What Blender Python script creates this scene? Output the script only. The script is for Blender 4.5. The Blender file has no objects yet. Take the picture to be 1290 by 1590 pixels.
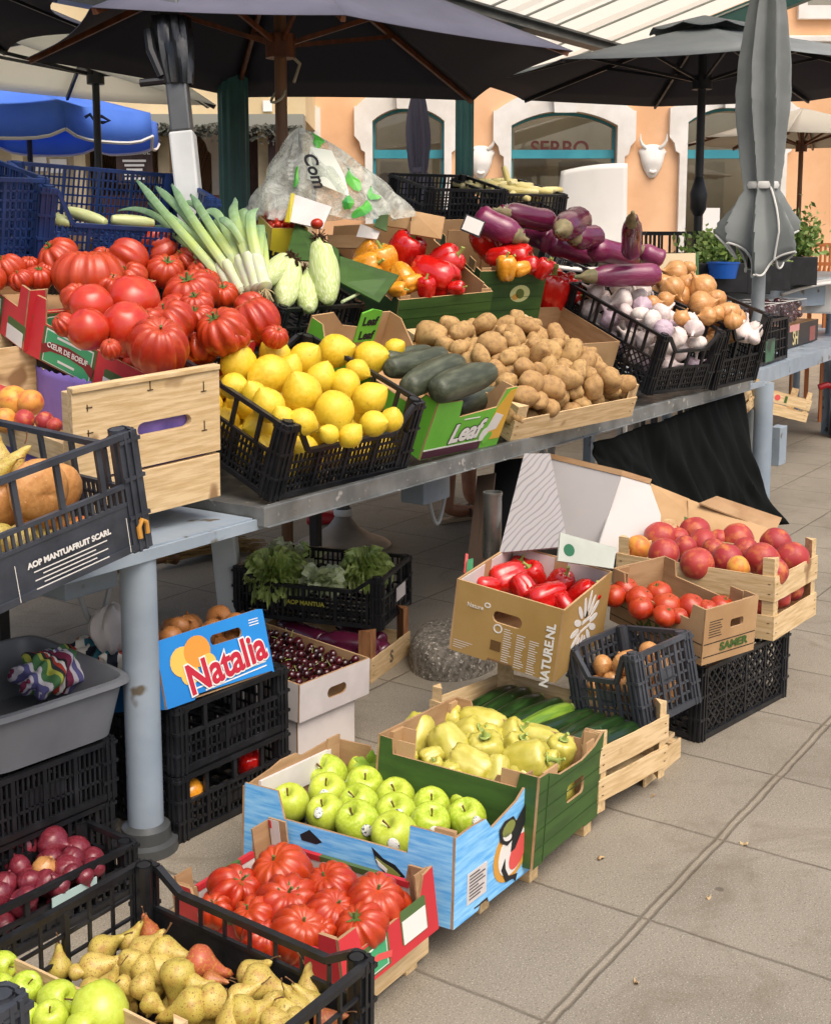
import bpy, bmesh, math, random
import numpy as np
from mathutils import Vector, Matrix, Euler, noise as mnoise
rad = math.radians
random.seed(7)
scene = bpy.context.scene
COL = scene.collection

# ---------------------------------------------------------------- camera model (photo is 1290 x 1590)
F = 1940.0; PITCH = rad(8); CX = 645.0; CY = 370 + F*math.tan(PITCH); H = 1.5
TH = math.atan2(1345*math.cos(PITCH), F)
VD = Vector((math.cos(TH)*math.cos(PITCH), math.sin(TH)*math.cos(PITCH), -math.sin(PITCH)))
RT = Vector((math.sin(TH), -math.cos(TH), 0)); UP = RT.cross(VD); CAM = Vector((0, 0, H))
VH = Vector((math.cos(TH), math.sin(TH), 0))
def ray(x, y): return VD + RT*((x-CX)/F) - UP*((y-CY)/F)
def PZ(x, y, z):
    d = ray(x, y); return CAM + d*((z-H)/d.z)
def PY(x, y, Y):
    d = ray(x, y); return CAM + d*(Y/d.y)
def PXp(x, y, X):
    d = ray(x, y); return CAM + d*(X/d.x)
def PD(x, y, D): return CAM + ray(x, y)*D
def PP(x, y, o, n):
    d = ray(x, y); return CAM + d*((o-CAM).dot(n)/d.dot(n))
def proj(q):
    q = q-CAM; z = q.dot(VD); return (CX+F*q.dot(RT)/z, CY-F*q.dot(UP)/z, z)

# ---------------------------------------------------------------- materials
def srgb(r, g, b):
    f = lambda c: (c/255/12.92 if c/255 <= .04045 else ((c/255+.055)/1.055)**2.4)
    return (f(r), f(g), f(b), 1)
def S(h):
    h = h.lstrip('#'); return srgb(int(h[:2], 16), int(h[2:4], 16), int(h[4:], 16))
MATS = {}
def nt(name):
    m = bpy.data.materials.new(name); m.use_nodes = True
    n = m.node_tree.nodes; l = m.node_tree.links; n.clear()
    o = n.new('ShaderNodeOutputMaterial'); b = n.new('ShaderNodeBsdfPrincipled')
    l.new(b.outputs[0], o.inputs[0]); return m, n, l, b
def mixrgb(n, l, fac, a, b, mode='MIX'):
    x = n.new('ShaderNodeMix'); x.data_type = 'RGBA'; x.blend_type = mode
    for i, v in ((0, fac), (6, a), (7, b)):
        if hasattr(v, 'links'): l.new(v, x.inputs[i])
        else: x.inputs[i].default_value = v
    return x.outputs[2]
def ramp(n, l, src, stops):
    r = n.new('ShaderNodeValToRGB'); e = r.color_ramp.elements
    while len(e) < len(stops): e.new(.5)
    for q, (p, c) in zip(e, stops): q.position = p; q.color = c if len(c) == 4 else (*c, 1)
    l.new(src, r.inputs[0]); return r.outputs[0]
def noise(n, l, vec, sc, det=3, rough=.5, dist=0):
    x = n.new('ShaderNodeTexNoise'); x.inputs['Scale'].default_value = sc; x.inputs['Detail'].default_value = det
    x.inputs['Roughness'].default_value = rough; x.inputs['Distortion'].default_value = dist
    if vec is not None: l.new(vec, x.inputs['Vector'])
    return x.outputs[0]
G0 = (0, 0, 0, 1); G1 = (1, 1, 1, 1)
def mat(name, c, rough=.5, c2=None, sc=8, lo=.4, hi=.62, bump=0, bsc=60, rnd=None, rndamt=1, coat=0, metal=0, stretch=None,
        spots=None, spotsc=40, spotlo=.62, grad=None, sub=0, trans=0, spec=.5, det=4, sheen=0, rvar=0):
    """base colour c, mottled with c2 by noise; rnd = second colour chosen per object; grad = (axis, pos0, pos1, colour) along object axis; spots = speckle colour"""
    if name in MATS: return MATS[name]
    m, n, l, b = nt(name)
    tc = n.new('ShaderNodeTexCoord'); oi = n.new('ShaderNodeObjectInfo')
    vec = tc.outputs['Object']
    add = n.new('ShaderNodeVectorMath'); add.operation = 'ADD'; l.new(vec, add.inputs[0])
    mul = n.new('ShaderNodeVectorMath'); mul.operation = 'SCALE'; l.new(oi.outputs['Random'], mul.inputs['Scale']); mul.inputs[0].default_value = (7, 13, 5)
    l.new(mul.outputs[0], add.inputs[1]); v2 = add.outputs[0]
    if stretch:
        mp = n.new('ShaderNodeMapping'); mp.inputs['Scale'].default_value = stretch; l.new(v2, mp.inputs[0]); vs = mp.outputs[0]
    else: vs = v2
    col = c if len(c) == 4 else (*c, 1)
    if rnd is not None:
        f = ramp(n, l, oi.outputs['Random'], [(0, G0), (1, (rndamt,)*3)])
        col = mixrgb(n, l, f, col, rnd)
    if grad:
        ax, p0, p1, gc = grad
        sp = n.new('ShaderNodeSeparateXYZ'); l.new(vec, sp.inputs[0])
        mr = n.new('ShaderNodeMapRange'); l.new(sp.outputs[ax], mr.inputs[0]); mr.inputs[1].default_value = p0; mr.inputs[2].default_value = p1
        nn = noise(n, l, v2, sc*.7, 3); ad = n.new('ShaderNodeMath'); ad.operation = 'MULTIPLY_ADD'; l.new(nn, ad.inputs[0]); ad.inputs[1].default_value = .5; 
        sb = n.new('ShaderNodeMath'); sb.operation = 'SUBTRACT'; l.new(mr.outputs[0], sb.inputs[0]); sb.inputs[1].default_value = .25; l.new(sb.outputs[0], ad.inputs[2])
        ad.use_clamp = True
        col = mixrgb(n, l, ad.outputs[0], col, gc)
    nz = noise(n, l, vs, sc, det, .55)
    if c2 is not None:
        f = ramp(n, l, nz, [(lo, G0), (hi, G1)]); col = mixrgb(n, l, f, col, c2)
    if spots is not None:
        f = ramp(n, l, noise(n, l, v2, spotsc, 2), [(spotlo, G0), (spotlo+.06, G1)]); col = mixrgb(n, l, f, col, spots)
    if hasattr(col, 'links'): l.new(col, b.inputs['Base Color'])
    else: b.inputs['Base Color'].default_value = col
    b.inputs['Roughness'].default_value = rough
    if rvar:
        mr = n.new('ShaderNodeMapRange'); l.new(noise(n, l, v2, sc*1.7, 4), mr.inputs[0]); mr.inputs[1].default_value = .3; mr.inputs[2].default_value = .7
        mr.inputs[3].default_value = max(.05, rough-rvar); mr.inputs[4].default_value = min(1, rough+rvar); l.new(mr.outputs[0], b.inputs['Roughness'])
    b.inputs['Metallic'].default_value = metal; b.inputs['Coat Weight'].default_value = coat; b.inputs['Coat Roughness'].default_value = .15
    b.inputs['Specular IOR Level'].default_value = spec
    if sheen: b.inputs['Sheen Weight'].default_value = sheen
    if sub: b.inputs['Subsurface Weight'].default_value = sub; b.inputs['Subsurface Radius'].default_value = (.012, .006, .003); b.inputs['Subsurface Scale'].default_value = 1
    if bump:
        bp = n.new('ShaderNodeBump'); bp.inputs['Strength'].default_value = bump; bp.inputs['Distance'].default_value = .004
        l.new(noise(n, l, vs if stretch else v2, bsc, 4, .6), bp.inputs['Height']); l.new(bp.outputs[0], b.inputs['Normal'])
    if trans:
        t = n.new('ShaderNodeBsdfTranslucent'); ms = n.new('ShaderNodeMixShader'); ms.inputs[0].default_value = trans
        if hasattr(col, 'links'): l.new(col, t.inputs[0])
        else: t.inputs[0].default_value = col
        l.new(b.outputs[0], ms.inputs[1]); l.new(t.outputs[0], ms.inputs[2])
        l.new(ms.outputs[0], [x for x in n if x.type == 'OUTPUT_MATERIAL'][0].inputs[0])
    MATS[name] = m; return m

# ---------------------------------------------------------------- mesh builder
def frame(dirv, up=Vector((0, 0, 1))):
    d = Vector(dirv).normalized(); s = d.cross(up)
    if s.length < 1e-4: s = d.cross(Vector((1, 0, 0)))
    s.normalize(); return d, s, s.cross(d)
class MB:
    def __init__(s): s.v = []; s.f = []; s.m = []; s.t = None
    def add(s, vs, fs, m=0):
        o = len(s.v); s.v += [tuple(x) for x in vs]; s.f += [tuple(i+o for i in f) for f in fs]; s.m += [m]*len(fs); return s
    def box(s, x0, y0, z0, x1, y1, z1, m=0):
        vs = [(x, y, z) for z in (z0, z1) for y in (y0, y1) for x in (x0, x1)]
        return s.add(vs, [(0, 2, 3, 1), (4, 5, 7, 6), (0, 1, 5, 4), (2, 6, 7, 3), (0, 4, 6, 2), (1, 3, 7, 5)], m)
    def bar(s, p, q, w, h, up=(0, 0, 1), m=0):
        p, q = Vector(p), Vector(q); d, a, b = frame(q-p, Vector(up)); a = a*w/2; b = b*h/2
        vs = [p-a-b, p+a-b, p-a+b, p+a+b, q-a-b, q+a-b, q-a+b, q+a+b]
        return s.add(vs, [(0, 2, 3, 1), (4, 5, 7, 6), (0, 1, 5, 4), (2, 6, 7, 3), (0, 4, 6, 2), (1, 3, 7, 5)], m)
    def tube(s, pts, r, n=8, m=0, cap=True):
        pts = [Vector(p) for p in pts]; rs = r if isinstance(r, (list, tuple)) else [r]*len(pts)
        vs = []; prev = None
        for i, p in enumerate(pts):
            d = (pts[min(i+1, len(pts)-1)]-pts[max(i-1, 0)]).normalized()
            if prev is None: d, a, b = frame(d)
            else:
                a = (prev-d*prev.dot(d)).normalized(); b = a.cross(d)
            prev = a
            for k in range(n):
                t = 2*math.pi*k/n; vs.append(p+(a*math.cos(t)+b*math.sin(t))*rs[i])
        fs = [(i*n+k, i*n+(k+1) % n, (i+1)*n+(k+1) % n, (i+1)*n+k) for i in range(len(pts)-1) for k in range(n)]
        if cap: fs += [tuple(range(n))[::-1], tuple((len(pts)-1)*n+k for k in range(n))]
        return s.add(vs, fs, m)
    def lathe(s, prof, n=16, o=(0, 0, 0), m=0):
        o = Vector(o); vs = [o+Vector((r*math.cos(2*math.pi*k/n), r*math.sin(2*math.pi*k/n), z)) for r, z in prof for k in range(n)]
        fs = [(i*n+k, i*n+(k+1) % n, (i+1)*n+(k+1) % n, (i+1)*n+k) for i in range(len(prof)-1) for k in range(n)]
        return s.add(vs, fs, m)
    def grid(s, fn, nu, nv, m=0, closed=False):
        vs = [fn(i/nu, j/nv) for j in range(nv+1) for i in range(nu if closed else nu+1)]
        w = nu if closed else nu+1
        fs = [(j*w+i, j*w+(i+1) % w, (j+1)*w+(i+1) % w, (j+1)*w+i) for j in range(nv) for i in range(nu)]
        return s.add(vs, fs, m)
    def ball(s, fn, nu=20, nv=12, m=0):
        """closed sphere-like surface; fn(phi, th) -> point, th 0 top .. pi bottom"""
        vs = [fn(0, 0)]+[fn(2*math.pi*i/nu, math.pi*j/nv) for j in range(1, nv) for i in range(nu)]+[fn(0, math.pi)]
        L = len(vs)-1; ix = lambda j, i: 1+(j-1)*nu+i % nu
        fs = [(0, ix(1, i), ix(1, i+1)) for i in range(nu)]
        for j in range(1, nv-1): fs += [(ix(j, i), ix(j+1, i), ix(j+1, i+1), ix(j, i+1)) for i in range(nu)]
        fs += [(ix(nv-1, i+1), ix(nv-1, i), L) for i in range(nu)]
        return s.add(vs, fs, m)
    def xf(s, M): s.v = [tuple(M @ Vector(p)) for p in s.v]; return s
    def mesh(s, name, mats, smooth=True, angle=40):
        me = bpy.data.meshes.new(name); me.from_pydata(s.v, [], s.f)
        for x in (mats if isinstance(mats, (list, tuple)) else [mats]): me.materials.append(x)
        me.polygons.foreach_set('material_index', s.m)
        bm = bmesh.new(); bm.from_mesh(me); bmesh.ops.recalc_face_normals(bm, faces=bm.faces); bm.to_mesh(me); bm.free()
        if smooth:
            me.polygons.foreach_set('use_smooth', [True]*len(me.polygons))
            if angle: me.set_sharp_from_angle(angle=rad(angle))
        me.update(); return me
    def build(s, name, mats, parent=None, smooth=True, angle=40, bevel=0):
        return link(name, s.mesh(name, mats, smooth, angle), parent, bevel)
def link(name, me, parent=None, bevel=0):
    o = bpy.data.objects.new(name, me); COL.objects.link(o)
    if parent is not None: o.parent = parent
    if bevel:
        b = o.modifiers.new('bevel', 'BEVEL'); b.width = bevel; b.segments = 2; b.limit_method = 'ANGLE'; b.angle_limit = rad(50)
    return o
def tag(o, label=None, cat=None, group=None, kind=None):
    for k, v in (('label', label), ('category', cat), ('group', group), ('kind', kind)):
        if v: o[k] = v
    return o
def thing(name, label, cat, M=None, group=None):
    o = bpy.data.objects.new(name, None); COL.objects.link(o); o.empty_display_size = .05
    if M is not None: o.matrix_world = M if isinstance(M, Matrix) else Matrix.Translation(Vector(M))
    return tag(o, label, cat, group)
def pose(x, y, z, yaw=0, tilt=0, roll=0):
    return Matrix.Translation((x, y, z)) @ Matrix.Rotation(rad(yaw), 4, 'Z') @ Matrix.Rotation(rad(tilt), 4, 'X') @ Matrix.Rotation(rad(roll), 4, 'Y')
def scaled(p, s):
    """same pose seen from the camera, moved along the line of sight"""
    return (p[0]*s, p[1]*s, H+(p[2]-H)*s, *p[3:6])

def plate_mesh(name, outline, holes, t, mats, M, two=True):
    """flat plate with holes from 2-D outlines, thickness t behind plane n=0; M maps (s,t,n) to local space; mats[0] outer face, mats[1] rest"""
    cu = bpy.data.curves.new('tmp', 'CURVE'); cu.dimensions = '2D'; cu.fill_mode = 'BOTH'; cu.extrude = t/2
    for poly in [outline]+list(holes):
        sp = cu.splines.new('POLY'); sp.points.add(len(poly)-1); sp.use_cyclic_u = True
        for q, p in zip(sp.points, poly): q.co = (p[0], p[1], 0, 1)
    ob = bpy.data.objects.new('tmp', cu); me = bpy.data.meshes.new_from_object(ob)
    bpy.data.objects.remove(ob); bpy.data.curves.remove(cu)
    me.name = name
    me.materials.clear()
    for x in mats: me.materials.append(x)
    for p in me.polygons:
        p.use_smooth = False; p.material_index = 0 if (p.normal.z > .9 or len(mats) == 1) else 1
    me.transform(M @ Matrix.Translation((0, 0, -t/2))); me.update(); return me
def text_mesh(txt, size, m, M, bold=0, shear=0, ext=.0004, align='CENTER', sx=1):
    cu = bpy.data.curves.new('tmp', 'FONT'); cu.body = txt; cu.size = size; cu.extrude = ext; cu.offset = bold; cu.shear = shear
    cu.align_x = align; cu.align_y = 'CENTER'; cu.resolution_u = 4
    ob = bpy.data.objects.new('tmp', cu); me = bpy.data.meshes.new_from_object(ob)
    bpy.data.objects.remove(ob); bpy.data.curves.remove(cu)
    me.name = 'printed_text'; me.materials.clear(); me.materials.append(m)
    for p in me.polygons: p.material_index = 0; p.use_smooth = False
    me.transform(M @ Matrix.Diagonal((sx, 1, 1, 1))); me.update(); return me
def ell(cx, cy, rx, ry, n=20, rot=0, a0=0, a1=360):
    out = []
    for k in range(n if a1-a0 >= 360 else n+1):
        t = rad(a0+(a1-a0)*k/n); x, y = rx*math.cos(t), ry*math.sin(t)
        out.append((cx+x*math.cos(rot)-y*math.sin(rot), cy+x*math.sin(rot)+y*math.cos(rot)))
    return out
def rrect(x0, y0, x1, y1, r, n=4):
    out = []
    for cx, cy, a in ((x1-r, y1-r, 0), (x0+r, y1-r, 90), (x0+r, y0+r, 180), (x1-r, y0+r, 270)):
        out += [(cx+r*math.cos(rad(a+90*k/n)), cy+r*math.sin(rad(a+90*k/n))) for k in range(n+1)]
    return out
def rect(x0, y0, x1, y1): return [(x0, y0), (x1, y0), (x1, y1), (x0, y1)]
def wallM(side, a, b):
    o, e, n = {'F': ((0, 0, 0), (1, 0, 0), (0, -1, 0)), 'R': ((a, 0, 0), (0, 1, 0), (1, 0, 0)),
               'B': ((a, b, 0), (-1, 0, 0), (0, 1, 0)), 'L': ((0, b, 0), (0, -1, 0), (-1, 0, 0))}[side]
    M = Matrix(((e[0], 0, n[0], o[0]), (e[1], 0, n[1], o[1]), (e[2], 1, n[2], o[2]), (0, 0, 0, 1))); return M
def off(M, s, t, n=.0015, rot=0): return M @ Matrix.Translation((s, t, n)) @ Matrix.Rotation(rot, 4, 'Z')
ORD = ['first', 'second', 'third', 'fourth', 'fifth', 'sixth', 'seventh', 'eighth', 'ninth', 'tenth', 'eleventh', 'twelfth', 'thirteenth', 'fourteenth', 'fifteenth', 'sixteenth', 'seventeenth', 'eighteenth', 'nineteenth', 'twentieth', 'twenty-first', 'twenty-second', 'twenty-third', 'twenty-fourth', 'twenty-fifth']
def rank_labels(items, desc, where, group, cat, rows=None):
    """items: objects; label each by its place in the heap as the photo shows it: row from the top, then from the left"""
    pts = [(o, *proj(o.matrix_world.translation)[:2]) for o in items]
    n = len(pts); R = rows or max(1, round(math.sqrt(n*.7)))
    pts.sort(key=lambda q: q[2]); per = n/R
    rws = [pts[round(i*per):round((i+1)*per)] for i in range(R)]
    for i, rw in enumerate(rws):
        rw.sort(key=lambda q: q[1])
        for j, (o, _, _) in enumerate(rw):
            d = desc(o) if callable(desc) else desc
            rn = '' if R == 1 else (' in top row' if i == 0 else ' in bottom row' if i == R-1 else ' in %s row down' % ORD[i])
            jn = 'leftmost' if j == 0 else 'rightmost' if j == len(rw)-1 else ORD[j]+' from left'
            tag(o, f'{d}, {jn}{rn} {where}', cat, group)
# ---------------------------------------------------------------- shared materials
M_black = mat('black_plastic', S('#17181b'), .42, c2=S('#2b2c30'), sc=14, lo=.5, hi=.8, bump=.12, bsc=180, rvar=.12)
M_grey = mat('charcoal_plastic', S('#33363c'), .45, c2=S('#4b4e54'), sc=10, lo=.45, hi=.8, bump=.1, bsc=150, rvar=.1)
M_blue = mat('blue_plastic', S('#1d3568'), .4, c2=S('#14264c'), sc=6, rvar=.1)
M_kraft = mat('kraft_board', S('#a98863'), .85, c2=S('#967450'), sc=5, bump=.15, bsc=90, stretch=(1, 1, 6))
M_kraft2 = mat('kraft_board_light', S('#b5936a'), .8, c2=S('#a27f56'), sc=4, bump=.12, bsc=90)
M_wood = mat('poplar_wood', S('#d3b88c'), .7, c2=S('#bd9f70'), sc=7, det=8, bump=.25, bsc=30, stretch=(16, 1.4, 16), spots=S('#8a6a45'), spotsc=6, spotlo=.7)
M_woodx = mat('poplar_wood_long', S('#d6bb90'), .7, c2=S('#bea071'), sc=7, det=8, bump=.25, bsc=30, stretch=(1.4, 16, 16), spots=S('#8c6c48'), spotsc=7, spotlo=.68)
M_wood2 = mat('reddish_wood', S('#9a6a42'), .7, c2=S('#7d5130'), sc=6, bump=.2, bsc=40, stretch=(10, 10, 2))
M_white = mat('white_card', S('#cfc8c4'), .6, c2=S('#bdb6b4'), sc=6, rvar=.1)
M_ink = mat('black_ink', S('#15161a'), .6)
M_inkw = mat('white_ink', S('#d9d6d0'), .6)
M_staple = mat('rusty_staple', S('#4a3a2c'), .5, metal=.6)

PL = {}
def plastic_crate(name, label, cat, p, a, b, h, m=None, dips={}, lattice='', group=None, cell=(.021, .03), win=(), posth=0, solid='', pw=.04, label_bar=True):
    """vented crate; dips = {side: depth}; win = sides with an open top row of windows; lattice = sides with diagonal mesh; solid = sides with a plain lower panel"""
    m = m or M_black
    r = thing(name, label, cat, pose(*p) if not isinstance(p, Matrix) else p, group)
    t = .010
    for side in 'FRBL':
        Lg = a if side in 'FB' else b
        W = wallM(side, a, b); q = MB(); dp = dips.get(side, 0)
        sh = min(.06, Lg*.15); z1 = h-dp
        def P3(s_, z_, n_=-.006): return W @ Vector((s_, z_, n_))
        up = W.to_3x3() @ Vector((0, 0, 1))
        def bar(s0, z0, s1, z1_, w=t, hh=.006, n_=-.006): q.bar(P3(s0, z0, n_), P3(s1, z1_, n_), hh, w, up)
        # rim
        rim = [(pw*.5, h-.006)]+([(pw, h-.006), (pw+sh, z1-.006), (Lg-pw-sh, z1-.006), (Lg-pw, h-.006)] if dp else [])+[(Lg-pw*.5, h-.006)]
        for (s0, e0), (s1, e1) in zip(rim, rim[1:]): bar(s0, e0, s1, e1, .014, .013, -.003)
        top = z1-.012
        base_z = .012
        bar(0.01, base_z, Lg-.01, base_z, .012, .014, -.003)
        wz = top
        if side in win:
            wz = base_z+(top-base_z)*.58
            bar(.01, wz, Lg-.01, wz, .01, .009)
            nw = max(2, round(Lg/.11))
            for k in range(1, nw): bar(Lg*k/nw, wz, Lg*k/nw, top, .009, .012)
        s0, s1 = pw*.8, Lg-pw*.8
        if side in solid:
            zt = base_z+(wz-base_z)*.72
            q.box(0, 0, 0, 1, 1, 1); vs = q.v[-8:]; q.v[-8:] = [tuple(P3(s0+(s1-s0)*x, base_z+(zt-base_z)*z, -.004-.004*y)) for x, y, z in vs]
            nx = round((s1-s0)/cell[0])
            for k in range(nx+1): bar(s0+(s1-s0)*k/nx, zt, s0+(s1-s0)*k/nx, wz, .006, .006)
            bar(.01, zt, Lg-.01, zt, .008, .008)
        elif side in lattice:
            hh = wz-base_z; step = .034
            k = s0-hh
            while k < s1:
                for d in (1, -1):
                    x0, x1 = (k, k+hh) if d > 0 else (k+hh, k)
                    za, zb = base_z, wz
                    if x0 < s0: za += (s0-x0)/abs(x1-x0)*hh; x0 = s0
                    if x0 > s1: za += (x0-s1)/abs(x1-x0)*hh; x0 = s1
                    if x1 > s1: zb -= (x1-s1)/max(1e-6, abs(x1-x0))*(zb-za); x1 = s1
                    if x1 < s0: zb -= (s0-x1)/max(1e-6, abs(x1-x0))*(zb-za); x1 = s0
                    if zb-za > .006: bar(x0, za, x1, zb, .005, .005)
                k += step
            for f_ in (.25, .5, .75): bar(s0+(s1-s0)*f_, base_z, s0+(s1-s0)*f_, top, .008, .009)
            bar(s0, (base_z+wz)/2, s1, (base_z+wz)/2, .007, .006)
        else:
            nx = max(4, round((s1-s0)/cell[0])); nz = max(2, round((wz-base_z)/cell[1]))
            for k in range(nx+1):
                thick = k % max(3, nx//4) == 0
                s_ = s0+(s1-s0)*k/nx
                zt = wz if side in win else min(top, h-.01)
                bar(s_, base_z, s_, zt, .012 if thick else .006, .011 if thick else .006)
            for k in range(1, nz): bar(s0, base_z+(wz-base_z)*k/nz, s1, base_z+(wz-base_z)*k/nz, .006, .006)
            if label_bar:
                c = Lg/2; zc = base_z+(wz-base_z)*.55
                q.box(0, 0, 0, 1, 1, 1); vs = q.v[-8:]; q.v[-8:] = [tuple(P3(c-Lg*.13+Lg*.26*x, zc-.02+.04*z, -.003-.006*y)) for x, y, z in vs]
        q.build('side_panel', m, r, smooth=False)
    for ix, x in enumerate((0, a)):
        for iy, y in enumerate((0, b)):
            sx, sy = (1 if ix == 0 else -1), (1 if iy == 0 else -1)
            q = MB(); hp = h+posth
            def bx(x0, y0, x1, y1, z0, z1): q.box(min(x0, x1), min(y0, y1), z0, max(x0, x1), max(y0, y1), z1)
            bx(x, y, x+sx*pw, y+sy*.007, 0, hp); bx(x, y+sy*.0075, x+sx*.007, y+sy*pw, 0, hp)
            # hollow tube in the corner and stacking ribs
            q.tube([(x+sx*pw*.55, y+sy*pw*.55, .0), (x+sx*pw*.55, y+sy*pw*.55, hp+.004)], pw*.42, 10, cap=False)
            q.tube([(x+sx*pw*.55, y+sy*pw*.55, hp-.03), (x+sx*pw*.55, y+sy*pw*.55, hp+.004)], pw*.33, 10, cap=True)
            for f_ in (.3, .62, .93): bx(x-sx*.004, y-sy*.004, x+sx*pw, y+sy*-.0005, hp*f_-.004, hp*f_+.004); bx(x-sx*.004, y, x-sx*.0005, y+sy*pw, hp*f_-.004, hp*f_+.004)
            for f_ in (.35, .7): bx(x+sx*pw*f_-.003, y-sy*.005, x+sx*pw*f_+.003, y-sy*.0005, 0, hp); bx(x-sx*.005, y+sy*pw*f_-.003, x-sx*.0005, y+sy*pw*f_+.003, 0, hp)
            q.build('corner_post', m, r, smooth=False)
    q = MB(); nx = round(a/.05); ny = round(b/.05)
    for k in range(nx+1): q.box(a*k/nx*.97+a*.015-.006, .008, .004, a*k/nx*.97+a*.015+.006, b-.008, .012)
    for k in range(ny+1): q.box(.008, b*k/ny*.97+b*.015-.006, .0005, a-.008, b*k/ny*.97+b*.015+.006, .0085)
    q.build('base', m, r, smooth=False)
    return r

def carton(name, label, cat, p, a, b, h, outer, profs={}, holes={}, inner=None, t=.006, group=None, base=True, skip=''):
    """cardboard tray: profs[side] = outline (s,t) of that wall, holes[side] = list of outlines; returns root and walls"""
    r = thing(name, label, cat, pose(*p) if not isinstance(p, Matrix) else p, group)
    inner = inner or M_kraft; W = {}
    for side in 'FRBL':
        if side in skip: continue
        Lg = a if side in 'FB' else b
        pr = profs.get(side) or rect(0, 0, Lg, h)
        e = .0004 if side in 'FB' else t+.0004
        pr = [(min(max(s, e), Lg-e), z) for s, z in pr]
        o = outer.get(side, outer['*']) if isinstance(outer, dict) else outer
        me = plate_mesh('side_panel', pr, holes.get(side, []), t, (o, inner), wallM(side, a, b))
        W[side] = link('side_panel', me, r)
    if base: MB().box(t+.001, t+.001, .002, a-t-.001, b-t-.001, .006).build('base', inner, r, smooth=False)
    return r, W
def dip(L, h, low, c0, c1, slope=.02, curve=True):
    """wall outline: corners at height h, lower middle"""
    return [(0, 0), (L, 0), (L, h), (L-c1, h), (L-c1-slope*.4, h-(h-low)*.25), (L-c1-slope, low), (c0+slope, low), (c0+slope*.4, h-(h-low)*.25), (c0, h), (0, h)]
def decal(W, side, a, b, outline, m, n=.0012, holes=(), name='printed_picture', parent=None):
    me = plate_mesh(name, outline, list(holes), .0008, (m,), wallM(side, a, b) @ Matrix.Translation((0, 0, n)))
    return link(name, me, parent or W)
def dtext(W, side, a, b, txt, s, t, size, m, bold=0, shear=0, rot=0, n=.002, sx=1):
    return link('printed_text', text_mesh(txt, size, m, off(wallM(side, a, b), s, t, n, rot), bold, shear, sx=sx), W)

def wood_crate(name, label, cat, p, a, b, h, slats, posth=.03, group=None, pw=.028, long_side='', leg=0, mats=None, only_posts=None, base=True):
    """slats = {side: [(z0,z1),...]}; triangular corner posts"""
    r = thing(name, label, cat, pose(*p) if not isinstance(p, Matrix) else p, group)
    for side in 'FRBL':
        Lg = a if side in 'FB' else b
        W = wallM(side, a, b); q = MB()
        e = .0 if side in 'FB' else .0055
        for z0, z1 in slats.get(side, []):
            n_ = 8; wob = [random.uniform(-.0015, .0015) for _ in range(n_+1)]
            def fn(u, v):
                # closed section around the slat
                s_ = e+(Lg-2*e)*u; i = min(n_, int(u*n_)); d = wob[i]
                k = int(round(v*4)) % 4
                zz = (z0, z1, z1, z0)[k]+d; nn = (-.005, -.005, 0, 0)[k]
                return W @ Vector((s_, zz, nn))
            q.grid(fn, n_, 4)
            for s_ in (e, Lg-e): q.add([W @ Vector((s_, z, n)) for z, n in ((z0, -.005), (z1, -.005), (z1, 0), (z0, 0))], [(0, 1, 2, 3)])
            for s_ in (.018, Lg-.018):
                for zz in (z0+(z1-z0)*.3, z0+(z1-z0)*.7): q.bar(W @ Vector((s_-.004, zz, .0006)), W @ Vector((s_+.004, zz, .0006)), .0016, .0016, m=1)
        if q.v: q.build('side_panel', (M_woodx if side in 'FB' else M_wood, M_staple), r, smooth=False)
    for ix, x in enumerate((.0055, a-.0055)):
        for iy, y in enumerate((.0055, b-.0055)):
            sx, sy = (1 if ix == 0 else -1), (1 if iy == 0 else -1)
            MB().add([(x, y, z) for z in (-leg, h+posth)]+[(x+sx*pw, y, z) for z in (-leg, h+posth)]+[(x, y+sy*pw, z) for z in (-leg, h+posth)],
                     [(0, 2, 4), (1, 5, 3), (0, 1, 3, 2), (0, 4, 5, 1), (2, 3, 5, 4)]).build('corner_post', mats or M_wood, r, smooth=False)
    if base:
        q = MB(); nb = max(3, round(b/.1))
        for k in range(nb): q.box(.006, b*(k+.08)/nb, .002, a-.006, b*(k+.92)/nb, .007)
        q.build('base', M_woodx, r, smooth=False)
    return r
# ---------------------------------------------------------------- produce meshes (each made once, shared by its copies)
def rev(prof, nu=20, bendx=0, ribs=None, lump=0, seed=0, sq=0):
    """surface of revolution with ends; prof: list of (r,z) from top to bottom, r=0 at both ends"""
    n = len(prof)-1; R = [p[0] for p in prof]; Z = [p[1] for p in prof]
    def fn(ph, th):
        x = th/math.pi*n; i = min(n-1, int(x)); f = x-i
        r = R[i]*(1-f)+R[i+1]*f; z = Z[i]*(1-f)+Z[i+1]*f
        if ribs: r *= 1+ribs(ph, x/n)
        if sq: r *= 1+sq*math.cos(4*ph)
        v = Vector((r*math.cos(ph), r*math.sin(ph), z))
        if lump:
            v *= 1+lump*(mnoise.noise(v*12+Vector((seed*3.1, seed, 0))))
        v.x += bendx*z*z
        return v
    return fn, nu, n
def smooth_prof(pts, n=14):
    """Catmull-Rom through profile points"""
    out = []; P = [pts[0]]+list(pts)+[pts[-1]]; m = len(pts)-1
    for k in range(n+1):
        x = k/n*m; i = min(m-1, int(x)); f = x-i; a, b, c, d = P[i:i+4]
        out.append(tuple(.5*(2*b[j]+(c[j]-a[j])*f+(2*a[j]-5*b[j]+4*c[j]-d[j])*f*f+(3*b[j]-a[j]-3*c[j]+d[j])*f**3) for j in (0, 1)))
    out[0] = (0, out[0][1]); out[-1] = (0, out[-1][1]); return [(max(0, r), z) for r, z in out]
def mk(name, spec, m, angle=0):
    fn, nu, n = spec; q = MB(); q.ball(fn, nu, n); return q.mesh(name, m, True, angle)

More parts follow.
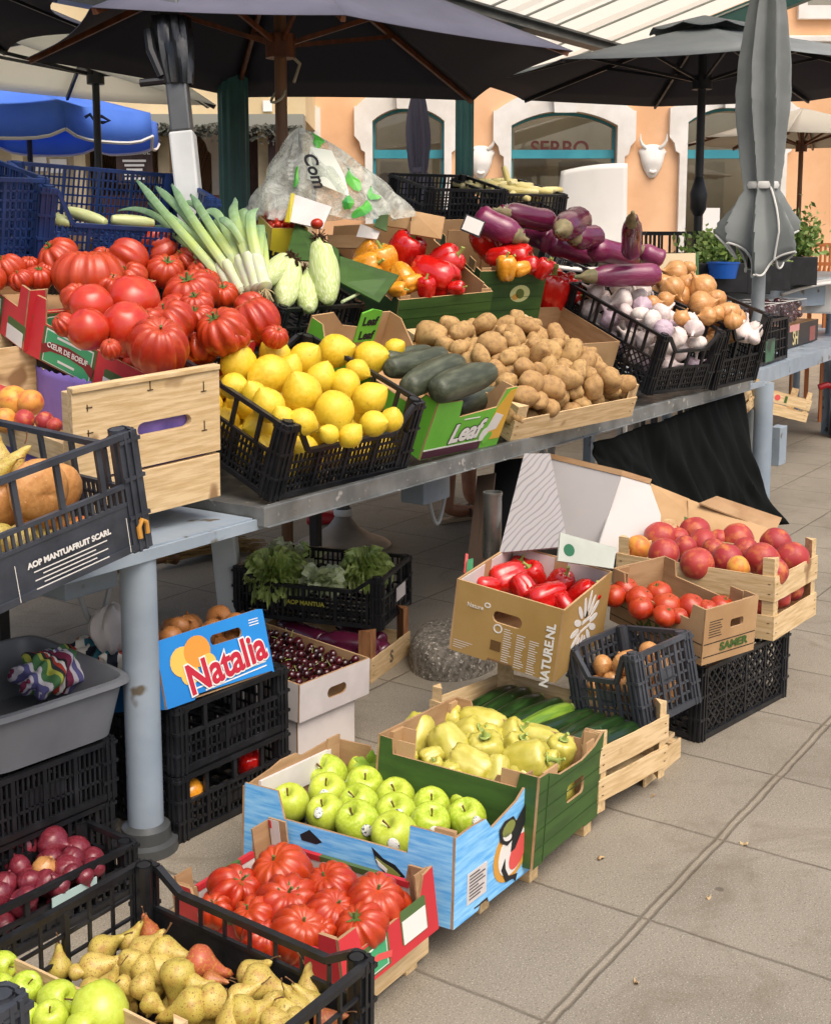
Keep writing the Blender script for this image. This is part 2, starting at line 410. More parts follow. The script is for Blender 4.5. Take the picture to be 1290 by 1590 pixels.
M_tom = mat('tomato_skin', S('#a3260f'), .36, c2=S('#bb441c'), sc=3, lo=.5, hi=.75, rnd=S('#b03a14'), rndamt=.9, coat=.14, grad=(2, .5, 1.6, S('#b0541a')), sub=.06, spots=S('#e08a5a'), spotsc=22, spotlo=.76)
M_tomp = mat('tomato_skin_deep', S('#ac2414'), .28, c2=S('#bc3a1a'), sc=2.5, rnd=S('#cc351b'), coat=.3, sub=.05)
M_calyx = mat('tomato_calyx', S('#3c5a22'), .7, c2=S('#5c6b2c'), sc=60)
M_stem = mat('brown_stem', S('#6a4a2c'), .75)
M_stemg = mat('green_stem', S('#7c9440'), .6, c2=S('#a8b463'), sc=80)
M_lemon = mat('lemon_peel', S('#dab41c'), .4, c2=S('#e6c43a'), sc=5, bump=.3, bsc=40, rnd=S('#ddc02a'), coat=.1, sub=.05, spots=S('#c09a2c'), spotsc=4, spotlo=.68)
M_gapple = mat('green_apple_skin', S('#9fb82a'), .27, c2=S('#b9c94a'), sc=6, rnd=S('#b3bf3c'), coat=.18, spots=S('#cdd684'), spotsc=26, spotlo=.66, sub=.04)
M_peach = mat('peach_skin', S('#98262c'), .5, c2=S('#cc7c3e'), sc=1.5, lo=.5, hi=.78, rnd=S('#a83630'), sheen=.05, spots=S('#c8705c'), spotsc=20, spotlo=.72)
M_peachy = mat('yellow_peach_skin', S('#dfa33e'), .5, c2=S('#c04a32'), sc=1.6, lo=.45, hi=.75, rnd=S('#d08a3c'), sheen=.05)
M_pear = mat('pear_skin', S('#c2ab5a'), .5, c2=S('#a2743a'), sc=1.8, lo=.48, hi=.78, rnd=S('#b5a44c'), spots=S('#74522a'), spotsc=11, spotlo=.6, coat=.1)
M_pearr = mat('red_pear_skin', S('#b0523a'), .45, c2=S('#b98c3a'), sc=6, lo=.5, hi=.72, rnd=S('#9a5a30'), spots=S('#7d4a26'), spotsc=20, spotlo=.66, coat=.1)
M_pepr = mat('red_pepper_skin', S('#b40f12'), .16, c2=S('#c51c14'), sc=6, coat=.5, rnd=S('#c21a12'))
M_pepo = mat('orange_pepper_skin', S('#dc8a1e'), .2, c2=S('#e3a032'), sc=6, coat=.4)
M_pepy = mat('pale_yellow_pepper_skin', S('#b5aa3c'), .28, c2=S('#c4bb5c'), sc=1.5, coat=.3, rnd=S('#b3ad48'), sub=.05)
M_aub = mat('aubergine_skin', S('#4a142c'), .22, c2=S('#66203e'), sc=4, lo=.4, hi=.7, coat=.35, rnd=S('#5c1a36'), stretch=(3, 3, .7))
M_auby = mat('striped_aubergine_skin', S('#74244a'), .28, c2=S('#985070'), sc=5, lo=.5, hi=.78, coat=.25, stretch=(6, 6, .6))
M_zuc = mat('courgette_skin', S('#1b3214'), .28, c2=S('#2c4a20'), sc=16, lo=.5, hi=.7, coat=.2, rnd=S('#182c14'), stretch=(5, 5, .6), spots=S('#6f8a55'), spotsc=30, spotlo=.7)
M_zucl = mat('light_courgette_skin', S('#7c9c34'), .3, c2=S('#5c7f2a'), sc=16, coat=.2, stretch=(5, 5, .6))
M_zucg = mat('dusty_cucumber_skin', S('#383e2e'), .5, c2=S('#5a5f4c'), sc=14, lo=.42, hi=.72, stretch=(4, 4, .8), spots=S('#8d958c'), spotsc=24, spotlo=.7)
M_pot = mat('potato_skin', S('#a98452'), .75, c2=S('#866542'), sc=2.2, lo=.45, hi=.75, rnd=S('#b8965f'), bump=.35, bsc=14, spots=S('#5f4426'), spotsc=13, spotlo=.68)
M_oni = mat('onion_skin', S('#a56c34'), .34, c2=S('#cf9c62'), sc=2.5, lo=.35, hi=.65, rnd=S('#b98148'), coat=.2, stretch=(9, 9, .2), det=5)
M_onir = mat('red_onion_skin', S('#5c1522'), .38, c2=S('#8c3a48'), sc=3, lo=.45, hi=.7, rnd=S('#74202c'), coat=.2, stretch=(6, 6, .5), spots=S('#b59a90'), spotsc=14, spotlo=.72)
M_onid = mat('brown_onion_skin', S('#7a4c26'), .5, c2=S('#a8703c'), sc=10, rnd=S('#8c5a30'), stretch=(5, 5, .6))
M_gar = mat('garlic_skin', S('#ddd4ca'), .5, c2=S('#b79c9c'), sc=3, lo=.5, hi=.78, rnd=S('#d3c4c0'), stretch=(5, 5, .6), bump=.1, bsc=60)
M_garp = mat('purple_garlic_skin', S('#a4889a'), .5, c2=S('#c8b8c0'), sc=12, stretch=(5, 5, .6))
M_cher = mat('cherry_skin', S('#1e0508'), .2, rnd=S('#430d15'), coat=.4)
M_squash = mat('squash_skin', S('#c58f54'), .45, c2=S('#b57c44'), sc=6, spots=S('#d9b080'), spotsc=16, spotlo=.66)
M_sticker = mat('white_sticker', S('#d8d8d0'), .4, c2=S('#4c545c'), sc=9, lo=.56, hi=.6)

def beef(seed, ribn, amp, squash, teat=0):
    rnd = random.Random(seed); ph0 = rnd.random()*6
    aa = [rnd.uniform(.6, 1.3) for _ in range(ribn+1)]; sk = rnd.uniform(-.15, .15)
    def fn(ph, th):
        st = math.sin(th); c = math.cos(th)
        k = ph*ribn/(2*math.pi)+ph0+sk*math.sin(ph*2); w = aa[int(k) % ribn]
        groove = abs(math.cos(math.pi*(k % 1)-math.pi/2))**.55
        g = (groove-1)*amp*w*(st**.7)*(.35+.65*max(0, (c+1)/2)**.6)
        r = (st**.86)*(1+g)*(1+.06*math.sin(ph+seed)+.05*math.sin(2*ph+seed*2))
        z = squash*c*(1+.5*g)
        z -= .22*math.exp(-(st/.28)**2)*(c > 0)*squash      # stem dimple
        if teat and c < 0: z -= teat*math.exp(-(st/.3)**2)
        return Vector((r*math.cos(ph), r*math.sin(ph), z))
    return fn, 48, 22
BEEF = [mk('ribbed_tomato', beef(i, n, a, s, t), M_tom) for i, (n, a, s, t) in enumerate([(9, .34, .80, 0), (11, .30, .74, .12), (8, .38, .82, 0), (12, .28, .9, .25), (7, .42, .78, .1)])]
def round_(seed, asp, lump=.03, ribs=0):
    def fn(ph, th):
        st, c = math.sin(th), math.cos(th)
        v = Vector((st*math.cos(ph), st*math.sin(ph), c*asp)); 
        if ribs: v *= 1+ribs*math.cos(5*ph+seed)*st
        v *= 1+lump*mnoise.noise(v*1.6+Vector((seed, seed*2, 0)))
        v.z -= .13*math.exp(-(st/.25)**2)*(c > 0)*asp
        return v
    return fn, 24, 16
RTOM = [mk('round_tomato', round_(i, a, .06), M_tomp) for i, a in enumerate((.86, 1.1, .95))]
RTOMR = [mk('round_tomato', round_(i+5, a, .05, .02), M_tom) for i, a in enumerate((.82, .88))]
PEACH = [mk('peach', round_(i, .94, .05), M_peach) for i in range(2)]; PEACHY = [mk('peach', round_(4, .95, .05), M_peachy)]
q = MB()
for k in range(6):
    t = 2*math.pi*k/6+.3*math.sin(k*5); L = .34+.08*math.sin(k*3)
    d = Vector((math.cos(t), math.sin(t), 0)); s_ = Vector((-d.y, d.x, 0))
    q.add([d*.03+s_*.06, d*.03-s_*.06, d*L*.6+s_*.05+Vector((0, 0, .03)), d*L*.6-s_*.05+Vector((0, 0, .03)), d*L+Vector((0, 0, .10+.06*math.sin(k*7)))], [(0, 1, 3, 2), (2, 3, 4)])
q.tube([(0, 0, 0), (.02, .01, .12), (.07, .02, .24)], [.05, .04, .05], 6)
CALYX = q.mesh('calyx', M_calyx, False)
LEMON = [mk('lemon', rev(smooth_prof([(0, 1.3), (.13, 1.2), (.5, .93), (.88, .45), (1, 0), (.92, -.45), (.55, -.92), (.17, -1.15), (0, -1.26)], 18), 24, 0, None, .05, i), M_lemon) for i in range(3)]
APPLE = [mk('apple', rev(smooth_prof([(0, .5), (.12, .58), (.38, .8), (.75, .72), (1, .2), (.95, -.3), (.66, -.75), (.35, -.86), (.12, -.76), (0, -.72)], 20), 28, 0, lambda p, t: .025*math.cos(5*p)*t, .03, i), M_gapple) for i in range(3)]
PEARP = smooth_prof([(0, 1.75), (.1, 1.7), (.27, 1.45), (.36, 1.0), (.62, .45), (.95, -.1), (1, -.5), (.8, -.95), (.4, -1.15), (.12, -1.1), (0, -1.05)], 22)
PEAR = [mk('pear', rev(PEARP, 24, b, None, .06, i), m) for i, (b, m) in enumerate([(.1, M_pear), (-.14, M_pear), (.05, M_pear), (.08, M_pearr)])]
def lob(n, amp): return lambda p, t: amp*(abs(math.cos(n*p/2))**.6-1)*min(1, 2.2*min(t, 1-t)+.3)
BELLP = smooth_prof([(0, .72), (.2, .7), (.45, .92), (.8, .85), (1, .45), (.97, -.1), (.85, -.65), (.62, -1.0), (.3, -1.02), (0, -.9)], 20)
PEPR = [mk('red_pepper', rev(BELLP, 36, 0, lob(n, .2), .1, i), M_pepr) for i, n in enumerate((4, 3, 4))]
PEPO = [mk('orange_pepper', rev(BELLP, 36, 0, lob(n, .18), .1, i), M_pepo) for i, n in enumerate((3, 4))]
LONGP = smooth_prof([(0, .85), (.2, .84), (.5, 1.02), (.9, .92), (1.02, .45), (.97, -.15), (.82, -.75), (.58, -1.12), (.28, -1.18), (0, -1.08)], 22)
PEPY = [mk('pale_pepper', rev(LONGP, 36, b, lob(n, .15), .1, i), M_pepy) for i, (n, b) in enumerate(((4, .04), (3, -.06), (4, .1)))]
q = MB(); q.tube([(0, 0, .6), (.02, 0, .9), (.1, .03, 1.15), (.2, .05, 1.3)], [.16, .12, .1, .13], 8); q.lathe([(.02, .74), (.3, .8), (.34, .76)], 8); PSTEM = q.mesh('stem', M_stemg, True, 40)
q = MB(); q.tube([(0, 0, .45), (.03, 0, .7), (.1, .02, .95)], [.045, .04, .06], 6); ASTEM = q.mesh('stem', M_stem)
q = MB(); q.tube([(0, 0, 1.65), (.05, 0, 1.95), (.18, .03, 2.3), (.3, .05, 2.5)], [.07, .05, .05, .08], 6); PEARSTEM = q.mesh('stem', M_stem)
def potato(seed):
    def fn(ph, th):
        v = Vector((math.sin(th)*math.cos(ph), math.sin(th)*math.sin(ph), 1.5*math.cos(th)))
        return v*(1+.26*mnoise.noise(v*.9+Vector((seed*5.3, seed, 2)))+.06*mnoise.noise(v*3+Vector((0, seed*3, 1))))
    return fn, 20, 14
POT = [mk('potato', potato(i), M_pot) for i in range(6)]
ONIP = smooth_prof([(0, 1.3), (.10, 1.28), (.11, 1.05), (.30, .82), (.78, .5), (1, 0), (.85, -.5), (.4, -.8), (.12, -.86), (0, -.9)], 20)
ribs = lambda p, t: .018*math.cos(14*p)+.012*math.cos(9*p+1)
ONI = [mk('onion', rev(ONIP, 42, b, ribs, .07, i), M_oni) for i, b in enumerate((.05, -.08))]
ONIR = [mk('red_onion', rev(ONIP, 42, b, ribs, .07, i), M_onir) for i, b in enumerate((.05, -.08))]
ONID = [mk('brown_onion', rev(ONIP, 30, b, ribs, .09, i), M_onid) for i, b in enumerate((.05, -.08))]
GARP = smooth_prof([(0, 1.7), (.11, 1.66), (.12, 1.3), (.2, .95), (.55, .62), (.95, .2), (1, -.15), (.75, -.55), (.3, -.7), (0, -.68)], 20)
GAR = [mk('garlic_bulb', rev(GARP, 40, b, lambda p, t: .07*(abs(math.cos(4.5*p))**.6-.6), .06, i), m) for i, (b, m) in enumerate(((.1, M_gar), (-.12, M_gar), (.06, M_garp)))]
q = MB(); q.ball(lambda p, t: Vector((math.sin(t)*math.cos(p), math.sin(t)*math.sin(p), .93*math.cos(t)-.12*math.exp(-(math.sin(t)/.3)**2)*(t < 1.5))), 12, 8); CHER = q.mesh('cherry', M_cher, True, 0)
q = MB(); q.tube([(0, 0, .7), (.15, 0, 1.5), (.5, .1, 2.3)], .06, 5); CSTEM = q.mesh('stem', M_stemg)
def long_mesh(name, m, rr, L, seed, bend=.0, top=.8, bot=.8, n=18, nu=18, ribs=None):
    pts = [(0, L/2), (rr*top*.7, L/2-.004), (rr*top, L/2-rr*.5), (rr, L*.2), (rr, -L*.2), (rr*bot, -L/2+rr*.5), (rr*bot*.6, -L/2+.004), (0, -L/2)]
    return mk(name, rev(smooth_prof(pts, n), nu, bend, ribs, .04, seed), m)

def on_plane(M, w, px, py):
    n = (M.to_3x3() @ Vector((0, 0, 1))).normalized(); o = M @ Vector((0, 0, w)); return PP(px, py, o, n)
def put(name, me, loc, r, R=None, sc=(1, 1, 1)):
    o = bpy.data.objects.new(name, me); COL.objects.link(o)
    R = R if R is not None else Euler((random.uniform(-.5, .5), random.uniform(-.5, .5), random.random()*6.28)).to_matrix()
    o.matrix_world = Matrix.Translation(loc) @ R.to_4x4() @ Matrix.Diagonal((r*sc[0], r*sc[1], r*sc[2], 1)); return o
def child(o, name, me, M=None):
    c = bpy.data.objects.new(name, me); COL.objects.link(c); c.parent = o
    if M is not None: c.matrix_local = M
    return c
def axis_rot(d, spin=None):
    d = Vector(d).normalized(); R = d.to_track_quat('Z', 'Y').to_matrix()
    return R @ Matrix.Rotation(random.random()*6.28 if spin is None else spin, 3, 'Z')
def img_dir(ang, toward=.2):
    """world direction that points at angle ang (degrees, counter-clockwise from right) in the photo, tipped toward the viewer"""
    return RT*math.cos(rad(ang))+UP*math.sin(rad(ang))-VD*toward
def rz(px, p): return px*proj(p)[2]/F
def pack(M, n, r, x0, y0, x1, y1, z0, maxz, mesh, name, seed=1, jit=.15, squash=1.0, peak=0, rand_rot=True, sc=None):
    """drop n balls one by one into a box of the local frame M, each resting on the lowest free spot"""
    rg = random.Random(seed); pts = []; out = []
    for i in range(n):
        best = None
        for t in range(60):
            rr = r*(1+rg.uniform(-jit, jit)); x = rg.uniform(x0+rr, x1-rr); y = rg.uniform(y0+rr, y1-rr); z = z0+rr*squash
            for (a, b, c, q_) in pts:
                d2 = (a-x)**2+(b-y)**2; s_ = (rr+q_)*.93
                if d2 < s_*s_: z = max(z, c+math.sqrt(s_*s_-d2)*squash)
            e = 2*max(abs(x-(x0+x1)/2)/(x1-x0), abs(y-(y0+y1)/2)/(y1-y0))
            cost = z+peak*e*e
            if best is None or cost < best[0]: best = (cost, x, y, z, rr)
        _, x, y, z, rr = best
        if z > maxz: continue
        pts.append((x, y, z, rr))
        R = Euler((rg.random()*6.28, rg.random()*6.28, rg.random()*6.28)).to_matrix() if rand_rot else Euler((rg.uniform(-.5, .5), rg.uniform(-.5, .5), rg.random()*6)).to_matrix()
        me = mesh[rg.randrange(len(mesh))] if len(mesh) != 3 else mesh[(0, 0, 0, 1, 1, 1, 2)[rg.randrange(7)]]
        out.append(put(name, me, M @ Vector((x, y, z)), rr, M.to_3x3() @ R, sc or (1, 1, 1)))
    return out
# ---------------------------------------------------------------- light, sky, camera
cam = bpy.data.cameras.new('camera'); cam.sensor_fit = 'HORIZONTAL'; cam.sensor_width = 36; cam.lens = 36*F/1290
cam.shift_y = (CY-795)/1290; cam.clip_start = .05; cam.clip_end = 400
co = bpy.data.objects.new('camera', cam); COL.objects.link(co); scene.camera = co
R3 = Matrix((RT, UP, -VD)).transposed()
co.matrix_world = Matrix.Translation(CAM) @ R3.to_4x4()
SUN_EL, SUN_AZ = 58, 245          # sun direction: elevation, and heading measured from +X towards +Y
w = bpy.data.worlds.new('World'); scene.world = w; w.use_nodes = True
n = w.node_tree.nodes; l = w.node_tree.links; n.clear()
o = n.new('ShaderNodeOutputWorld'); b = n.new('ShaderNodeBackground'); s = n.new('ShaderNodeTexSky'); s.sky_type = 'NISHITA'
s.sun_disc = False; s.sun_elevation = rad(SUN_EL); s.sun_rotation = rad(90-SUN_AZ); s.air_density = .9; s.dust_density = 6; s.ozone_density = .6
b.inputs[1].default_value = .15; l.new(s.outputs[0], b.inputs[0]); l.new(b.outputs[0], o.inputs[0])
sun = bpy.data.lights.new('sun', 'SUN'); sun.energy = 1.0; sun.angle = rad(50); sun.color = (1, .93, .82)
so = bpy.data.objects.new('sun', sun); COL.objects.link(so)
sd = Vector((math.cos(rad(SUN_EL))*math.cos(rad(SUN_AZ)), math.cos(rad(SUN_EL))*math.sin(rad(SUN_AZ)), math.sin(rad(SUN_EL))))
so.rotation_euler = sd.to_track_quat('Z', 'Y').to_euler()
vs = scene.view_settings; vs.view_transform = 'Standard'; vs.look = 'None'; vs.gamma = 1; vs.exposure = .6
scene.cycles.max_bounces = 8; scene.cycles.transparent_max_bounces = 12

# ---------------------------------------------------------------- paved ground: square concrete flags, one double joint along the aisle
m, n, l, b = nt('concrete_paving'); MATS['concrete_paving'] = m
tc = n.new('ShaderNodeTexCoord'); sp = n.new('ShaderNodeSeparateXYZ'); l.new(tc.outputs['Object'], sp.inputs[0])
def mth(op, a, b_=None, c_=None):
    x = n.new('ShaderNodeMath'); x.operation = op
    for i, v in enumerate((a, b_, c_)):
        if v is None: continue
        if hasattr(v, 'links'): l.new(v, x.inputs[i])
        else: x.inputs[i].default_value = v
    return x.outputs[0]
TS = .4505
wob = mth('MULTIPLY', mth('SUBTRACT', noise(n, l, tc.outputs['Object'], 9, 4), .5), .012)
gx = mth('ADD', mth('DIVIDE', mth('SUBTRACT', mth('ADD', sp.outputs[0], wob), 1.98), TS), 100); gy = mth('ADD', mth('DIVIDE', mth('SUBTRACT', mth('ADD', sp.outputs[1], wob), 1.048), TS), 100)
def edge(g): f = mth('FRACT', g); return mth('MULTIPLY', mth('MINIMUM', f, mth('SUBTRACT', 1, f)), TS)
ex, ey = edge(gx), edge(gy)
d2 = mth('ABSOLUTE', mth('SUBTRACT', mth('ABSOLUTE', mth('SUBTRACT', mth('ADD', sp.outputs[1], wob), 1.05)), .010))
ey2 = mth('ADD', ey, mth('MULTIPLY', mth('LESS_THAN', mth('ABSOLUTE', mth('SUBTRACT', sp.outputs[1], 1.05)), .06), 1))
dj = mth('MINIMUM', mth('MINIMUM', ex, ey2), d2)
joint = ramp(n, l, mth('MULTIPLY', dj, 100), [(.15, G1), (.6, G0)])
wn = n.new('ShaderNodeTexWhiteNoise'); wn.noise_dimensions = '2D'; cb = n.new('ShaderNodeCombineXYZ')
l.new(mth('FLOOR', gx), cb.inputs[0]); l.new(mth('FLOOR', gy), cb.inputs[1]); l.new(cb.outputs[0], wn.inputs['Vector'])
big = noise(n, l, tc.outputs['Object'], 1.6, 5, .6)
c0 = mixrgb(n, l, ramp(n, l, big, [(.35, G0), (.68, G1)]), S('#898275'), S('#766f63'))
c1 = mixrgb(n, l, mth('MULTIPLY', wn.outputs['Value'], .35), c0, S('#8c8474'))
fine = noise(n, l, tc.outputs['Object'], 260, 2, .7)
c2 = mixrgb(n, l, ramp(n, l, fine, [(.56, G0), (.68, (.85,)*3)]), c1, S('#b3ab9a'))
c2 = mixrgb(n, l, ramp(n, l, noise(n, l, tc.outputs['Object'], 190, 2), [(.3, (.7,)*3), (.42, G0)]), c2, S('#574f42'))
st = ramp(n, l, noise(n, l, tc.outputs['Object'], 3.2, 8, .72, 1.4), [(.52, G0), (.72, (.6,)*3)])
c2 = mixrgb(n, l, st, c2, S('#685e4e'))
vg = n.new('ShaderNodeTexVoronoi'); vg.inputs['Scale'].default_value = 5.5; l.new(tc.outputs['Object'], vg.inputs['Vector'])
gs = ramp(n, l, vg.outputs['Distance'], [(.05, (.7,)*3), (.075, G0)])
c2 = mixrgb(n, l, mth('MULTIPLY', gs, mth('GREATER_THAN', noise(n, l, tc.outputs['Object'], 2.3, 1), .52)), c2, S('#4f473b'))
strip = mth('MULTIPLY', mth('LESS_THAN', mth('ABSOLUTE', mth('SUBTRACT', mth('ADD', sp.outputs[1], wob), 1.05)), .011), .22)
c2 = mixrgb(n, l, strip, c2, S('#9b917c'))
jn = mth('MULTIPLY', joint, mth('ADD', mth('MULTIPLY', noise(n, l, tc.outputs['Object'], 14, 4), .9), .2))
c3 = mixrgb(n, l, jn, c2, S('#544b3e'))
l.new(c3, b.inputs['Base Color']); b.inputs['Roughness'].default_value = .82; b.inputs['Specular IOR Level'].default_value = .3
bp = n.new('ShaderNodeBump'); bp.inputs['Strength'].default_value = .7; bp.inputs['Distance'].default_value = .003
l.new(mth('ADD', mth('MULTIPLY', fine, .35), mth('MULTIPLY', joint, -1.2)), bp.inputs['Height']); l.new(bp.outputs[0], b.inputs['Normal'])
tag(MB().add([(-70, -70, 0), (90, -70, 0), (90, 90, 0), (-70, 90, 0)], [(0, 1, 2, 3)]).build('ground', m, smooth=False), kind='structure')

# ---------------------------------------------------------------- restaurant front, 15 m away, square to the view
FD = 15.0; FO = Vector((VH.x*FD, VH.y*FD, 0)); FM = Matrix((( RT.x, 0, -VH.x, FO.x), (RT.y, 0, -VH.y, FO.y), (0, 1, 0, 0), (0, 0, 0, 1)))
def fw(px, py, dn=0):
    p = PP(px, py, FO-VH*dn, VH); q_ = FM.inverted() @ p; return q_.x, q_.y
M_peachw = mat('apricot_render', S('#e8ba90'), .85, c2=S('#d9a87c'), sc=1.3, det=8, bump=.1, bsc=40)
M_stucco = mat('white_stucco', S('#e2dfd8'), .8, c2=S('#d4cfc6'), sc=3, bump=.15, bsc=50)
M_teal = mat('teal_paint', S('#2f8796'), .4, c2=S('#3f97a4'), sc=3)
M_green = mat('dark_green_iron', S('#1f4f4c'), .4, c2=S('#2c605a'), sc=3, rvar=.1)
M_dark = mat('dark_interior', S('#3a342c'), .8, c2=S('#5c5448'), sc=1.2)
m, n, l, b = nt('window_glass'); gl_ = n.new('ShaderNodeBsdfGlossy'); gl_.inputs['Roughness'].default_value = .02; tp_ = n.new('ShaderNodeBsdfTransparent'); tp_.inputs[0].default_value = (.9, .93, .9, 1)
fr_ = n.new('ShaderNodeFresnel'); fr_.inputs[0].default_value = 1.9; ms = n.new('ShaderNodeMixShader'); l.new(fr_.outputs[0], ms.inputs[0]); l.new(tp_.outputs[0], ms.inputs[1]); l.new(gl_.outputs[0], ms.inputs[2])
l.new(ms.outputs[0], [x for x in n if x.type == 'OUTPUT_MATERIAL'][0].inputs[0]); M_glass = m
def arch(x0, x1, y0, ys, yt, n_=14):
    """opening with a flat-arched head: springing height ys, crown yt"""
    hw = (x1-x0)/2; rise = yt-ys; Rr = (hw*hw+rise*rise)/(2*rise); cx, cy = (x0+x1)/2, yt-Rr; a = math.asin(hw/Rr)
    return [(x0, y0), (x1, y0)]+[(cx+Rr*math.sin(a-2*a*k/n_), cy+Rr*math.cos(a-2*a*k/n_)) for k in range(n_+1)]
def win_px(x0, x1, ys, yt):
    (a, s_), (c, _), (_, t_) = fw(x0, ys), fw(x1, ys), fw((x0+x1)/2, yt); return a, c, .55, s_, t_
WINS = [win_px(578, 690, 188, 166), win_px(793, 958, 195, 172), win_px(1066, 1210, 190, 165), win_px(1330, 1480, 190, 165), win_px(340, 470, 190, 166)]
wallo = rect(-3.9, 0, 9, 7.5)
uw = [w_ for w_ in WINS if w_[0] > -3.6]
facade = thing('restaurant_front', 'apricot rendered restaurant front with white arched window surrounds', 'building', FM)
ups = fw(1238, 2)
uph = rect(ups[0]+.1, ups[1]-.05, ups[0]+1.2, 6.3)
link('wall', plate_mesh('wall', wallo, [arch(*w_) for w_ in uw]+[uph], .35, (M_peachw,), Matrix.Identity(4)), facade)
MB().box(-3.9, 0, -2.9, 9, 7.5, -2.7).build('back_wall', mat('tan_interior', S('#b3a68c'), .85, c2=S('#8f826a'), sc=.7), facade, smooth=False)
MB().box(-3.9, .0, -2.7, 9, .05, -.36).build('floor_slab', M_dark, facade, smooth=False)
yb = fw(1250, 88)[1]; yt_ = fw(1250, 62)[1]
MB().box(-3.9, yb, .002, 9, yt_, .12).box(-3.9, yt_-.04, .002, 9, yt_+.03, .17).build('cornice', M_stucco, facade, smooth=False, bevel=.01)
uf = MB()
for r_ in (rect(ups[0], ups[1]-.2, ups[0]+1.3, ups[1]-.05), rect(ups[0], ups[1]-.05, ups[0]+.1, 6.4)): uf.box(r_[0][0], r_[0][1], .002, r_[2][0], r_[2][1], .07)
ufo = uf.build('window_surround', M_stucco, facade, smooth=False)
MB().box(uph[0][0], uph[0][1], -.2, uph[2][0], uph[2][1], -.19).build('pane', M_glass, ufo, smooth=False)
bar_y = fw(877, 238)[1]
for wi, (x0, x1, y0, ys, yt) in enumerate(uw):
    t_ = .17; cx = (x0+x1)/2; out = arch(x0-t_, x1+t_, ys-.3, ys+.12, yt+.26)
    # surround with ears and keystone
    up_ = arch(x0-.18, x1+.18, 0, ys+.17, yt+.27)[2:]
    ears = [(x0-.085, y0-.05), (x1+.085, y0-.05), (x1+.085, ys-.36), (x1+.13, ys-.33), (x1+.15, ys-.24), (x1+.21, ys-.17), (x1+.21, ys+.165)]+up_+[(x0-.21, ys+.165), (x0-.21, ys-.17), (x0-.15, ys-.24), (x0-.13, ys-.33), (x0-.085, ys-.36)]
    so_ = link('window_surround', plate_mesh('window_surround', ears, [arch(x0+.003, x1-.003, y0+.003, ys, yt-.003)], .08, (M_stucco,), Matrix.Translation((0, 0, .081))), facade)
    MB().add([(cx-.13, yt-.03, .1), (cx+.13, yt-.03, .1), (cx+.16, yt+.34, .1), (cx-.16, yt+.34, .1), (cx-.13, yt-.03, .16), (cx+.13, yt-.03, .16), (cx+.16, yt+.34, .18), (cx-.16, yt+.34, .18)],
             [(0, 3, 2, 1), (4, 5, 6, 7), (0, 1, 5, 4), (1, 2, 6, 5), (2, 3, 7, 6), (3, 0, 4, 7)]).build('keystone', M_stucco, so_, smooth=False)
    fo = link('window_frame', plate_mesh('window_frame', arch(x0+.002, x1-.002, y0, ys, yt-.002), [arch(x0+.03, x1-.03, bar_y+.03, ys-.01, yt-.035), rect(x0+.035, y0+.05, x1-.035, bar_y-.03)], .06, (M_teal,), Matrix.Translation((0, 0, -.12))), facade)
    MB().box(x0+.01, bar_y-.05, -.118, x1-.01, bar_y+.05, -.09).build('transom', M_teal, fo, smooth=False)
    link('pane', plate_mesh('pane', arch(x0+.05, x1-.05, y0+.03, ys-.01, yt-.05), [], .008, (M_glass,), Matrix.Translation((0, 0, -.14))), fo)
M_serbo = mat('maroon_letters', S('#5c2018'), .5)
sx, sy = fw(871, 222)
link('window_lettering', text_mesh('SERBO', .25, M_serbo, Matrix.Translation((sx, sy-.06, -.128)), bold=.004, sx=.95), facade)
# things seen through the windows
M_cream = mat('cream_cloth', S('#b9b09c'), .9, c2=S('#a39a86'), sc=2)
for (px0, py0, px1, py1) in ((800, 245, 850, 300), (870, 250, 930, 330), (1090, 250, 1125, 330), (590, 250, 640, 300)):
    a_ = fw(px0, py1, -1.5); c_ = fw(px1, py0, -1.5)
    MB().box(a_[0], 0.05, -1.8, c_[0], c_[1], -1.5).build('partition', M_cream, facade, smooth=False)
def bull(px, py, label):
    x, y = fw(px, py); r = thing('bull_head_ornament', label, 'ornament', FM @ Matrix.Translation((x, y, 0)) @ Matrix.Diagonal((.66, .68, .7, 1)))
    def fn(p, t):
        zt = math.cos(t); wd = .2*math.sin(t)**.7*(1+.35*zt-.1*zt*zt)+.0
        return Vector((wd*math.cos(p)*(1+.25*math.exp(-((zt-.6)/.2)**2)), .29*zt, .02+.1*math.sin(t)*max(0, math.sin(p))*(1-.4*abs(zt))))
    MB().ball(fn, 20, 16).build('head', M_stucco, r)
    for s_ in (-1, 1): MB().tube([(s_*.12, .22, .05), (s_*.2, .28, .07), (s_*.235, .36, .09), (s_*.235, .46, .1)], [.035, .032, .022, .008], 8).build('horn', M_stucco, r)
    MB().tube([(-.06, -.17, .1), (0, -.19, .12), (.06, -.17, .1)], .025, 6).build('muzzle', M_stucco, r)
bull(1012, 250, 'white plaster bull head with horns on apricot wall beside the wide lettered window')
bull(746, 252, 'white plaster bull head partly behind the green iron column')

# notice in the right-hand window
x, y = fw(1107, 342)
t_ = thing('window_notice', 'blank white paper notice taped inside the right-hand restaurant window', 'notice', FM @ Matrix.Translation((x, y, -.10)))
MB().box(-.1, -.15, 0, .1, .15, .003).build('paper', mat('white_paper', S('#e4e2de'), .6), t_, smooth=False)

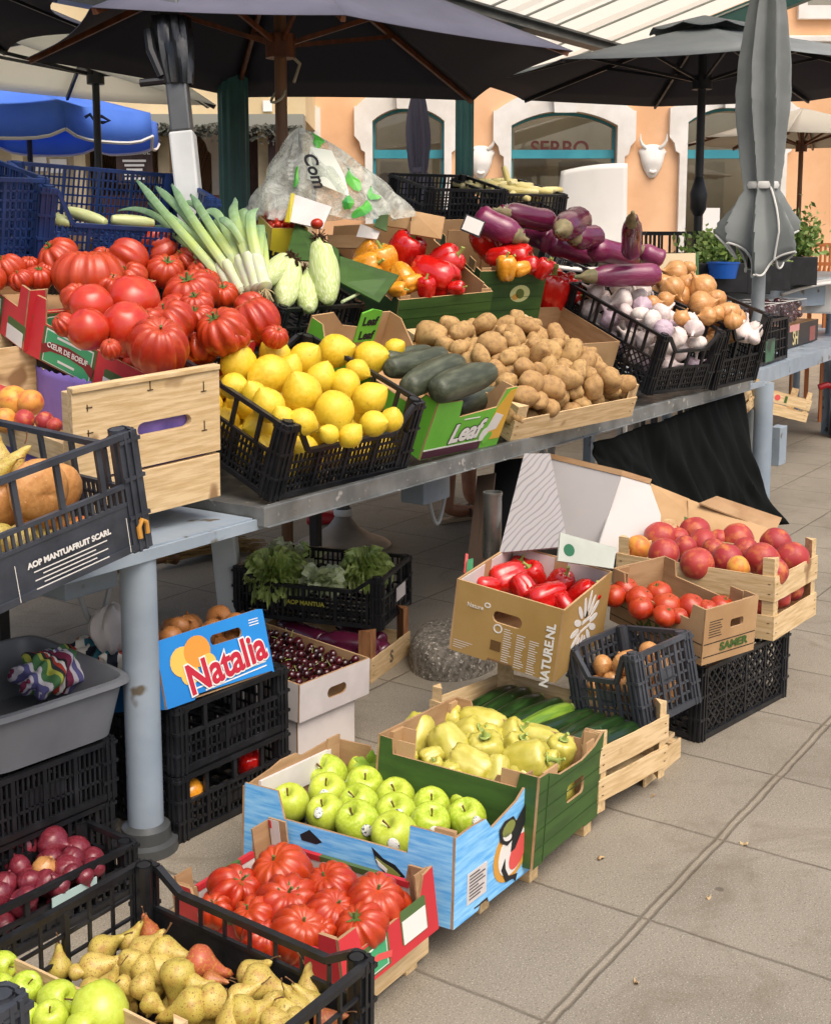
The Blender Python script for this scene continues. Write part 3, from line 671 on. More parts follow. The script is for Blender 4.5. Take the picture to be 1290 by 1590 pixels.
# ---------------------------------------------------------------- cream building with a dark wooden kiosk front, left
KD = 13.6; KO = Vector((VH.x*KD, VH.y*KD, 0))
KM = Matrix(((RT.x, 0, -VH.x, KO.x), (RT.y, 0, -VH.y, KO.y), (0, 1, 0, 0), (0, 0, 0, 1)))
def kw(px, py):
    q_ = KM.inverted() @ PP(px, py, KO, VH); return q_.x, q_.y
M_creamw = mat('cream_render', S('#d8c49c'), .85, c2=S('#c9b389'), sc=1.5)
M_brown = mat('dark_brown_wood', S('#3c241c'), .6, c2=S('#26150f'), sc=6, stretch=(6, 1, 6))
M_pillar = mat('pale_pillar_paint', S('#b8a888'), .7, c2=S('#a39170'), sc=3)
k = thing('kiosk_building', 'cream building with a dark open kiosk front and brown menu boards', 'building', KM)
x0, yk = kw(-60, 186); x1, _ = kw(474, 186)
MB().box(x0, yk, -1.5, x1, 6, -.05).build('upper_wall', M_creamw, k, smooth=False)
MB().box(x0, 0, -1.5, x1, yk, -1.4).build('back_wall', M_brown, k, smooth=False)
MB().box(x0, yk-.12, -.05, x1, yk+.04, .25).build('fascia', mat('grey_fascia', S('#8c8c80'), .7), k, smooth=False)
for px in (20, 118, 250, 407, 470):
    a_, _ = kw(px-9, 200); c_, _ = kw(px+9, 200); MB().box(a_, 0, -.3, c_, yk-.12, -.1).build('pillar', M_pillar, k, smooth=False)
a_, _ = kw(-60, 0); c_, yy = kw(118, 235); MB().box(a_, 0, -.35, c_, yk-.12, -.31).build('side_panel', M_pillar, k, smooth=False)
c_, yy = kw(474, 300); MB().box(x0, 0, -.5, c_, yy, -.45).build('counter', mat('red_brown_counter', S('#5a2a20'), .6), k, smooth=False)
def board(px0, py0, px1, py1, lines, dz=.02):
    (a_, b_), (c_, d_) = kw(px0, py1), kw(px1, py0)
    o_ = MB().box(a_, b_, dz, c_, d_, dz+.03).build('menu_board', M_brown, k, smooth=False)
    for (tx, fy, sz) in lines:
        link('printed_text', text_mesh(tx, sz, M_inkw, Matrix.Translation(((a_+c_)/2, b_+(d_-b_)*fy, dz+.033))), o_)
    q = MB()
    for i in range(5):                                              # lines of print too small to read
        wd = (c_-a_)*(.32-.05*(i % 3)); yy_ = b_+(d_-b_)*(.45-.085*i); q.box((a_+c_)/2-wd, yy_-.012, dz+.0302, (a_+c_)/2+wd, yy_+.012, dz+.032)
    q.build('printed_lines', M_inkw, o_, smooth=False)
board(183, 205, 237, 286, [('TERRACE', .62, .085)])
board(418, 205, 470, 286, [('TERRACE', .78, .07)])
M_paper = mat('white_paper', S('#e4e2de'), .6)
for px0, py0, px1, py1 in ((28, 241, 60, 263), (66, 244, 92, 266), (408, 155, 422, 172)):
    (a_, b_), (c_, d_) = kw(px0, py1), kw(px1, py0); MB().box(a_, b_, -.04 if py0 < 200 else -.305, c_, d_, -.02 if py0 < 200 else -.28).build('notice', M_paper, k, smooth=False)
q = MB(); rg = random.Random(3); M_garl = mat('dark_garland', S('#2c3024'), .8, c2=S('#4c4a40'), sc=20)
gx0, gy0 = kw(178, 192); gx1, _ = kw(474, 192)
for i in range(900):
    x = rg.uniform(gx0, gx1); y = gy0-.02-abs(rg.gauss(0, .06))-.03*abs(math.sin(x*6)); d = Vector((rg.uniform(-1, 1), rg.uniform(-1, .3), rg.uniform(-.3, 1)))*.05
    p = Vector((x, y, .27+rg.random()*.08)); e = d.cross(Vector((.3, .5, 1))).normalized()*.018
    q.add([p-e, p+e, p+d+e*.3, p+d-e*.3], [(0, 1, 2, 3)])
q.build('garland', M_garl, k, smooth=False)
# ---------------------------------------------------------------- parasols
M_navy = mat('dark_slate_canvas', S('#5c5c6c'), .85, c2=S('#535362'), sc=3, bump=.1, bsc=300)
M_undershade = mat('shaded_underside_canvas', S('#1a1b2a'), .9)  # same canvas; shade under the canopies painted in as a near-black colour
M_gcan = mat('grey_canvas', S('#7a8082'), .85, c2=S('#70767a'), sc=3, bump=.1, bsc=300)
M_pip = mat('white_piping', S('#c9c9c4'), .7)
M_ribw = mat('varnished_wood', S('#6e3d1f'), .4, c2=S('#54301a'), sc=4, stretch=(8, 8, 1))
M_polw = mat('brown_pole_wood', S('#75502f'), .5, c2=S('#5c3d22'), sc=4, stretch=(8, 8, 1))
M_bmet = mat('black_metal', S('#1c1d20'), .4, rvar=.1)
M_gmet = mat('grey_metal', S('#5a5d5e'), .4, c2=S('#4c4f50'), sc=5, metal=.3)
M_steel = mat('steel', S('#9c9c98'), .3, metal=.8, c2=S('#7c7c78'), sc=6, rvar=.1)
M_creamc = mat('cream_canvas', S('#e2e0d4'), .85, trans=.6, bump=.1, bsc=300)
M_bluec = mat('blue_canvas', S('#6c9ff4'), .7, c2=S('#6094ee'), sc=2, trans=.5)
def canopy(root, rim, apex, m, sag=.05, edge_sag=.06, valance=0, nr=7, ne=8, trim=None, lining=None):
    """fabric stretched from the apex over ribs to the rim points"""
    q = MB(); n_ = len(rim); tr = MB()
    for i in range(n_):
        A, B = Vector(rim[i]), Vector(rim[(i+1) % n_]); Cn = (A+B)/2; ax = Vector(apex)
        def fn(u, v):
            e = A.lerp(B, u); e = e.lerp(ax, edge_sag*4*u*(1-u)*1.0)
            p = ax.lerp(e, v); p.z -= sag*4*u*(1-u)*v*(1.0-.2*v)+.10*math.sin(v*math.pi)*0; return p
        q.grid(fn, ne, nr)
        if valance:
            def fv(u, v):
                p = fn(u, 1); d = (p-ax); d.z = 0; d.normalize(); return p+Vector((0, 0, -valance*v*(1-.25*(2*u-1)**4)))+d*(.01*v)
            q.grid(fv, ne, 2)
            tr.tube([fv(k/ne, 1) for k in range(ne+1)], .012, 5)
        elif trim: tr.tube([fn(k/ne, 1) for k in range(ne+1)], .006, 5)
    o_ = q.build('canopy', m, root, angle=25)
    if sum(p.normal.z for p in o_.data.polygons) < 0: o_.data.flip_normals()
    sd_ = o_.modifiers.new('thick', 'SOLIDIFY'); sd_.thickness = .003
    if lining: o_.data.materials.append(lining); sd_.material_offset = 1  # inner face coloured dark to stand in for shade beneath the fabric
    if tr.v: tr.build('piping', M_pip, o_)
    return o_
def parasol(name, label, c, rim, apex, hub_z, m, pole_r, pole_m, rib_m, ribs=True, z0=0, **kw_):
    r = thing(name, label, 'parasol', Matrix.Translation(c)); c = Vector(c)
    loc = [Vector(p)-c for p in rim]; ap = Vector(apex)-c
    cn = canopy(r, loc, ap, m, **kw_)
    MB().tube([(0, 0, z0-c.z), (0, 0, ap.z-.02)], pole_r, 14).build('pole', pole_m, r)
    if ribs:
        hb = Vector((ap.x*.2, ap.y*.2, hub_z-c.z))
        MB().lathe([(pole_r, -.05), (pole_r*2.4, -.05), (pole_r*2.4, .05), (pole_r, .05)], 12, hb).build('hub', rib_m, r)
        for p in loc:
            q = MB(); q.bar(ap+Vector((0, 0, -.03)), p.lerp(ap, .015)+Vector((0, 0, -.018)), .018, .026); q.build('rib', rib_m, r, smooth=False)
            md = ap.lerp(p, .5)+Vector((0, 0, -.03)); MB().bar(hb, md, .014, .02).build('strut', rib_m, r, smooth=False)
    return r
# big dark parasol over the stall
rim = [(3.765, 4.702, 2.30), (5.441, 4.983, 2.3), (6.353, 3.951, 2.3), (4.945, 2.573, 2.3), (3.697, 2.848, 2.3), (3.076, 3.486, 2.3)]
PB = PY(437, 200, 3.62)
big = parasol('market_parasol', 'large dark slate parasol with varnished wooden ribs and pole over the stall', (PB.x, PB.y, 0), rim, (PB.x, PB.y, 2.78), 2.32, M_navy, .027, M_polw, M_ribw, sag=.03, edge_sag=.05, lining=M_undershade)
q = MB(); hz = 2.27
q.tube([(.03*math.cos(t)-.02, .03*math.sin(t), hz-.1-.09*math.sin(t/2)) for t in [k*.45 for k in range(15)]], .006, 6); q.tube([(.02, 0, hz+.05), (.07, -.05, hz-.02), (.04, -.04, hz-.1)], .008, 6)
q.build('rope', mat('pale_rope', S('#b0a890'), .8), big)
# another dark parasol that only shows its scalloped edge in the top-left corner
c0 = PZ(-260, 20, 2.45)
rim = [Vector((c0.x, c0.y, 2.45))+Vector((math.cos(t), math.sin(t), 0))*1.15 for t in [k*math.pi/4+.25 for k in range(8)]]
parasol('market_parasol', 'dark parasol cut off by the top left corner of the picture', (c0.x, c0.y, 0), rim, (c0.x, c0.y, 2.85), 2.35, M_navy, .025, M_bmet, M_bmet, sag=.05, edge_sag=.12, lining=M_undershade)
# grey parasol by the restaurant
c0 = PD(1086, 250, 9.0); zz = H+(2.36-H)*9/7
rim = [Vector((c0.x, c0.y, zz))+Vector((math.cos(t), math.sin(t), 0))*1.645 for t in [k*math.pi/4+.62 for k in range(8)]]
gp = parasol('market_parasol', 'dark grey open parasol with a frilled vent top on a black pole', (c0.x, c0.y, 0), rim, (c0.x, c0.y, zz+.40), zz, M_gcan, .03, M_bmet, M_bmet, sag=.03, edge_sag=.04, lining=M_undershade)
q = MB()
def vent(u, v):
    t = 2*math.pi*u; r_ = .02+.36*v; return Vector((r_*math.cos(t), r_*math.sin(t), zz+.46-.09*v-.03*v*abs(math.sin(8*t/2))))
q.grid(vent, 64, 5, closed=True); vo = q.build('vent', M_gcan, gp); vo.modifiers.new('t', 'SOLIDIFY').thickness = .003
MB().lathe([(.03, 1.66), (.058, 1.71), (.064, 1.82), (.04, 1.91), (.03, 1.94)], 12).build('crank_housing', M_bmet, gp)
# cream parasol behind, on its dark pole
c0 = PD(151, 200, 7.4); zz = PD(151, 150, 7.4).z
ra = [PZ(-330, 60, zz+.16), PZ(345, 186, zz+.02), PZ(60, 60, zz+.25), PZ(300, 128, zz+.1)]
cr = [Vector((c0.x, c0.y, zz+.03))+RT*a_+VH*b_+Vector((0, 0, h_)) for a_, b_, h_ in ((-1.5, -.95, .16), (-.2, -1.25, .14), (.74, -.2, -.10), (.55, .75, .0), (-.5, 1.2, .1), (-1.6, .6, .2))]
cp = parasol('market_parasol', 'pale cream parasol on a dark pole above the blue parasol', (c0.x, c0.y, 0), cr, (c0.x, c0.y, zz+.42), zz+.12, M_creamc, .022, M_bmet, M_bmet, sag=.04, edge_sag=.04)
# blue parasol
c0 = PD(45, 200, 9.2); zr = PD(120, 180, 9.2).z
rim = [Vector((c0.x, c0.y, zr))+Vector((math.cos(t), math.sin(t), 0))*.98 for t in [k*math.pi/4+.35 for k in range(8)]]
bp_ = parasol('beach_parasol', 'bright blue parasol with white edged valance in front of the kiosk', (c0.x, c0.y, 0), rim, (c0.x, c0.y, PD(45, 128, 9.2).z), zr-.05, M_bluec, .02, M_bmet, M_steel, sag=.02, edge_sag=.03, valance=.22)
q = MB(); pz = PD(152, 185, 8.3)
lg = [PD(px, py, 8.42)-c0.xyz*0 for px, py in ((132, 182), (140, 177), (146, 186), (158, 180), (170, 187), (160, 190), (150, 188))]
q.tube([p-Vector((c0.x, c0.y, 0)) for p in lg], .012, 5); q.build('printed_mark', mat('dark_blue_ink', S('#1a2c5c'), .6), bp_)

# furled grey parasol on the right, tied with its own strap
PF = PD(1178, 430, 7.15)
def furled(name, label, base, ztop, ztie, zbot, rmax, m, pole_r, pole_m, seed, nf=7, skirt=1.15, trim=True):
    r = thing(name, label, 'parasol', (base.x, base.y, 0)); L = ztop-zbot
    MB().tube([(0, 0, 0), (0, 0, ztop+.15)], pole_r, 14).build('pole', pole_m, r)
    rg = random.Random(seed); ph = [rg.random()*6 for _ in range(4)]; ft = (ztop-ztie)/L
    def fn(u, v):
        t = 2*math.pi*u; z = ztop-L*v
        if v < ft: x = v/ft; base_r = rmax*(.35+.75*math.sin(min(1, x*1.25)*math.pi*.62))*(1-.28*max(0, (x-.55)/.45)**2); amp = .34
        else: x = (v-ft)/(1-ft); base_r = rmax*(.60+(skirt-.60)*min(1, x*1.5)**.85); amp = .30+.16*x
        w1 = nf*t/2+ph[0]+1.1*math.sin(v*3.2+ph[1]); f = (1-2*abs(math.sin(w1))**.9)*.8+.35*math.sin(3*t+ph[2])+.2*math.sin(2*t+5*v)
        ox = 0 if v < ft else .10*x*rmax*math.sin(2*t+ph[3])
        rr = max(pole_r*1.08, base_r*(1+amp*f)+ox)
        dz = 0 if v < ft else (-.075*x*x*(math.sin(2*t+ph[3])+.8*abs(math.sin(w1)))+.05*x*x*math.sin(5*t+ph[1]))
        return Vector((rr*math.cos(t), rr*math.sin(t), z+dz))
    o_ = None; q = MB(); q.grid(fn, 168, 44, closed=True); o_ = q.build('furled_canopy', m, r, angle=60); o_.modifiers.new('t', 'SOLIDIFY').thickness = .004
    if trim:
        MB().tube([fn(k/168, 1) for k in range(169)], .0065, 6).build('piping', M_pip, o_)
        a0 = .62
        MB().tube([fn(a0+.02*math.sin(v_*9), v_)*1.0+Vector((fn(a0, v_).x, fn(a0, v_).y, 0)).normalized()*.008 for v_ in [ft+(1-ft)*k/9 for k in range(10)]], .006, 6).build('piping', M_pip, o_)
    MB().lathe([(rmax*.78, ztie-.02), (rmax*.84, ztie), (rmax*.78, ztie+.02)], 24).build('strap', M_pip if trim else m, r)
    return r
zt = PD(1178, -70, 7.15).z
furled('furled_parasol', 'tall furled grey parasol with white piping tied on a pale pole', PF, zt, PD(1178, 288, 7.15).z, PD(1178, 390, 7.15).z, .112, mat('pale_grey_canvas', S('#787d7c'), .85, c2=S('#6d7271'), sc=4, bump=.1, bsc=300), .038, mat('pale_grey_paint', S('#9aa0a2'), .45, c2=S('#878d90'), sc=5), 4, skirt=1.62)
PF2 = PD(650, 280, 9.0)
furled('furled_parasol', 'thin furled slate purple parasol in front of the left restaurant window', PF2, PD(650, 130, 9).z, PD(650, 264, 9).z, PD(650, 292, 9).z, .068, mat('slate_purple_canvas', S('#5b5868'), .85), .02, M_bmet, 9, nf=8, skirt=1.3, trim=False)
# grey-white second small parasol far right and its brown pole
c0 = PD(1243, 250, 11.5)
zr = PD(1243, 218, 11.5).z
rim = [Vector((c0.x, c0.y, zr))+Vector((math.cos(t), math.sin(t), 0))*1.05 for t in [k*math.pi/4+.2 for k in range(8)]]
parasol('market_parasol', 'pale beige parasol on a thin brown pole near the restaurant at far right', (c0.x, c0.y, 0), rim, (c0.x, c0.y, PD(1243, 168, 11.5).z), zr-.05, mat('beige_canvas', S('#b9b2a2'), .85, trans=.15), .022, M_polw, M_ribw, sag=.02, edge_sag=.03)

# grey crank pole with a shrink-wrapped housing and a white sleeve
B0 = PD(292, 290, 4.55); B1 = PD(262, 0, 4.55); dr = (B1-B0).normalized()
gp_ = thing('crank_pole', 'grey parasol pole with black plastic wrapped crank and white lower sleeve', 'parasol pole', (B0.x, B0.y, 0))
ob = Vector((B0.x, B0.y, 0)); foot = B0+dr*(-(B0.z)/dr.z)
def on(py): t_ = (290-py)/290; return B0.lerp(B1, t_)-ob
def sqtube(p, q_, w_, m_, nm): 
    s_ = MB().bar(p, q_, w_, w_, up=-VD); return s_.build(nm, m_, gp_, smooth=False, bevel=.008)
sqtube(foot-ob, on(206), .088, mat('white_sleeve', S('#c3c6c4'), .5, c2=S('#b4b8b6'), sc=6), 'sleeve')
sqtube(on(206), on(-120), .076, M_gmet, 'pole')
def hs(u, v):
    t = 2*math.pi*u; p = on(26+104*v); sx_ = .068+.012*math.sin(v*2.6)-.02*v; wr = .006*math.sin(9*t+4*v)+.004*math.sin(17*t)
    a_ = RT*math.cos(t)*(sx_+wr)+VH*math.sin(t)*(sx_+wr); return p+a_
M_wrap = mat('black_plastic_wrap', S('#141517'), .3, coat=.25, bump=.5, bsc=40, stretch=(3, 3, .6))
q = MB(); q.grid(hs, 36, 16, closed=True); q.build('crank_housing', M_wrap, gp_)
q = MB(); q.tube([on(48)-RT*.08-VH*.03, on(80)-RT*.075-VH*.04, on(120)-RT*.045-VH*.04], [.018, .02, .016], 8); q.tube([on(126)-RT*.04-VH*.03, on(130)-RT*.13-VH*.03], .014, 8); q.build('crank_handle', M_bmet, gp_)

# ---------------------------------------------------------------- market hall: green iron columns and a translucent sloping roof
XE = 10.6; E0 = PXp(850, 128, XE); E1 = PXp(1168, 0, XE); sl = (E1-E0)
hall = thing('market_hall', 'market hall roof of white translucent sheets on dark green iron columns', 'canopy', (0, 0, 0))
nrm = Vector((1, 0, 0)).cross(sl).normalized()
def rp(px, py): return PP(px, py, E0, nrm)
Ea = E0-sl*.0; top = E0+sl*1.9; X0 = 3.4
m, n, l, b = nt('translucent_sheet'); b.inputs['Base Color'].default_value = S('#d6d4c6'); b.inputs['Roughness'].default_value = .5
t = n.new('ShaderNodeBsdfTranslucent'); t.inputs[0].default_value = S('#f2efe0'); ms = n.new('ShaderNodeMixShader'); ms.inputs[0].default_value = .72
l.new(b.outputs[0], ms.inputs[1]); l.new(t.outputs[0], ms.inputs[2]); l.new(ms.outputs[0], [x for x in n if x.type == 'OUTPUT_MATERIAL'][0].inputs[0]); M_sheet = m
q = MB(); nx = 130
def rf(u, v):
    p = Ea.lerp(top, v); p = Vector((X0+(XE-X0)*u, p.y, p.z)); k_ = int(round(u*nx)) % 10; p += nrm*(.028 if k_ in (0, 1) else 0)*(1 if nrm.z > 0 else -1); return p
q.grid(rf, nx, 4); q.build('roof_sheet', M_sheet, hall, smooth=False)
q = MB()
for k in range(15):
    x = X0+.15+(XE-X0-.2)*k/14; q.bar(Vector((x, E0.y, E0.z))-nrm*(.03 if nrm.z > 0 else -.03), Vector((x, top.y, top.z))-nrm*(.03 if nrm.z > 0 else -.03), .022, .012, up=nrm)
q.build('seam', mat('grey_seam', S('#b4b8b0'), .6), hall, smooth=False)
dn = Vector((0, 0, -.09))
MB().bar(E0+dn, top+dn, .09, .17, up=nrm).build('rafter', M_green, hall, smooth=False)
for xx in (6.3, 4.0): MB().bar(Vector((xx, E0.y, E0.z))+dn, Vector((xx, top.y, top.z))+dn, .09, .17, up=nrm).build('rafter', M_green, hall, smooth=False)
for pa, pb in (((735, 0), (975, 62)),):
    a_, c_ = rp(*pa), rp(*pb); yy, zz2 = (a_.y+c_.y)/2, (a_.z+c_.z)/2
    q = MB(); q.bar((X0, yy, zz2-.05), (XE, yy, zz2-.05), .07, .02, up=nrm); q.bar((X0, yy, zz2-.12), (XE, yy, zz2-.12), .07, .015, up=nrm); q.bar((X0, yy, zz2-.085), (XE, yy, zz2-.085), .012, .06, up=nrm); q.build('purlin', M_gmet, hall, smooth=False)
lampp = rp(808, 18); MB().box(lampp.x-.06, lampp.y-.06, lampp.z-.24, lampp.x+.06, lampp.y+.06, lampp.z-.15).build('junction_box', M_green, hall, smooth=False, bevel=.01)
MB().bar((X0, E0.y, E0.z-.06), (XE+.1, E0.y, E0.z-.06), .12, .12).build('gutter', M_gmet, hall, smooth=False)
for cx_, dd in ((363, 6.9), (721, 8.7)):
    p = PD(cx_, 230, dd); rr = (46 if cx_ < 500 else 27)/2/F*dd
    q = MB()
    def colf(u, v):
        t = 2*math.pi*u; f = rr*(1+.06*math.cos(12*t)); z = v*2.95; return Vector((f*math.cos(t), f*math.sin(t), z))
    q.grid(colf, 72, 4, closed=True); q.lathe([(rr*1.5, 0), (rr*1.5, .12), (rr*1.15, .2)], 24)
    o_ = q.build('column', M_green, hall); o_.location = (p.x, p.y, 0)

# ---------------------------------------------------------------- the stall table
M_bluegrey = mat('blue_grey_paint', S('#93a0ab'), .45, c2=S('#84919d'), sc=4, spots=S('#5e5648'), spotsc=14, spotlo=.66, rvar=.15, bump=.06, bsc=30)
M_galv = mat('galvanised_steel', S('#8a8c8a'), .42, c2=S('#6c6e6c'), sc=7, metal=.55, spots=S('#b8b8b2'), spotsc=24, spotlo=.64, rvar=.15, bump=.08, bsc=40)
tb = thing('market_table', 'long blue grey steel market table with a galvanised front tray', 'table', (0, 0, 0))
q = MB(); x0, x1, y0, y1, zt_, zl, zb = 2.41, 6.06, 2.13, 3.35, .775, .803, .752
q.box(x0, y0+.004, zt_-.004, x1, y1, zt_); q.box(x0-.002, y0, zb, x1, y0+.004, zl); q.box(x0-.004, y0, zb, x0, y1, zl); q.bar((x0, y0+.012, zl), (x1, y0+.012, zl), .02, .003); q.bar((x0, y0-.004, zb), (x1, y0-.004, zb), .012, .003)
q.build('tray', M_galv, tb, smooth=False, bevel=.0015)
MB().box(.1, 2.166, .757, 2.40, 3.3, .7735).build('table_top', M_bluegrey, tb, smooth=False)
MB().box(.1, 2.155, .742, 6.35, 2.165, .7715 if 0 else .7695).box(.1, 2.166, .744, 6.35, 2.26, .750).box(.1, 3.2, .69, 6.35, 3.26, .750).build('beam', M_bluegrey, tb, smooth=False)
for (px, py, yy, rr) in ((221, 1335, 2.205, .044), (1182, 830, 2.2, .05)):
    p = PY(px, 1100 if px < 500 else 720, yy)
    q = MB(); q.tube([(p.x, p.y, .0), (p.x, p.y, .7435)], rr, 28); lg = q.build('leg', M_bluegrey, tb)
    q = MB(); q.lathe([(rr, .07), (rr*1.35, .06), (rr*1.4, .03), (rr*1.75, .024), (rr*1.8, 0)], 28, (p.x, p.y, 0)); q.build('foot_flange', M_gmet, lg)
    q = MB(); q.box(p.x-.02, 3.2, 0, p.x+.03, 3.25, .68); q.build('leg', M_bluegrey, tb, smooth=False)
p = PY(1207, 690, 2.26); MB().box(p.x-.02, 2.24, p.z-.12, p.x+.1, 2.3, p.z+.1).build('bracket', M_bluegrey, tb, smooth=False, bevel=.004)
for px, py in ((128, 908), (668, 768)):
    p = PY(px, py, 2.42)
    so2 = MB().box(p.x-.07, 2.4, p.z-.025, p.x+.1, 2.5, .7435).build('socket_box', M_bluegrey, tb, smooth=False, bevel=.005)
    MB().tube([(p.x-.02+.1*t, 2.41, p.z-.02-.09*math.sin(math.pi*t)) for t in [k/10 for k in range(11)]], .007, 7).build('cable_loop', mat('pale_cable', S('#9a9c9c'), .5), so2)
# neighbouring table on the right
t2 = thing('market_table', 'blue grey market table at right with cherry trays on it', 'table', (0, 0, 0))
a_ = PZ(1150, 583, .78); c_ = PZ(1290, 538, .78); dx = (c_-a_).normalized(); nx_ = Vector((-dx.y, dx.x, 0))
q = MB(); A_ = a_-dx*.15
q.bar(A_+nx_*.4+Vector((0, 0, -.012)), A_+dx*4.5+nx_*.4+Vector((0, 0, -.012)), .8, .02); q.build('table_top', M_bluegrey, t2, smooth=False)
MB().bar(A_+nx_*.0+Vector((0, 0, -.045)), A_+dx*4.5+Vector((0, 0, -.045)), .012, .085).build('beam', M_bluegrey, t2, smooth=False)
for kx, ky in ((1.0, .1), (1.0, .7), (4.2, .1), (4.2, .7)): p = A_+dx*kx+nx_*ky; MB().tube([(p.x, p.y, 0), (p.x, p.y, .755)], .03, 14).build('leg', M_bluegrey, t2)
# far counter with planters in front of the restaurant
t3 = thing('market_table', 'pale grey counter with flower boxes in front of the restaurant', 'table', (0, 0, 0))
a_ = PD(930, 446, 9.0); c_ = PD(1330, 428, 9.6)
MB().bar(a_, c_, .9, .05).build('table_top', mat('pale_grey_paint', S('#9aa0a2'), .45), t3, smooth=False)
MB().bar(a_-VH*.44+Vector((0, 0, -.1)), c_-VH*.44+Vector((0, 0, -.1)), .03, .16).build('beam', M_bluegrey, t3, smooth=False)
for f_ in (.1, .9): p = a_.lerp(c_, f_); MB().tube([(p.x, p.y, 0), (p.x, p.y, p.z-.03)], .035, 12).build('leg', M_bluegrey, t3)
# ---------------------------------------------------------------- printed board materials
M_bprint = mat('blue_printed_board', S('#55a6e4'), .55, c2=S('#92cbf0'), sc=30, lo=.36, hi=.66, stretch=(.45, .45, 4.5), det=9, rvar=.1)
M_gprint = mat('green_printed_board', S('#3a5a22'), .6, c2=S('#2f4c1c'), sc=6, stretch=(1, 1, 5))
M_rprint = mat('red_printed_board', S('#c8323a'), .5, c2=S('#b82c34'), sc=4)
M_gband = mat('green_printed_band', S('#4a6334'), .6)
M_wflap = mat('white_flap', S('#d6d0cc'), .6, c2=S('#c8c2be'), sc=6)
M_lgreen = mat('light_green_print', S('#3f9a68'), .55)
M_orange = mat('ochre_print', S('#c8923a'), .5)
M_redp = mat('coral_print', S('#d0504c'), .5)
M_olive = mat('olive_print', S('#7c8440'), .5)
M_tray = mat('black_tray', S('#141416'), .25, coat=.3)

def fruit_px(M, w, lst, make, dz=None):
    out = []
    for it in lst:
        px, py, rp_ = it[:3]; p = on_plane(M, w if len(it) < 4 or not isinstance(it[3], float) else it[3], px, py)
        out.append(make(p, rz(rp_, p), it))
    return out

# ---- blue carton of green apples
P_BLUE = (2.031, 1.30, .082, 3.3, -1.1, 4.7); a, b, h = .382, .559, .198
pf = [(0, 0), (.11, 0), (.118, .014), (.15, .014), (.158, 0), (a, 0), (a, h+.012), (a-.06, h+.008), (a-.10, h-.012), (a-.22, h-.035), (a-.25, h-.005), (.075, h-.002), (0, h-.004)]
pl = [(0, 0), (b, 0), (b, h), (b-.10, h), (b-.105, h-.06), (b-.35, h-.06), (b-.44, h-.055), (b-.45, h-.025), (.10, h-.02), (.095, h), (0, h)]
pl = [(0, 0), (b, 0), (b, h-.002), (b-.11, h-.002), (b-.115, h-.062), (.12, h-.062), (.10, h-.002), (0, h-.002)]
pr = dip(b, h, h-.062, .1, .1)
pb = [(0, 0), (a, 0), (a, h-.01), (a-.02, h-.01), (a-.1, h+.002), (a-.14, h+.012), (a-.2, h+.012), (a-.22, h), (.02, h+.01), (0, h+.01)]
apple_box, W = carton('fruit_carton', 'sky blue brush printed carton of green apples with a fruit emblem', 'carton', P_BLUE, a, b, h, M_bprint, {'F': pf, 'L': pl, 'R': pr, 'B': pb})
MBX = pose(*P_BLUE)
# inner white flap of the back wall, and corner tabs
q = MB(); q.box(.05, b-.014, h-.075, a-.05, b-.0065, h-.012); q.build('inner_flap', M_wflap, W['B'], smooth=False)
for (x0, y0, x1, y1, hh) in ((.008, .008, .02, .055, h+.004), (a-.055, .0065, a-.007, .012, h+.03), (a-.012, .012, a-.0065, .06, h+.02), (a-.06, b-.012, a-.008, b-.0065, h+.015)):
    MB().box(x0, y0, .01, x1, y1, hh).build('corner_tab', M_kraft, apple_box, smooth=False)
dk = lambda W_, s_, o_, m_, n_=.0012: decal(W_, s_, a, b, o_, m_, n_)
# fruit emblem on the end wall: ochre ring, white core, coral heart, black stalk stroke and leaf
cx, cy = .284, .090
ek = lambda W_, s_, o_, m_, n_=.0012: dk(W_, s_, [(min(.379, cx+(x-cx)*1.45), cy+(y-cy)*.86) for x, y in o_], m_, n_)
ek(W['F'], 'F', ell(cx-.014, cy-.012, .062, .076, 24, -.25), M_orange); ek(W['F'], 'F', ell(cx-.014, cy-.014, .046, .060, 24, -.25), M_inkw, .0021)
ek(W['F'], 'F', [(cx-.04, cy-.02), (cx-.052, cy-.045), (cx-.035, cy-.085), (cx-.01, cy-.09), (cx-.002, cy-.102), (cx+.004, cy-.084), (cx-.026, cy-.074), (cx-.038, cy-.048)], M_ink, .003)
ek(W['F'], 'F', ell(cx+.004, cy-.024, .026, .044, 20, -.45), M_redp, .003)
ek(W['F'], 'F', [(cx-.022, cy-.012), (cx-.012, cy+.055), (cx+.03, cy+.097), (cx+.068, cy+.09), (cx+.03, cy+.05), (cx-.008, cy-.01)], M_ink, .0039)
ek(W['F'], 'F', [(cx-.062, cy+.068), (cx-.058, cy+.032), (cx-.035, cy+.012), (cx-.006, cy+.022), (cx-.002, cy+.055), (cx-.016, cy+.08), (cx-.045, cy+.082)], M_ink, .0035)
ek(W['F'], 'F', ell(cx-.032, cy+.056, .022, .018, 16, .5), M_olive, .0044); ek(W['F'], 'F', ell(cx-.036, cy+.036, .016, .010, 16, -.6), M_inkw, .0044)
lab = dk(W['F'], 'F', rect(.055, .03, .142, .098), M_white)
q = MB(); FM_ = wallM('F', a, b)
for i in range(8):
    wdt = (.045, .07, .06, .07, .04, .066, .058, .05)[i]; z_ = .09-.0072*i
    q.add([FM_ @ Vector(v) for v in ((.062, z_, .0026), (.062+wdt, z_, .0026), (.062+wdt, z_+.0026, .0026), (.062, z_+.0026, .0026))], [(0, 1, 2, 3)])
q.build('printed_lines', M_ink, W['F'], smooth=False)
dk(W['F'], 'F', rect(.09, .010, .15, .013), M_ink)
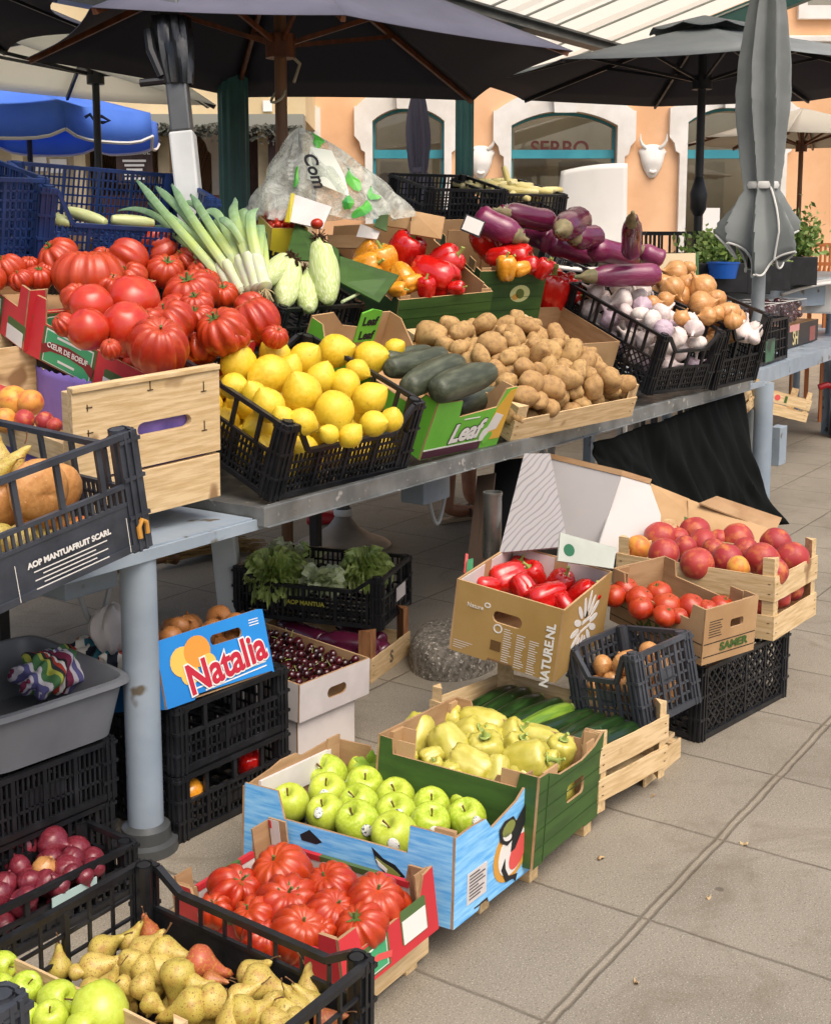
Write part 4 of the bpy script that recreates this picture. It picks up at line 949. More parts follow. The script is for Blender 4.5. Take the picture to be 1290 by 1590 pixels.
def leafmark(s0, t0, f=1):
    o_ = [(s0, t0+.05), (s0+f*.012, t0+.02), (s0+f*.04, t0-.005), (s0+f*.075, t0-.01), (s0+f*.085, t0+.006), (s0+f*.06, t0+.025), (s0+f*.03, t0+.032)]
    i_ = [(s0+f*.010, t0+.032), (s0+f*.022, t0+.014), (s0+f*.046, t0+.002), (s0+f*.072, t0-.001), (s0+f*.074, t0+.006), (s0+f*.055, t0+.016), (s0+f*.03, t0+.024)]
    dk(W['L'], 'L', o_, M_ink); dk(W['L'], 'L', i_, M_olive, .0021); dk(W['L'], 'L', [(s0+f*.012, t0+.028), (s0+f*.02, t0+.014), (s0+f*.04, t0+.004), (s0+f*.042, t0+.012), (s0+f*.026, t0+.02)], M_inkw, .003)
leafmark(.355, .078)
dk(W['L'], 'L', [(.165, .112), (.19, .128), (.225, .108), (.21, .1), (.17, .1)], M_ink)
# black liner tray
MB().grid(lambda u, v: Vector((.012+(a-.024)*u, .012+(b-.024)*v, .085+.012*math.sin(u*22)*math.sin(v*30))), 40, 60).build('liner', M_tray, apple_box)
AP = [(365+0, 0, 0)]
AP = [(450.6, 1248, 26), (509, 1206, 28), (509, 1233, 27), (506, 1264, 26), (556, 1279, 30), (558, 1250, 27), (565, 1223, 27), (561, 1197, 20), (618, 1214, 28), (614, 1241, 27), (615.5, 1266, 28.5), (613, 1299, 32), (667, 1224, 27), (669, 1254, 26), (667, 1280, 28), (724, 1242, 28), (725, 1272, 27), (771, 1254, 18)]
MSTK = []
def mk_apple(p, r, it):
    R = axis_rot(UP*.8-VD*.45+RT*random.uniform(-.5, .5)+VH*0, random.random()*6)
    o_ = put('green_apple', random.choice(APPLE), p, r*1.08, R, (1.06, 1.06, 1.15)); child(o_, 'stem', ASTEM)
    return o_
STK = mk('sticker', (lambda ph, th: Vector((.26*math.sin(th)*math.cos(ph), .30*math.sin(th)*math.sin(ph), 1.0+.02*math.cos(th)-.04*math.sin(th)**2)), 14, 6), M_sticker)
def sticker(o_, dirv):
    d_ = (o_.matrix_world.to_3x3().inverted() @ Vector(dirv)).normalized()
    v_ = max(o_.data.vertices, key=lambda v: v.co.normalized().dot(d_))
    child(o_, 'sticker', STK, Matrix.Translation(v_.co*1.01) @ v_.normal.to_track_quat('Z', 'Y').to_matrix().to_4x4() @ Matrix.Translation((0, 0, -1.0)))
apples = fruit_px(MBX, .128, AP, mk_apple)
for i, o_ in enumerate(apples):
    if i not in (0, 5, 13): sticker(o_, -VD+UP*random.uniform(-.25, .35)+RT*random.uniform(-.5, .6))
rank_labels(apples, 'green apple', 'in the sky blue carton', 'green apples in the blue carton', 'apple', 4)
q = MB(); p0 = on_plane(MBX, .17, 575, 1186)
for i in range(16):
    d = (RT*random.uniform(-.6, 1)+UP*random.uniform(-.3, .9)-VD*random.uniform(0, .4)).normalized(); e = d.cross(VD).normalized()*.007; L_ = random.uniform(.02, .05)
    q.add([p0, p0+d*L_*.5+e*1.6, p0+d*L_, p0+d*L_*.6-e*1.5], [(0, 1, 2, 3)])
lf = q.build('leaf_sprig', mat('fresh_leaf', S('#7f9f35'), .5, c2=S('#a5bb55'), sc=20), None, smooth=False); tag(lf, 'small ruffled green leaf sprig tucked between the green apples', 'leaves')

# ---- green carton of pale peppers
P_GREEN = (2.352, 1.292, .075, 4.7, 1.8, 5.3); a, b, h = .402, .43, .22
hole = rrect(.175, .10, .285, .145, .014)
pf = [(0, 0), (.06, 0), (.064, .006), (.31, .006), (.316, 0), (a, 0), (a, h+.002), (a-.01, h), (a-.06, h-.022), (.26, h-.035), (.12, h-.03), (.06, h-.01), (.05, h-.006), (0, h-.004)]
pl = [(0, 0), (b, 0), (b, h-.004), (b-.05, h-.004), (b-.056, h-.04), (.045, h-.04), (.04, h-.004), (0, h-.002)]
pepper_box, W = carton('pepper_carton', 'dark green carton of pale yellow peppers with a handle slot', 'carton', P_GREEN, a, b, h, M_gprint, {'F': pf, 'L': pl, 'R': dip(b, h, h-.03, .05, .05, .01)}, {'F': [hole]})
for x0, y0, x1, y1 in ((.007, .04, .012, .10), (.04, .0065, .12, .012), (a-.10, .0065, a-.05, .012), (.0065, b-.1, .012, b-.05), (.05, b-.016, .10, b-.0065), (a-.05, b-.016, a-.012, b-.0065), (.1, b-.05, .104, b-.0065), (a-.012, .012, a-.0065, .05)):
    MB().box(x0, y0, .01, x1, y1, h-.006).build('corner_tab', M_kraft2, pepper_box, smooth=False)
q = MB()
for i in (1, 2, 3, 4): q.bar(wallM('F', a, b) @ Vector((.003, h*i/5, .0006)), wallM('F', a, b) @ Vector((a-.003, h*i/5, .0006)), .0012, .002)
q.bar(wallM('F', a, b) @ Vector((.052, .003, .0006)), wallM('F', a, b) @ Vector((.052, h-.012, .0006)), .002, .0012); q.build('printed_lines', mat('deep_green_print', S('#24400f'), .6), W['F'], smooth=False)
MG = pose(*P_GREEN)
YP = [(647, 1144, 26, 250), (696, 1120, 22, 20), (749, 1129, 29, -20), (724, 1141, 22, 30), (699, 1164, 30, -60), (757, 1169, 26, 100), (731, 1191, 27, -30), (771, 1199, 20, 260), (793, 1146, 22, 40), (838, 1151, 23, -20), (818, 1181, 29, 10), (870, 1169, 21, 80), (669, 1176, 15, 200), (632, 1176, 12, 180), (679, 1189, 10, 120), (701, 1196, 10, 200), (800, 1163, 20, 60), (850, 1182, 16, 10)]
def mk_pp(p, r, it):
    R = axis_rot(img_dir(it[3], .35)); o_ = put('pale_pepper', random.choice(PEPY), p, r*1.12, R); child(o_, 'stem', PSTEM, Matrix.Translation((0, 0, .3))); return o_
for o_ in pack(MG, 24, .052, .03, .03, a-.03, b-.03, .02, .14, PEPY[:2], 'pale_pepper', 31): tag(o_, 'pale yellow pepper lying deep in the ground green carton', 'pepper', 'peppers deep in the green carton')
pp = fruit_px(MG, .155, YP, mk_pp); rank_labels(pp, 'pale yellow pepper', 'in the ground green carton', 'pale peppers in the green carton', 'pepper', 4)

# ---- slatted crate of courgettes
P_ZUC = (2.745, 1.32, .074, -6, -.8, 2.3); a, b, h = .353, .563, .143
zc = wood_crate('wooden_crate', 'pale slatted wooden crate of dark courgettes on the ground', 'crate', P_ZUC, a, b, h, {'F': [(.0, .058), (.078, h)], 'L': [(0, .058), (.085, h)], 'R': [(0, .058), (.075, h)], 'B': [(0, .058), (.085, h)]}, posth=.04, pw=.035, leg=.03)
MZ = pose(*P_ZUC)
ZM = [long_mesh('courgette', M_zuc, .030, .30, i, bd, .75, .85) for i, bd in enumerate((.18, -.1, .3))]; ZML = long_mesh('courgette', M_zucl, .031, .28, 4, .15, .75, .85)
ZSTEM = MB().tube([(0, 0, .13), (0, 0, .165)], [.014, .011], 8).mesh('stem', M_stemg)
zs = []
for i in range(9):
    y = b-.06-i*.054; lm = i == 4
    o_ = put('courgette', ZML if lm else ZM[i % 3], MZ @ Vector((a/2+random.uniform(-.01, .01), y, .10+random.uniform(-.004, .008))), 1, MZ.to_3x3() @ axis_rot(Vector((1, random.uniform(-.07, .07)+.05, random.uniform(-.05, .05))), random.random()*6))
    child(o_, 'stem', ZSTEM); zs.append(o_)
    tag(o_, ('lighter yellow green courgette among the dark ones in the slatted crate' if lm else f'dark green courgette, {ORD[i]} from the back of the slatted crate'), 'courgette', 'courgettes in the slatted crate')

# ---- red and white carton of ribbed tomatoes on the ground
P_RED = (1.694, 1.32, .093, -3.6, -5, -3.1); a, b, h = .290, .467, .125
def red_box(name, label, P, a, b, h, face):
    """carton printed red with a green label; inner flaps are white with a red-green band"""
    M = pose(*P) if not isinstance(P, Matrix) else P
    low = h*.62
    prL = [(0, 0), (b, 0), (b, h), (b-.05, h), (b-.056, low), (.075, low), (.06, h), (0, h)]
    prF = [(0, 0), (a, 0), (a, h+.01), (a-.03, h+.004), (a-.05, low+.01), (.06, low), (.05, h), (0, h)]
    r, W = carton(name, label, 'carton', M, a, b, h, M_rprint, {'L': prL, 'R': prL, 'F': prF, 'B': prF})
    for side, Lg in (('L', b), ('R', b), ('B', a), ('F', a)):
        Wm = wallM(side, a, b); q = MB()
        def seg(s0, s1, m_):
            z0, z1 = low-.045, low+.004
            vs = [(s0, z0, -.0085), (s1, z0, -.0085), (s1, z1, -.0085), (s0, z1, -.0085), (s0, z0, -.0065), (s1, z0, -.0065), (s1, z1, -.0065), (s0, z1, -.0065)]
            q.add([Wm @ Vector(v) for v in vs], [(0, 3, 2, 1), (4, 5, 6, 7), (0, 1, 5, 4), (1, 2, 6, 5), (2, 3, 7, 6), (3, 0, 4, 7)], 0)
            zz = (low-.002, low+.011); vs = [(s0, zz[0], -.0098), (s1, zz[0], -.0098), (s1, zz[1], -.0098), (s0, zz[1], -.0098), (s0, zz[0], .0006), (s1, zz[0], .0006), (s1, zz[1], .0006), (s0, zz[1], .0006)]
            q.add([Wm @ Vector(v) for v in vs], [(0, 3, 2, 1), (4, 5, 6, 7), (0, 1, 5, 4), (1, 2, 6, 5), (2, 3, 7, 6), (3, 0, 4, 7)], m_)
        if side in 'RB' or (side == 'L' and 'L' not in face) or (side == 'F' and 'F' not in face):
            s0, s1 = .062, Lg-.062; d = (s1-s0)
            seg(s0, s0+d*.25, 1); seg(s0+d*.25+.0002, s0+d*.72, 2); seg(s0+d*.72+.0002, s1, 1)
            q.build('inner_flap', (M_wflap, M_rprint, M_gband), W[side], smooth=False)
    for (x0, y0, x1, y1, hh) in ((.0065, .0065, .05, .011, h-.003), (a-.05, .0065, a-.007, .011, h+.01), (.0065, .013, .011, .05, h-.002), (a-.011, .013, a-.0065, .05, h+.004), (.0065, b-.011, .05, b-.0065, h+.012), (a-.06, b-.011, a-.007, b-.0065, h+.016), (a-.011, b-.065, a-.0065, b-.013, h+.022), (.0065, b-.05, .011, b-.013, h)):
        MB().box(x0, y0, .01, x1, y1, hh).build('corner_tab', M_kraft, r, smooth=False)
    MB().box(a-.0125, b-.045, .02, a-.0115, b-.016, h+.02, 0).box(a-.0135, b-.022, h, a-.0126, b-.016, h+.018, 1).build('white_tab', (M_wflap, M_rprint), r, smooth=False)
    if 'F' in face:
        d = lambda o_, m_, n_: decal(W['F'], 'F', a, b, o_, m_, n_)
        d(rrect(a-.115, .02, a-.035, .092, .006), M_gband, .001); d(rect(a-.112, .022, a-.038, .07), M_inkw, .0019)
        d(rect(.02, .008, .135, low-.004), M_gband, .001); d([(.028, .012), (.128, .012), (.128, low-.01), (.028, low-.02)], M_inkw, .0019); d([(.031, .015), (.125, .015), (.125, low-.013), (.031, low-.023)], M_lgreen, .0027)
        dd = [(.02, .028), (.05, .044), (.1, .046), (.14, .034), (.136, .022), (.1, .033), (.055, .03), (.026, .014)]; d(dd, M_redp, .0036)
    if 'L' in face:
        d = lambda o_, m_, n_: decal(W['L'], 'L', a, b, o_, m_, n_)
        s0, s1, L0 = .085, .285, low-.004
        d(rect(s0-.012, .002, s1+.012, L0), M_gband, .001)
        d([(s0, .006), (s1, .006), (s1, L0-.008), (s0, L0-.004)], M_inkw, .0019); d([(s0+.004, .009), (s1-.004, .009), (s1-.004, L0-.012), (s0+.004, L0-.008)], M_lgreen, .0027)
        bn = [(s0-.012, .046), (s0+.03, .062), ((s0+s1)/2, .068), (s1-.03, .062), (s1+.012, .044), (s1+.006, .020), (s1-.03, .038), ((s0+s1)/2, .044), (s0+.03, .038), (s0-.006, .022)]
        bn = [(x, y*L0/.095) for x, y in bn]; d(bn, mat('dark_red_print', S('#7c1c22'), .5), .0036)
        dtext(W['L'], 'L', a, b, 'CŒUR DE BOEUF', (s0+s1)/2, .053*L0/.095, .022, M_inkw, bold=.0006, n=.005)
        d(rect((s0+s1)/2-.05, .077*L0/.095, (s0+s1)/2+.05, .083*L0/.095), M_inkw, .0036); d(rect((s0+s1)/2-.035, .019*L0/.095, (s0+s1)/2+.035, .025*L0/.095), M_inkw, .0036)
        d(rrect(.335, .03, .44, .075, .006), M_gband, .001); d(rect(.335, .004, .43, .05), M_inkw, .0019)
    return r, M
redb, MR = red_box('tomato_carton', 'red and white carton of ribbed tomatoes beside the crate of pears', P_RED, a, b, h, 'F')
def zz(lst, ox, oy, s_): return [(ox+it[0]/s_, oy+it[1]/s_, it[2]/s_, *it[3:]) for it in lst]
def mk_beef(up=.75, calyx=.7, mesh=None):
    def f(p, r, it):
        d = UP*up-VD*.45+RT*random.uniform(-.45, .45)
        if len(it) > 3 and it[3] == 'x': d = img_dir(random.random()*360, .2)
        if len(it) > 3 and it[3] == 'r': me = random.choice(RTOM); nm = 'plum_tomato'
        else: me = random.choice(mesh or BEEF); nm = 'ribbed_tomato'
        o_ = put(nm, me, p, r*1.14, axis_rot(d), (1, 1, 1.05))
        if (nm == 'ribbed_tomato' and not (len(it) > 3 and it[3] == 'x')): child(o_, 'calyx', CALYX, Matrix.Translation((0, 0, .60)))
        return o_
    return f
FT = zz([(310, 335, 115), (520, 265, 130), (750, 325, 110), (940, 400, 130), (540, 405, 135), (395, 465, 100), (590, 535, 120), (735, 445, 112), (880, 505, 108), (215, 425, 75), (705, 525, 62), (440, 560, 90), (800, 440, 60)], 260, 1270, 2.932)
for o_ in pack(MR, 16, .05, .012, .012, a-.012, b-.012, .01, .085, BEEF, 'ribbed_tomato', 32): tag(o_, 'ribbed red tomato lying deep in the red ground carton', 'tomato', 'tomatoes deep in the ground carton')
ft = fruit_px(MR, .088, FT, mk_beef()); rank_labels(ft, 'ribbed red tomato', 'in the red ground carton', 'ribbed tomatoes in the ground carton', 'tomato', 4)

# ---- black crate of pears
P_PEAR = (1.189, 1.178, .081, 0, 1.4, -.8); a, b, h = .40, .556, .205
prc = plastic_crate('plastic_crate', 'black plastic crate of speckled pears in the foreground', 'crate', P_PEAR, a, b, h, dips={'R': .035, 'L': .03}, solid='R', cell=(.06, .05), label_bar=False)
MP = pose(*P_PEAR)
PR = zz([(625, 760, 80, 35), (770, 715, 65, 60), (868, 775, 90, 45), (1000, 800, 90, -8), (585, 882, 90, 15), (765, 880, 80, 260), (860, 910, 75, 320), (1040, 965, 100, 265), (1205, 870, 95, -25, 'r'), (350, 860, 70, 90), (460, 915, 45, 0), (650, 975, 70, 60), (850, 1020, 75, 300), (905, 1100, 60, -25), (1095, 1125, 100, 200), (870, 655, 62, 100, 'r'), (1160, 985, 60, 0), (1260, 960, 55, 10, 'r'), (560, 1010, 70, 20), (740, 1000, 55, 330)], 0, 1270, 3.794)
PR += zz([(225, 850, 75, -20), (395, 700, 62, 40), (440, 765, 80, -15), (640, 770, 62, 100), (412, 885, 60, 40), (315, 895, 75, 200), (500, 920, 55, 20), (735, 920, 55, 30, 'r'), (345, 805, 55, 30), (485, 860, 50, 290), (585, 860, 60, 120), (640, 830, 55, 130), (560, 930, 55, 190), (280, 910, 60, 90)], 260, 1270, 2.932)
def mk_pear(p, r, it):
    me = PEAR[3] if len(it) > 4 else random.choice(PEAR[:3])
    o_ = put('pear', me, p, r*1.04, axis_rot(img_dir(it[3], random.uniform(.0, .35))), (1, 1, 1.02)); child(o_, 'stem', PEARSTEM); return o_
pears = fruit_px(MP, .098, PR, mk_pear)
rank_labels(pears, lambda o_: 'red blushed pear' if o_.data is PEAR[3] else 'yellow pear', 'in the black foreground crate', 'pears in the black crate', 'pear', 6)
uf = pack(MP, 26, .042, .03, .02, a-.02, b-.02, -.005, .075, PEAR[:3], 'pear', 5)
for o_ in uf: tag(o_, 'yellow pear lying deep in the black foreground crate under the others', 'pear', 'pears deep in the black crate')

# ---- wooden crate of green apples in the bottom left corner and a black crate edge
P_APL = (.866, 1.262, .09, 1.6, 0, 0); a, b, h = .39, .56, .196
wc = wood_crate('wooden_crate', 'pale wooden crate of large green apples in the bottom left corner', 'crate', P_APL, a, b, h, {'F': [(.0, .07), (.09, h-.02)], 'R': [(0, .07), (.1, h)], 'L': [(0, .07), (.1, h-.05)], 'B': [(0, .07), (.1, h)]}, posth=.035, pw=.03)
MA = pose(*P_APL)
def mk_ba(p, r, it):
    o_ = put('green_apple', random.choice(APPLE), p, r, axis_rot(img_dir(it[3], .5)), (1.03, 1.03, 1.15)); child(o_, 'stem', ASTEM); return o_
ba = fruit_px(MA, .185, zz([(15, 870, 80, 0), (150, 1010, 95, 60), (335, 1075, 110, 20), (585, 1140, 160, -60), (300, 1190, 100, 90), (10, 1000, 75, 120), (480, 1240, 90, 0), (150, 1180, 90, 0)], 0, 1270, 3.794), mk_ba)
rank_labels(ba, 'large pale green apple', 'in the bottom left wooden crate', 'green apples in the corner crate', 'apple', 3)
p = PD(52, 1572, 1.42)
M2 = pose(p.x-.36, p.y+.02, p.z-.2, 2)
plastic_crate('plastic_crate', 'charcoal plastic crate corner cut off by the bottom left edge', 'crate', M2, .38, .45, .2, m=M_grey, dips={'R': .03}, cell=(.03, .04))

# ---- low wooden pallets under the row
def pallet(label, x0, x1, y0, y1, z1, bz, legs, pk=(0, 1)):
    r = thing('wooden_pallet', label, 'pallet', (x0, y0, 0)); L_, D_ = x1-x0, y1-y0
    for i in range(4): q = MB().box(0, D_*i/4+.012, z1-.012, L_, D_*(i+1)/4-.012, z1); q.build('board', M_woodx, r, smooth=False, bevel=.0015)
    MB().box(pk[0]*L_, -.008, bz, pk[1]*L_, -.001, z1-.0125).build('board', M_woodx, r, smooth=False, bevel=.0015)
    for lx in legs:
        for ly in (0, D_-.04): MB().box(lx*L_, ly, 0, lx*L_+.04, ly+.04, z1-.0125).build('leg', M_wood2 if lx > .99 else M_wood, r, smooth=False, bevel=.002)
pallet('pale wooden pallet with a long plank under the red and blue cartons', 1.66, 2.30, 1.36, 1.85, .084, .02, (0, .45, .9), (0, .56))
pallet('low wooden pallet sticking out beyond the slatted crate of courgettes', 2.40, 3.30, 1.335, 1.85, .072, .0, (0.02, .33, .94), (.72, 1))
pallet('low wooden pallet mostly hidden beneath the crate of pears', .90, 1.60, 1.2, 1.75, .078, .03, (0, .5, .92))
# ---------------------------------------------------------------- goods under the table
# cardboard 'nature' box of red peppers
P_NAT = (2.993, 1.582, .265, 6.4, 8.1, -2.9); a, b, h = .386, .335, .22
M_gold = mat('golden_kraft', S('#a5854e'), .75, c2=S('#98783f'), sc=4, bump=.1, bsc=90)
nb, W = carton('pepper_carton', 'golden brown carton of red peppers with a white daisy print', 'carton', P_NAT, a, b, h, M_gold, {'L': [(0, 0), (.12, 0), (.125, .012), (.20, .012), (.205, 0), (b, 0), (b, h), (.0, h)]}, {'L': [rrect(.125, .125, .215, .16, .016)]}, inner=M_kraft2)
for side, Lg in (('R', b), ('B', a)):
    Wm = wallM(side, a, b)
    for s0, s1 in ((.012, Lg*.42), (Lg*.55, Lg-.012)):
        MB().add([Wm @ Vector(v) for v in ((s0, .06, -.0085), (s1, .06, -.0085), (s1, h-.004, -.0085), (s0, h-.004, -.0085), (s0, .06, -.0065), (s1, .06, -.0065), (s1, h-.004, -.0065), (s0, h-.004, -.0065))], [(0, 3, 2, 1), (4, 5, 6, 7), (0, 1, 5, 4), (1, 2, 6, 5), (2, 3, 7, 6), (3, 0, 4, 7)]).build('inner_flap', M_wflap, W[side], smooth=False)
LM = lambda s_, t_, n_=.001: wallM('L', a, b) @ Vector((s_, t_, n_))
dtext(W['L'], 'L', a, b, 'NATURE.NL', b-.03, .075, .036, M_inkw, bold=.0012, rot=math.pi/2)
dtext(W['L'], 'L', a, b, 'Nature', .068, .155, .018, M_inkw)
decal(W['L'], 'L', a, b, ell(.105, .168, .010, .008), M_inkw, holes=[ell(.105, .168, .006, .0045)])
q = MB()
def line(s0, s1, t_, w_=.0026): q.add([LM(s0, t_), LM(s1, t_), LM(s1, t_+w_), LM(s0, t_+w_)], [(0, 1, 2, 3)])
for j, s0 in enumerate((.165, .205, .245)):
    for i in range(15): line(s0, s0+random.uniform(.018, .03), .112-.007*i-.006*j, .0022)
for i in range(4): line(.012, .012+.06-.01*i, .035-.007*i, .0018)
q.build('printed_lines', M_inkw, W['L'], smooth=False)
decal(W['L'], 'L', a, b, ell(.145, .108, .014, .014), M_inkw, holes=[ell(.145, .108, .010, .010)]); decal(W['L'], 'L', a, b, rect(.128, .04, .16, .07), mat('brown_print', S('#5f4420'), .7))
for i in range(14):
    t_ = 2*math.pi*i/14; rr = .070 if i % 2 else .062; c_ = (.19+rr*math.cos(t_)*1.15, .112+rr*math.sin(t_))
    decal(W['F'], 'F', a, b, ell(c_[0], c_[1], .034, .0105, 12, math.atan2(math.sin(t_), math.cos(t_)*1.15)), M_inkw)
decal(W['F'], 'F', a, b, rect(.165, .118, .235, .13), M_inkw); decal(W['F'], 'F', a, b, rect(.155, .095, .24, .104), M_inkw); decal(W['F'], 'F', a, b, [(.18, .136), (.20, .16), (.205, .134)], M_ink)
MN = pose(*P_NAT)
def mk_rp(p, r, it):
    o_ = put('red_pepper', random.choice(PEPR), p, r, axis_rot(img_dir(it[3], .35)), (1, 1, it[4] if len(it) > 4 else 1.1)); child(o_, 'stem', PSTEM); return o_
rp_ = fruit_px(MN, .155, zz([(425, 790, 105, 200), (590, 775, 85, 120), (745, 835, 85, 60, 1.3), (665, 910, 105, 200, 1.2), (890, 895, 90, 40, 1.2), (780, 950, 62, 300), (300, 840, 70, 180), (530, 850, 80, 300), (500, 730, 70, 80)], 680, 700, 3.975), mk_rp)
rank_labels(rp_, 'glossy red pepper', 'in the daisy printed carton', 'red peppers in the daisy carton', 'pepper', 3)

# 'Samer' carton of tomatoes
P_SAM = scaled((3.602, 1.391, .176, -21.3, 5.7, -1.8), .93); a, b, h = .241*.93, .419*.93, .187*.93
pl = [(0, 0), (b, 0), (b, h), (b-.05, h), (b-.06, h-.05), (.06, h-.05), (.05, h), (0, h)]
sb, W = carton('tomato_carton', 'brown carton of round tomatoes with green lettering', 'carton', P_SAM, a, b, h, M_kraft2, {'L': pl, 'R': pl}, {'F': [rrect(.11, .095, .165, .122, .008)]}, inner=M_kraft)
M_dgi = mat('dark_green_ink', S('#3c5a22'), .7)
for side, Lg in (('L', b), ('F', a)):
    q = MB(); Wm = wallM(side, a, b)
    for t_ in (.022, .062): q.add([Wm @ Vector(v) for v in ((.004, t_, .0008), (Lg-.004, t_, .0008), (Lg-.004, t_+.003, .0008), (.004, t_+.003, .0008))], [(0, 1, 2, 3)])
    q.build('printed_lines', M_ink, W[side], smooth=False)
dtext(W['L'], 'L', a, b, 'SAMER', .22, .044, .045, M_dgi, bold=.001, sx=1.5); dtext(W['F'], 'F', a, b, 'SAMER', .13, .044, .034, M_dgi, bold=.0012, sx=1.15)
q = MB(); Wm = wallM('F', a, b)
for i in range(7): q.add([Wm @ Vector(v) for v in ((.02, .082+.008*i, .0008), (.075-.004*(i % 3), .082+.008*i, .0008), (.075-.004*(i % 3), .0845+.008*i, .0008), (.02, .0845+.008*i, .0008))], [(0, 1, 2, 3)])
q.build('printed_lines', M_ink, W['F'], smooth=False)
for x0, y0, x1, y1 in ((.007, b-.06, .012, b-.01), (.012, b-.012, .06, b-.0065), (a-.012, .05, a-.0065, .1), (a-.06, .0065, a-.008, .012)): MB().box(x0, y0, .01, x1, y1, h-.002).build('corner_tab', M_kraft, sb, smooth=False)
MS = pose(*P_SAM)
def mk_rt(p, r, it):
    o_ = put('round_tomato', random.choice(RTOMR), p, r*1.02, axis_rot(UP*.8-VD*.4+RT*random.uniform(-.6, .6))); child(o_, 'calyx', CALYX, Matrix.Translation((0, 0, .72)) @ Matrix.Scale(.7, 4)); return o_
st = fruit_px(MS, .11, zz([(200, 590, 60), (262, 560, 66), (330, 610, 72), (420, 575, 66), (462, 640, 72), (335, 650, 62), (585, 645, 70), (450, 690, 60), (735, 640, 60), (520, 690, 45), (660, 660, 55)], 890, 740, 3.18), mk_rt)
rank_labels(st, 'round red tomato', 'in the brown green-lettered carton', 'round tomatoes in the brown carton', 'tomato', 3)

# slatted crate of peaches
P_PCH = scaled((3.63, 1.176, .289, -3, -.8, .7), 1.04); a, b, h = .363*1.04, .538*1.04, .197*1.04
pc = wood_crate('wooden_crate', 'pale slatted wooden crate of red peaches on the far black crate', 'crate', P_PCH, a, b, h, {s_: [(0, .078), (.125, h)] for s_ in 'FLRB'}, posth=.058, pw=.038)
for o_ in list(pc.children):
    if o_.name.startswith('side_panel') and len(o_.data.vertices) > 0: pass
MC = pose(*P_PCH)
def mk_pch(p, r, it):
    y = len(it) > 3
    o_ = put('peach', random.choice(PEACHY if y else PEACH), p, r*1.03, axis_rot(img_dir(random.random()*360, .4))); return o_
pch = fruit_px(MC, .205, zz([(320, 350, 62, 'y'), (430, 300, 80), (448, 385, 80), (470, 268, 52), (600, 272, 75), (550, 350, 60), (640, 328, 72), (612, 430, 82), (690, 366, 62), (762, 412, 80), (815, 450, 58, 'y'), (812, 312, 82), (850, 365, 66), (932, 410, 86), (1000, 328, 76), (1080, 402, 82), (985, 470, 76), (520, 300, 50), (720, 310, 50)], 890, 740, 3.18), mk_pch)
rank_labels(pch, lambda o_: 'yellow flushed peach' if o_.data is PEACHY[0] else 'dark red peach', 'on the slatted peach crate', 'peaches heaped on the slatted crate', 'peach', 4)
lo = []
for i in range(6): lo.append(put('peach', PEACH[i % 2], MC @ Vector((.05+i*.056, .05+.02*(i % 2), .10)), .041, None))
rank_labels(lo, 'dark red peach seen through the slat gap', 'of the peach crate', 'peaches in the lower layer', 'peach', 1)
q = MB().tube([MC @ Vector(v) for v in ((.06, -.006, .17), (.15, -.012, .21), (.24, -.005, .25), (.33, .02, .26))], .003, 6).build('plastic_band', mat('clear_band', S('#c9b98c'), .3), pc); q.parent = None; bpy.data.objects.remove(q)

# black crate that carries the peaches
plastic_crate('plastic_crate', 'empty black lattice crate under the slatted peach crate', 'crate', (3.423, 1.32, .002, -9.1, .4, .4), .55, .36, .228, lattice='FRBL', label_bar=False)
# tilted black crate of brown onions
P_ON = scaled((3.453, 1.507, -.011, -14.7, -9.7, -3.9), .88); a, b, h = .258, .26, .207
plastic_crate('plastic_crate', 'tilted charcoal crate of brown onions leaning by the lettered carton', 'crate', P_ON, a, b, h, m=M_grey, dips={'L': .075}, cell=(.024, .03))
MO = pose(*P_ON)
def mk_oni(mesh, nm): return lambda p, r, it: put(nm, random.choice(mesh), p, r, axis_rot(img_dir(random.random()*360, .3)))
ol = pack(MO, 26, .038, .012, .012, a-.012, b-.012, .01, .15, ONI, 'onion', 12)
rank_labels(ol, 'brown onion', 'in the tilted charcoal crate', 'onions in the tilted crate', 'onion', 2)

# opened white carton with a grey line pattern, behind
M_pat = mat('grey_line_print', S('#a9a4a4'), .65, c2=S('#9a9698'), sc=3)
m, n, l, b_ = nt('wavy_line_print'); tc = n.new('ShaderNodeTexCoord'); wv = n.new('ShaderNodeTexWave'); wv.wave_type = 'RINGS'; wv.inputs['Scale'].default_value = 16; wv.inputs['Distortion'].default_value = 9; wv.inputs['Detail'].default_value = 1.5; wv.inputs['Detail Scale'].default_value = .5
l.new(tc.outputs['Object'], wv.inputs[0]); l.new(ramp(n, l, wv.outputs[0], [(.78, S('#928e8d')), (.9, S('#777376'))]), b_.inputs[0]); b_.inputs['Roughness'].default_value = .65; M_pat = m
def quad_board(name, pts, m, parent, t=.006):
    """thick board through four points"""
    A = [Vector(p) for p in pts]; nn = (A[1]-A[0]).cross(A[3]-A[0]).normalized()*t
    q = MB(); q.add(A+[p+nn for p in A], [(0, 1, 2, 3), (7, 6, 5, 4), (0, 4, 5, 1), (1, 5, 6, 2), (2, 6, 7, 3), (3, 7, 4, 0)]); return q.build(name, m, parent, smooth=False)
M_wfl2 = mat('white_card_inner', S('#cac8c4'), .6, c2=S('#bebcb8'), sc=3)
wb = thing('open_carton', 'opened white carton with grey wavy line print under the table', 'carton', (0, 0, 0))
Zb = 4.15
A0, A1, A2, A3 = PD(786, 905, Zb-.35), PD(880, 830, Zb-.35), PD(852, 706, Zb), PD(812, 706, Zb)
quad_board('front_flap', [PD(775, 860, Zb-.3), PD(882, 850, Zb-.3), PD(854, 706, Zb), PD(814, 706, Zb)], M_pat, wb)
B0_, B1_, B2_, B3_ = PD(852, 712, Zb+.02), PD(963, 738, Zb+.25), PD(925, 850, Zb+.1), PD(876, 850, Zb-.1)
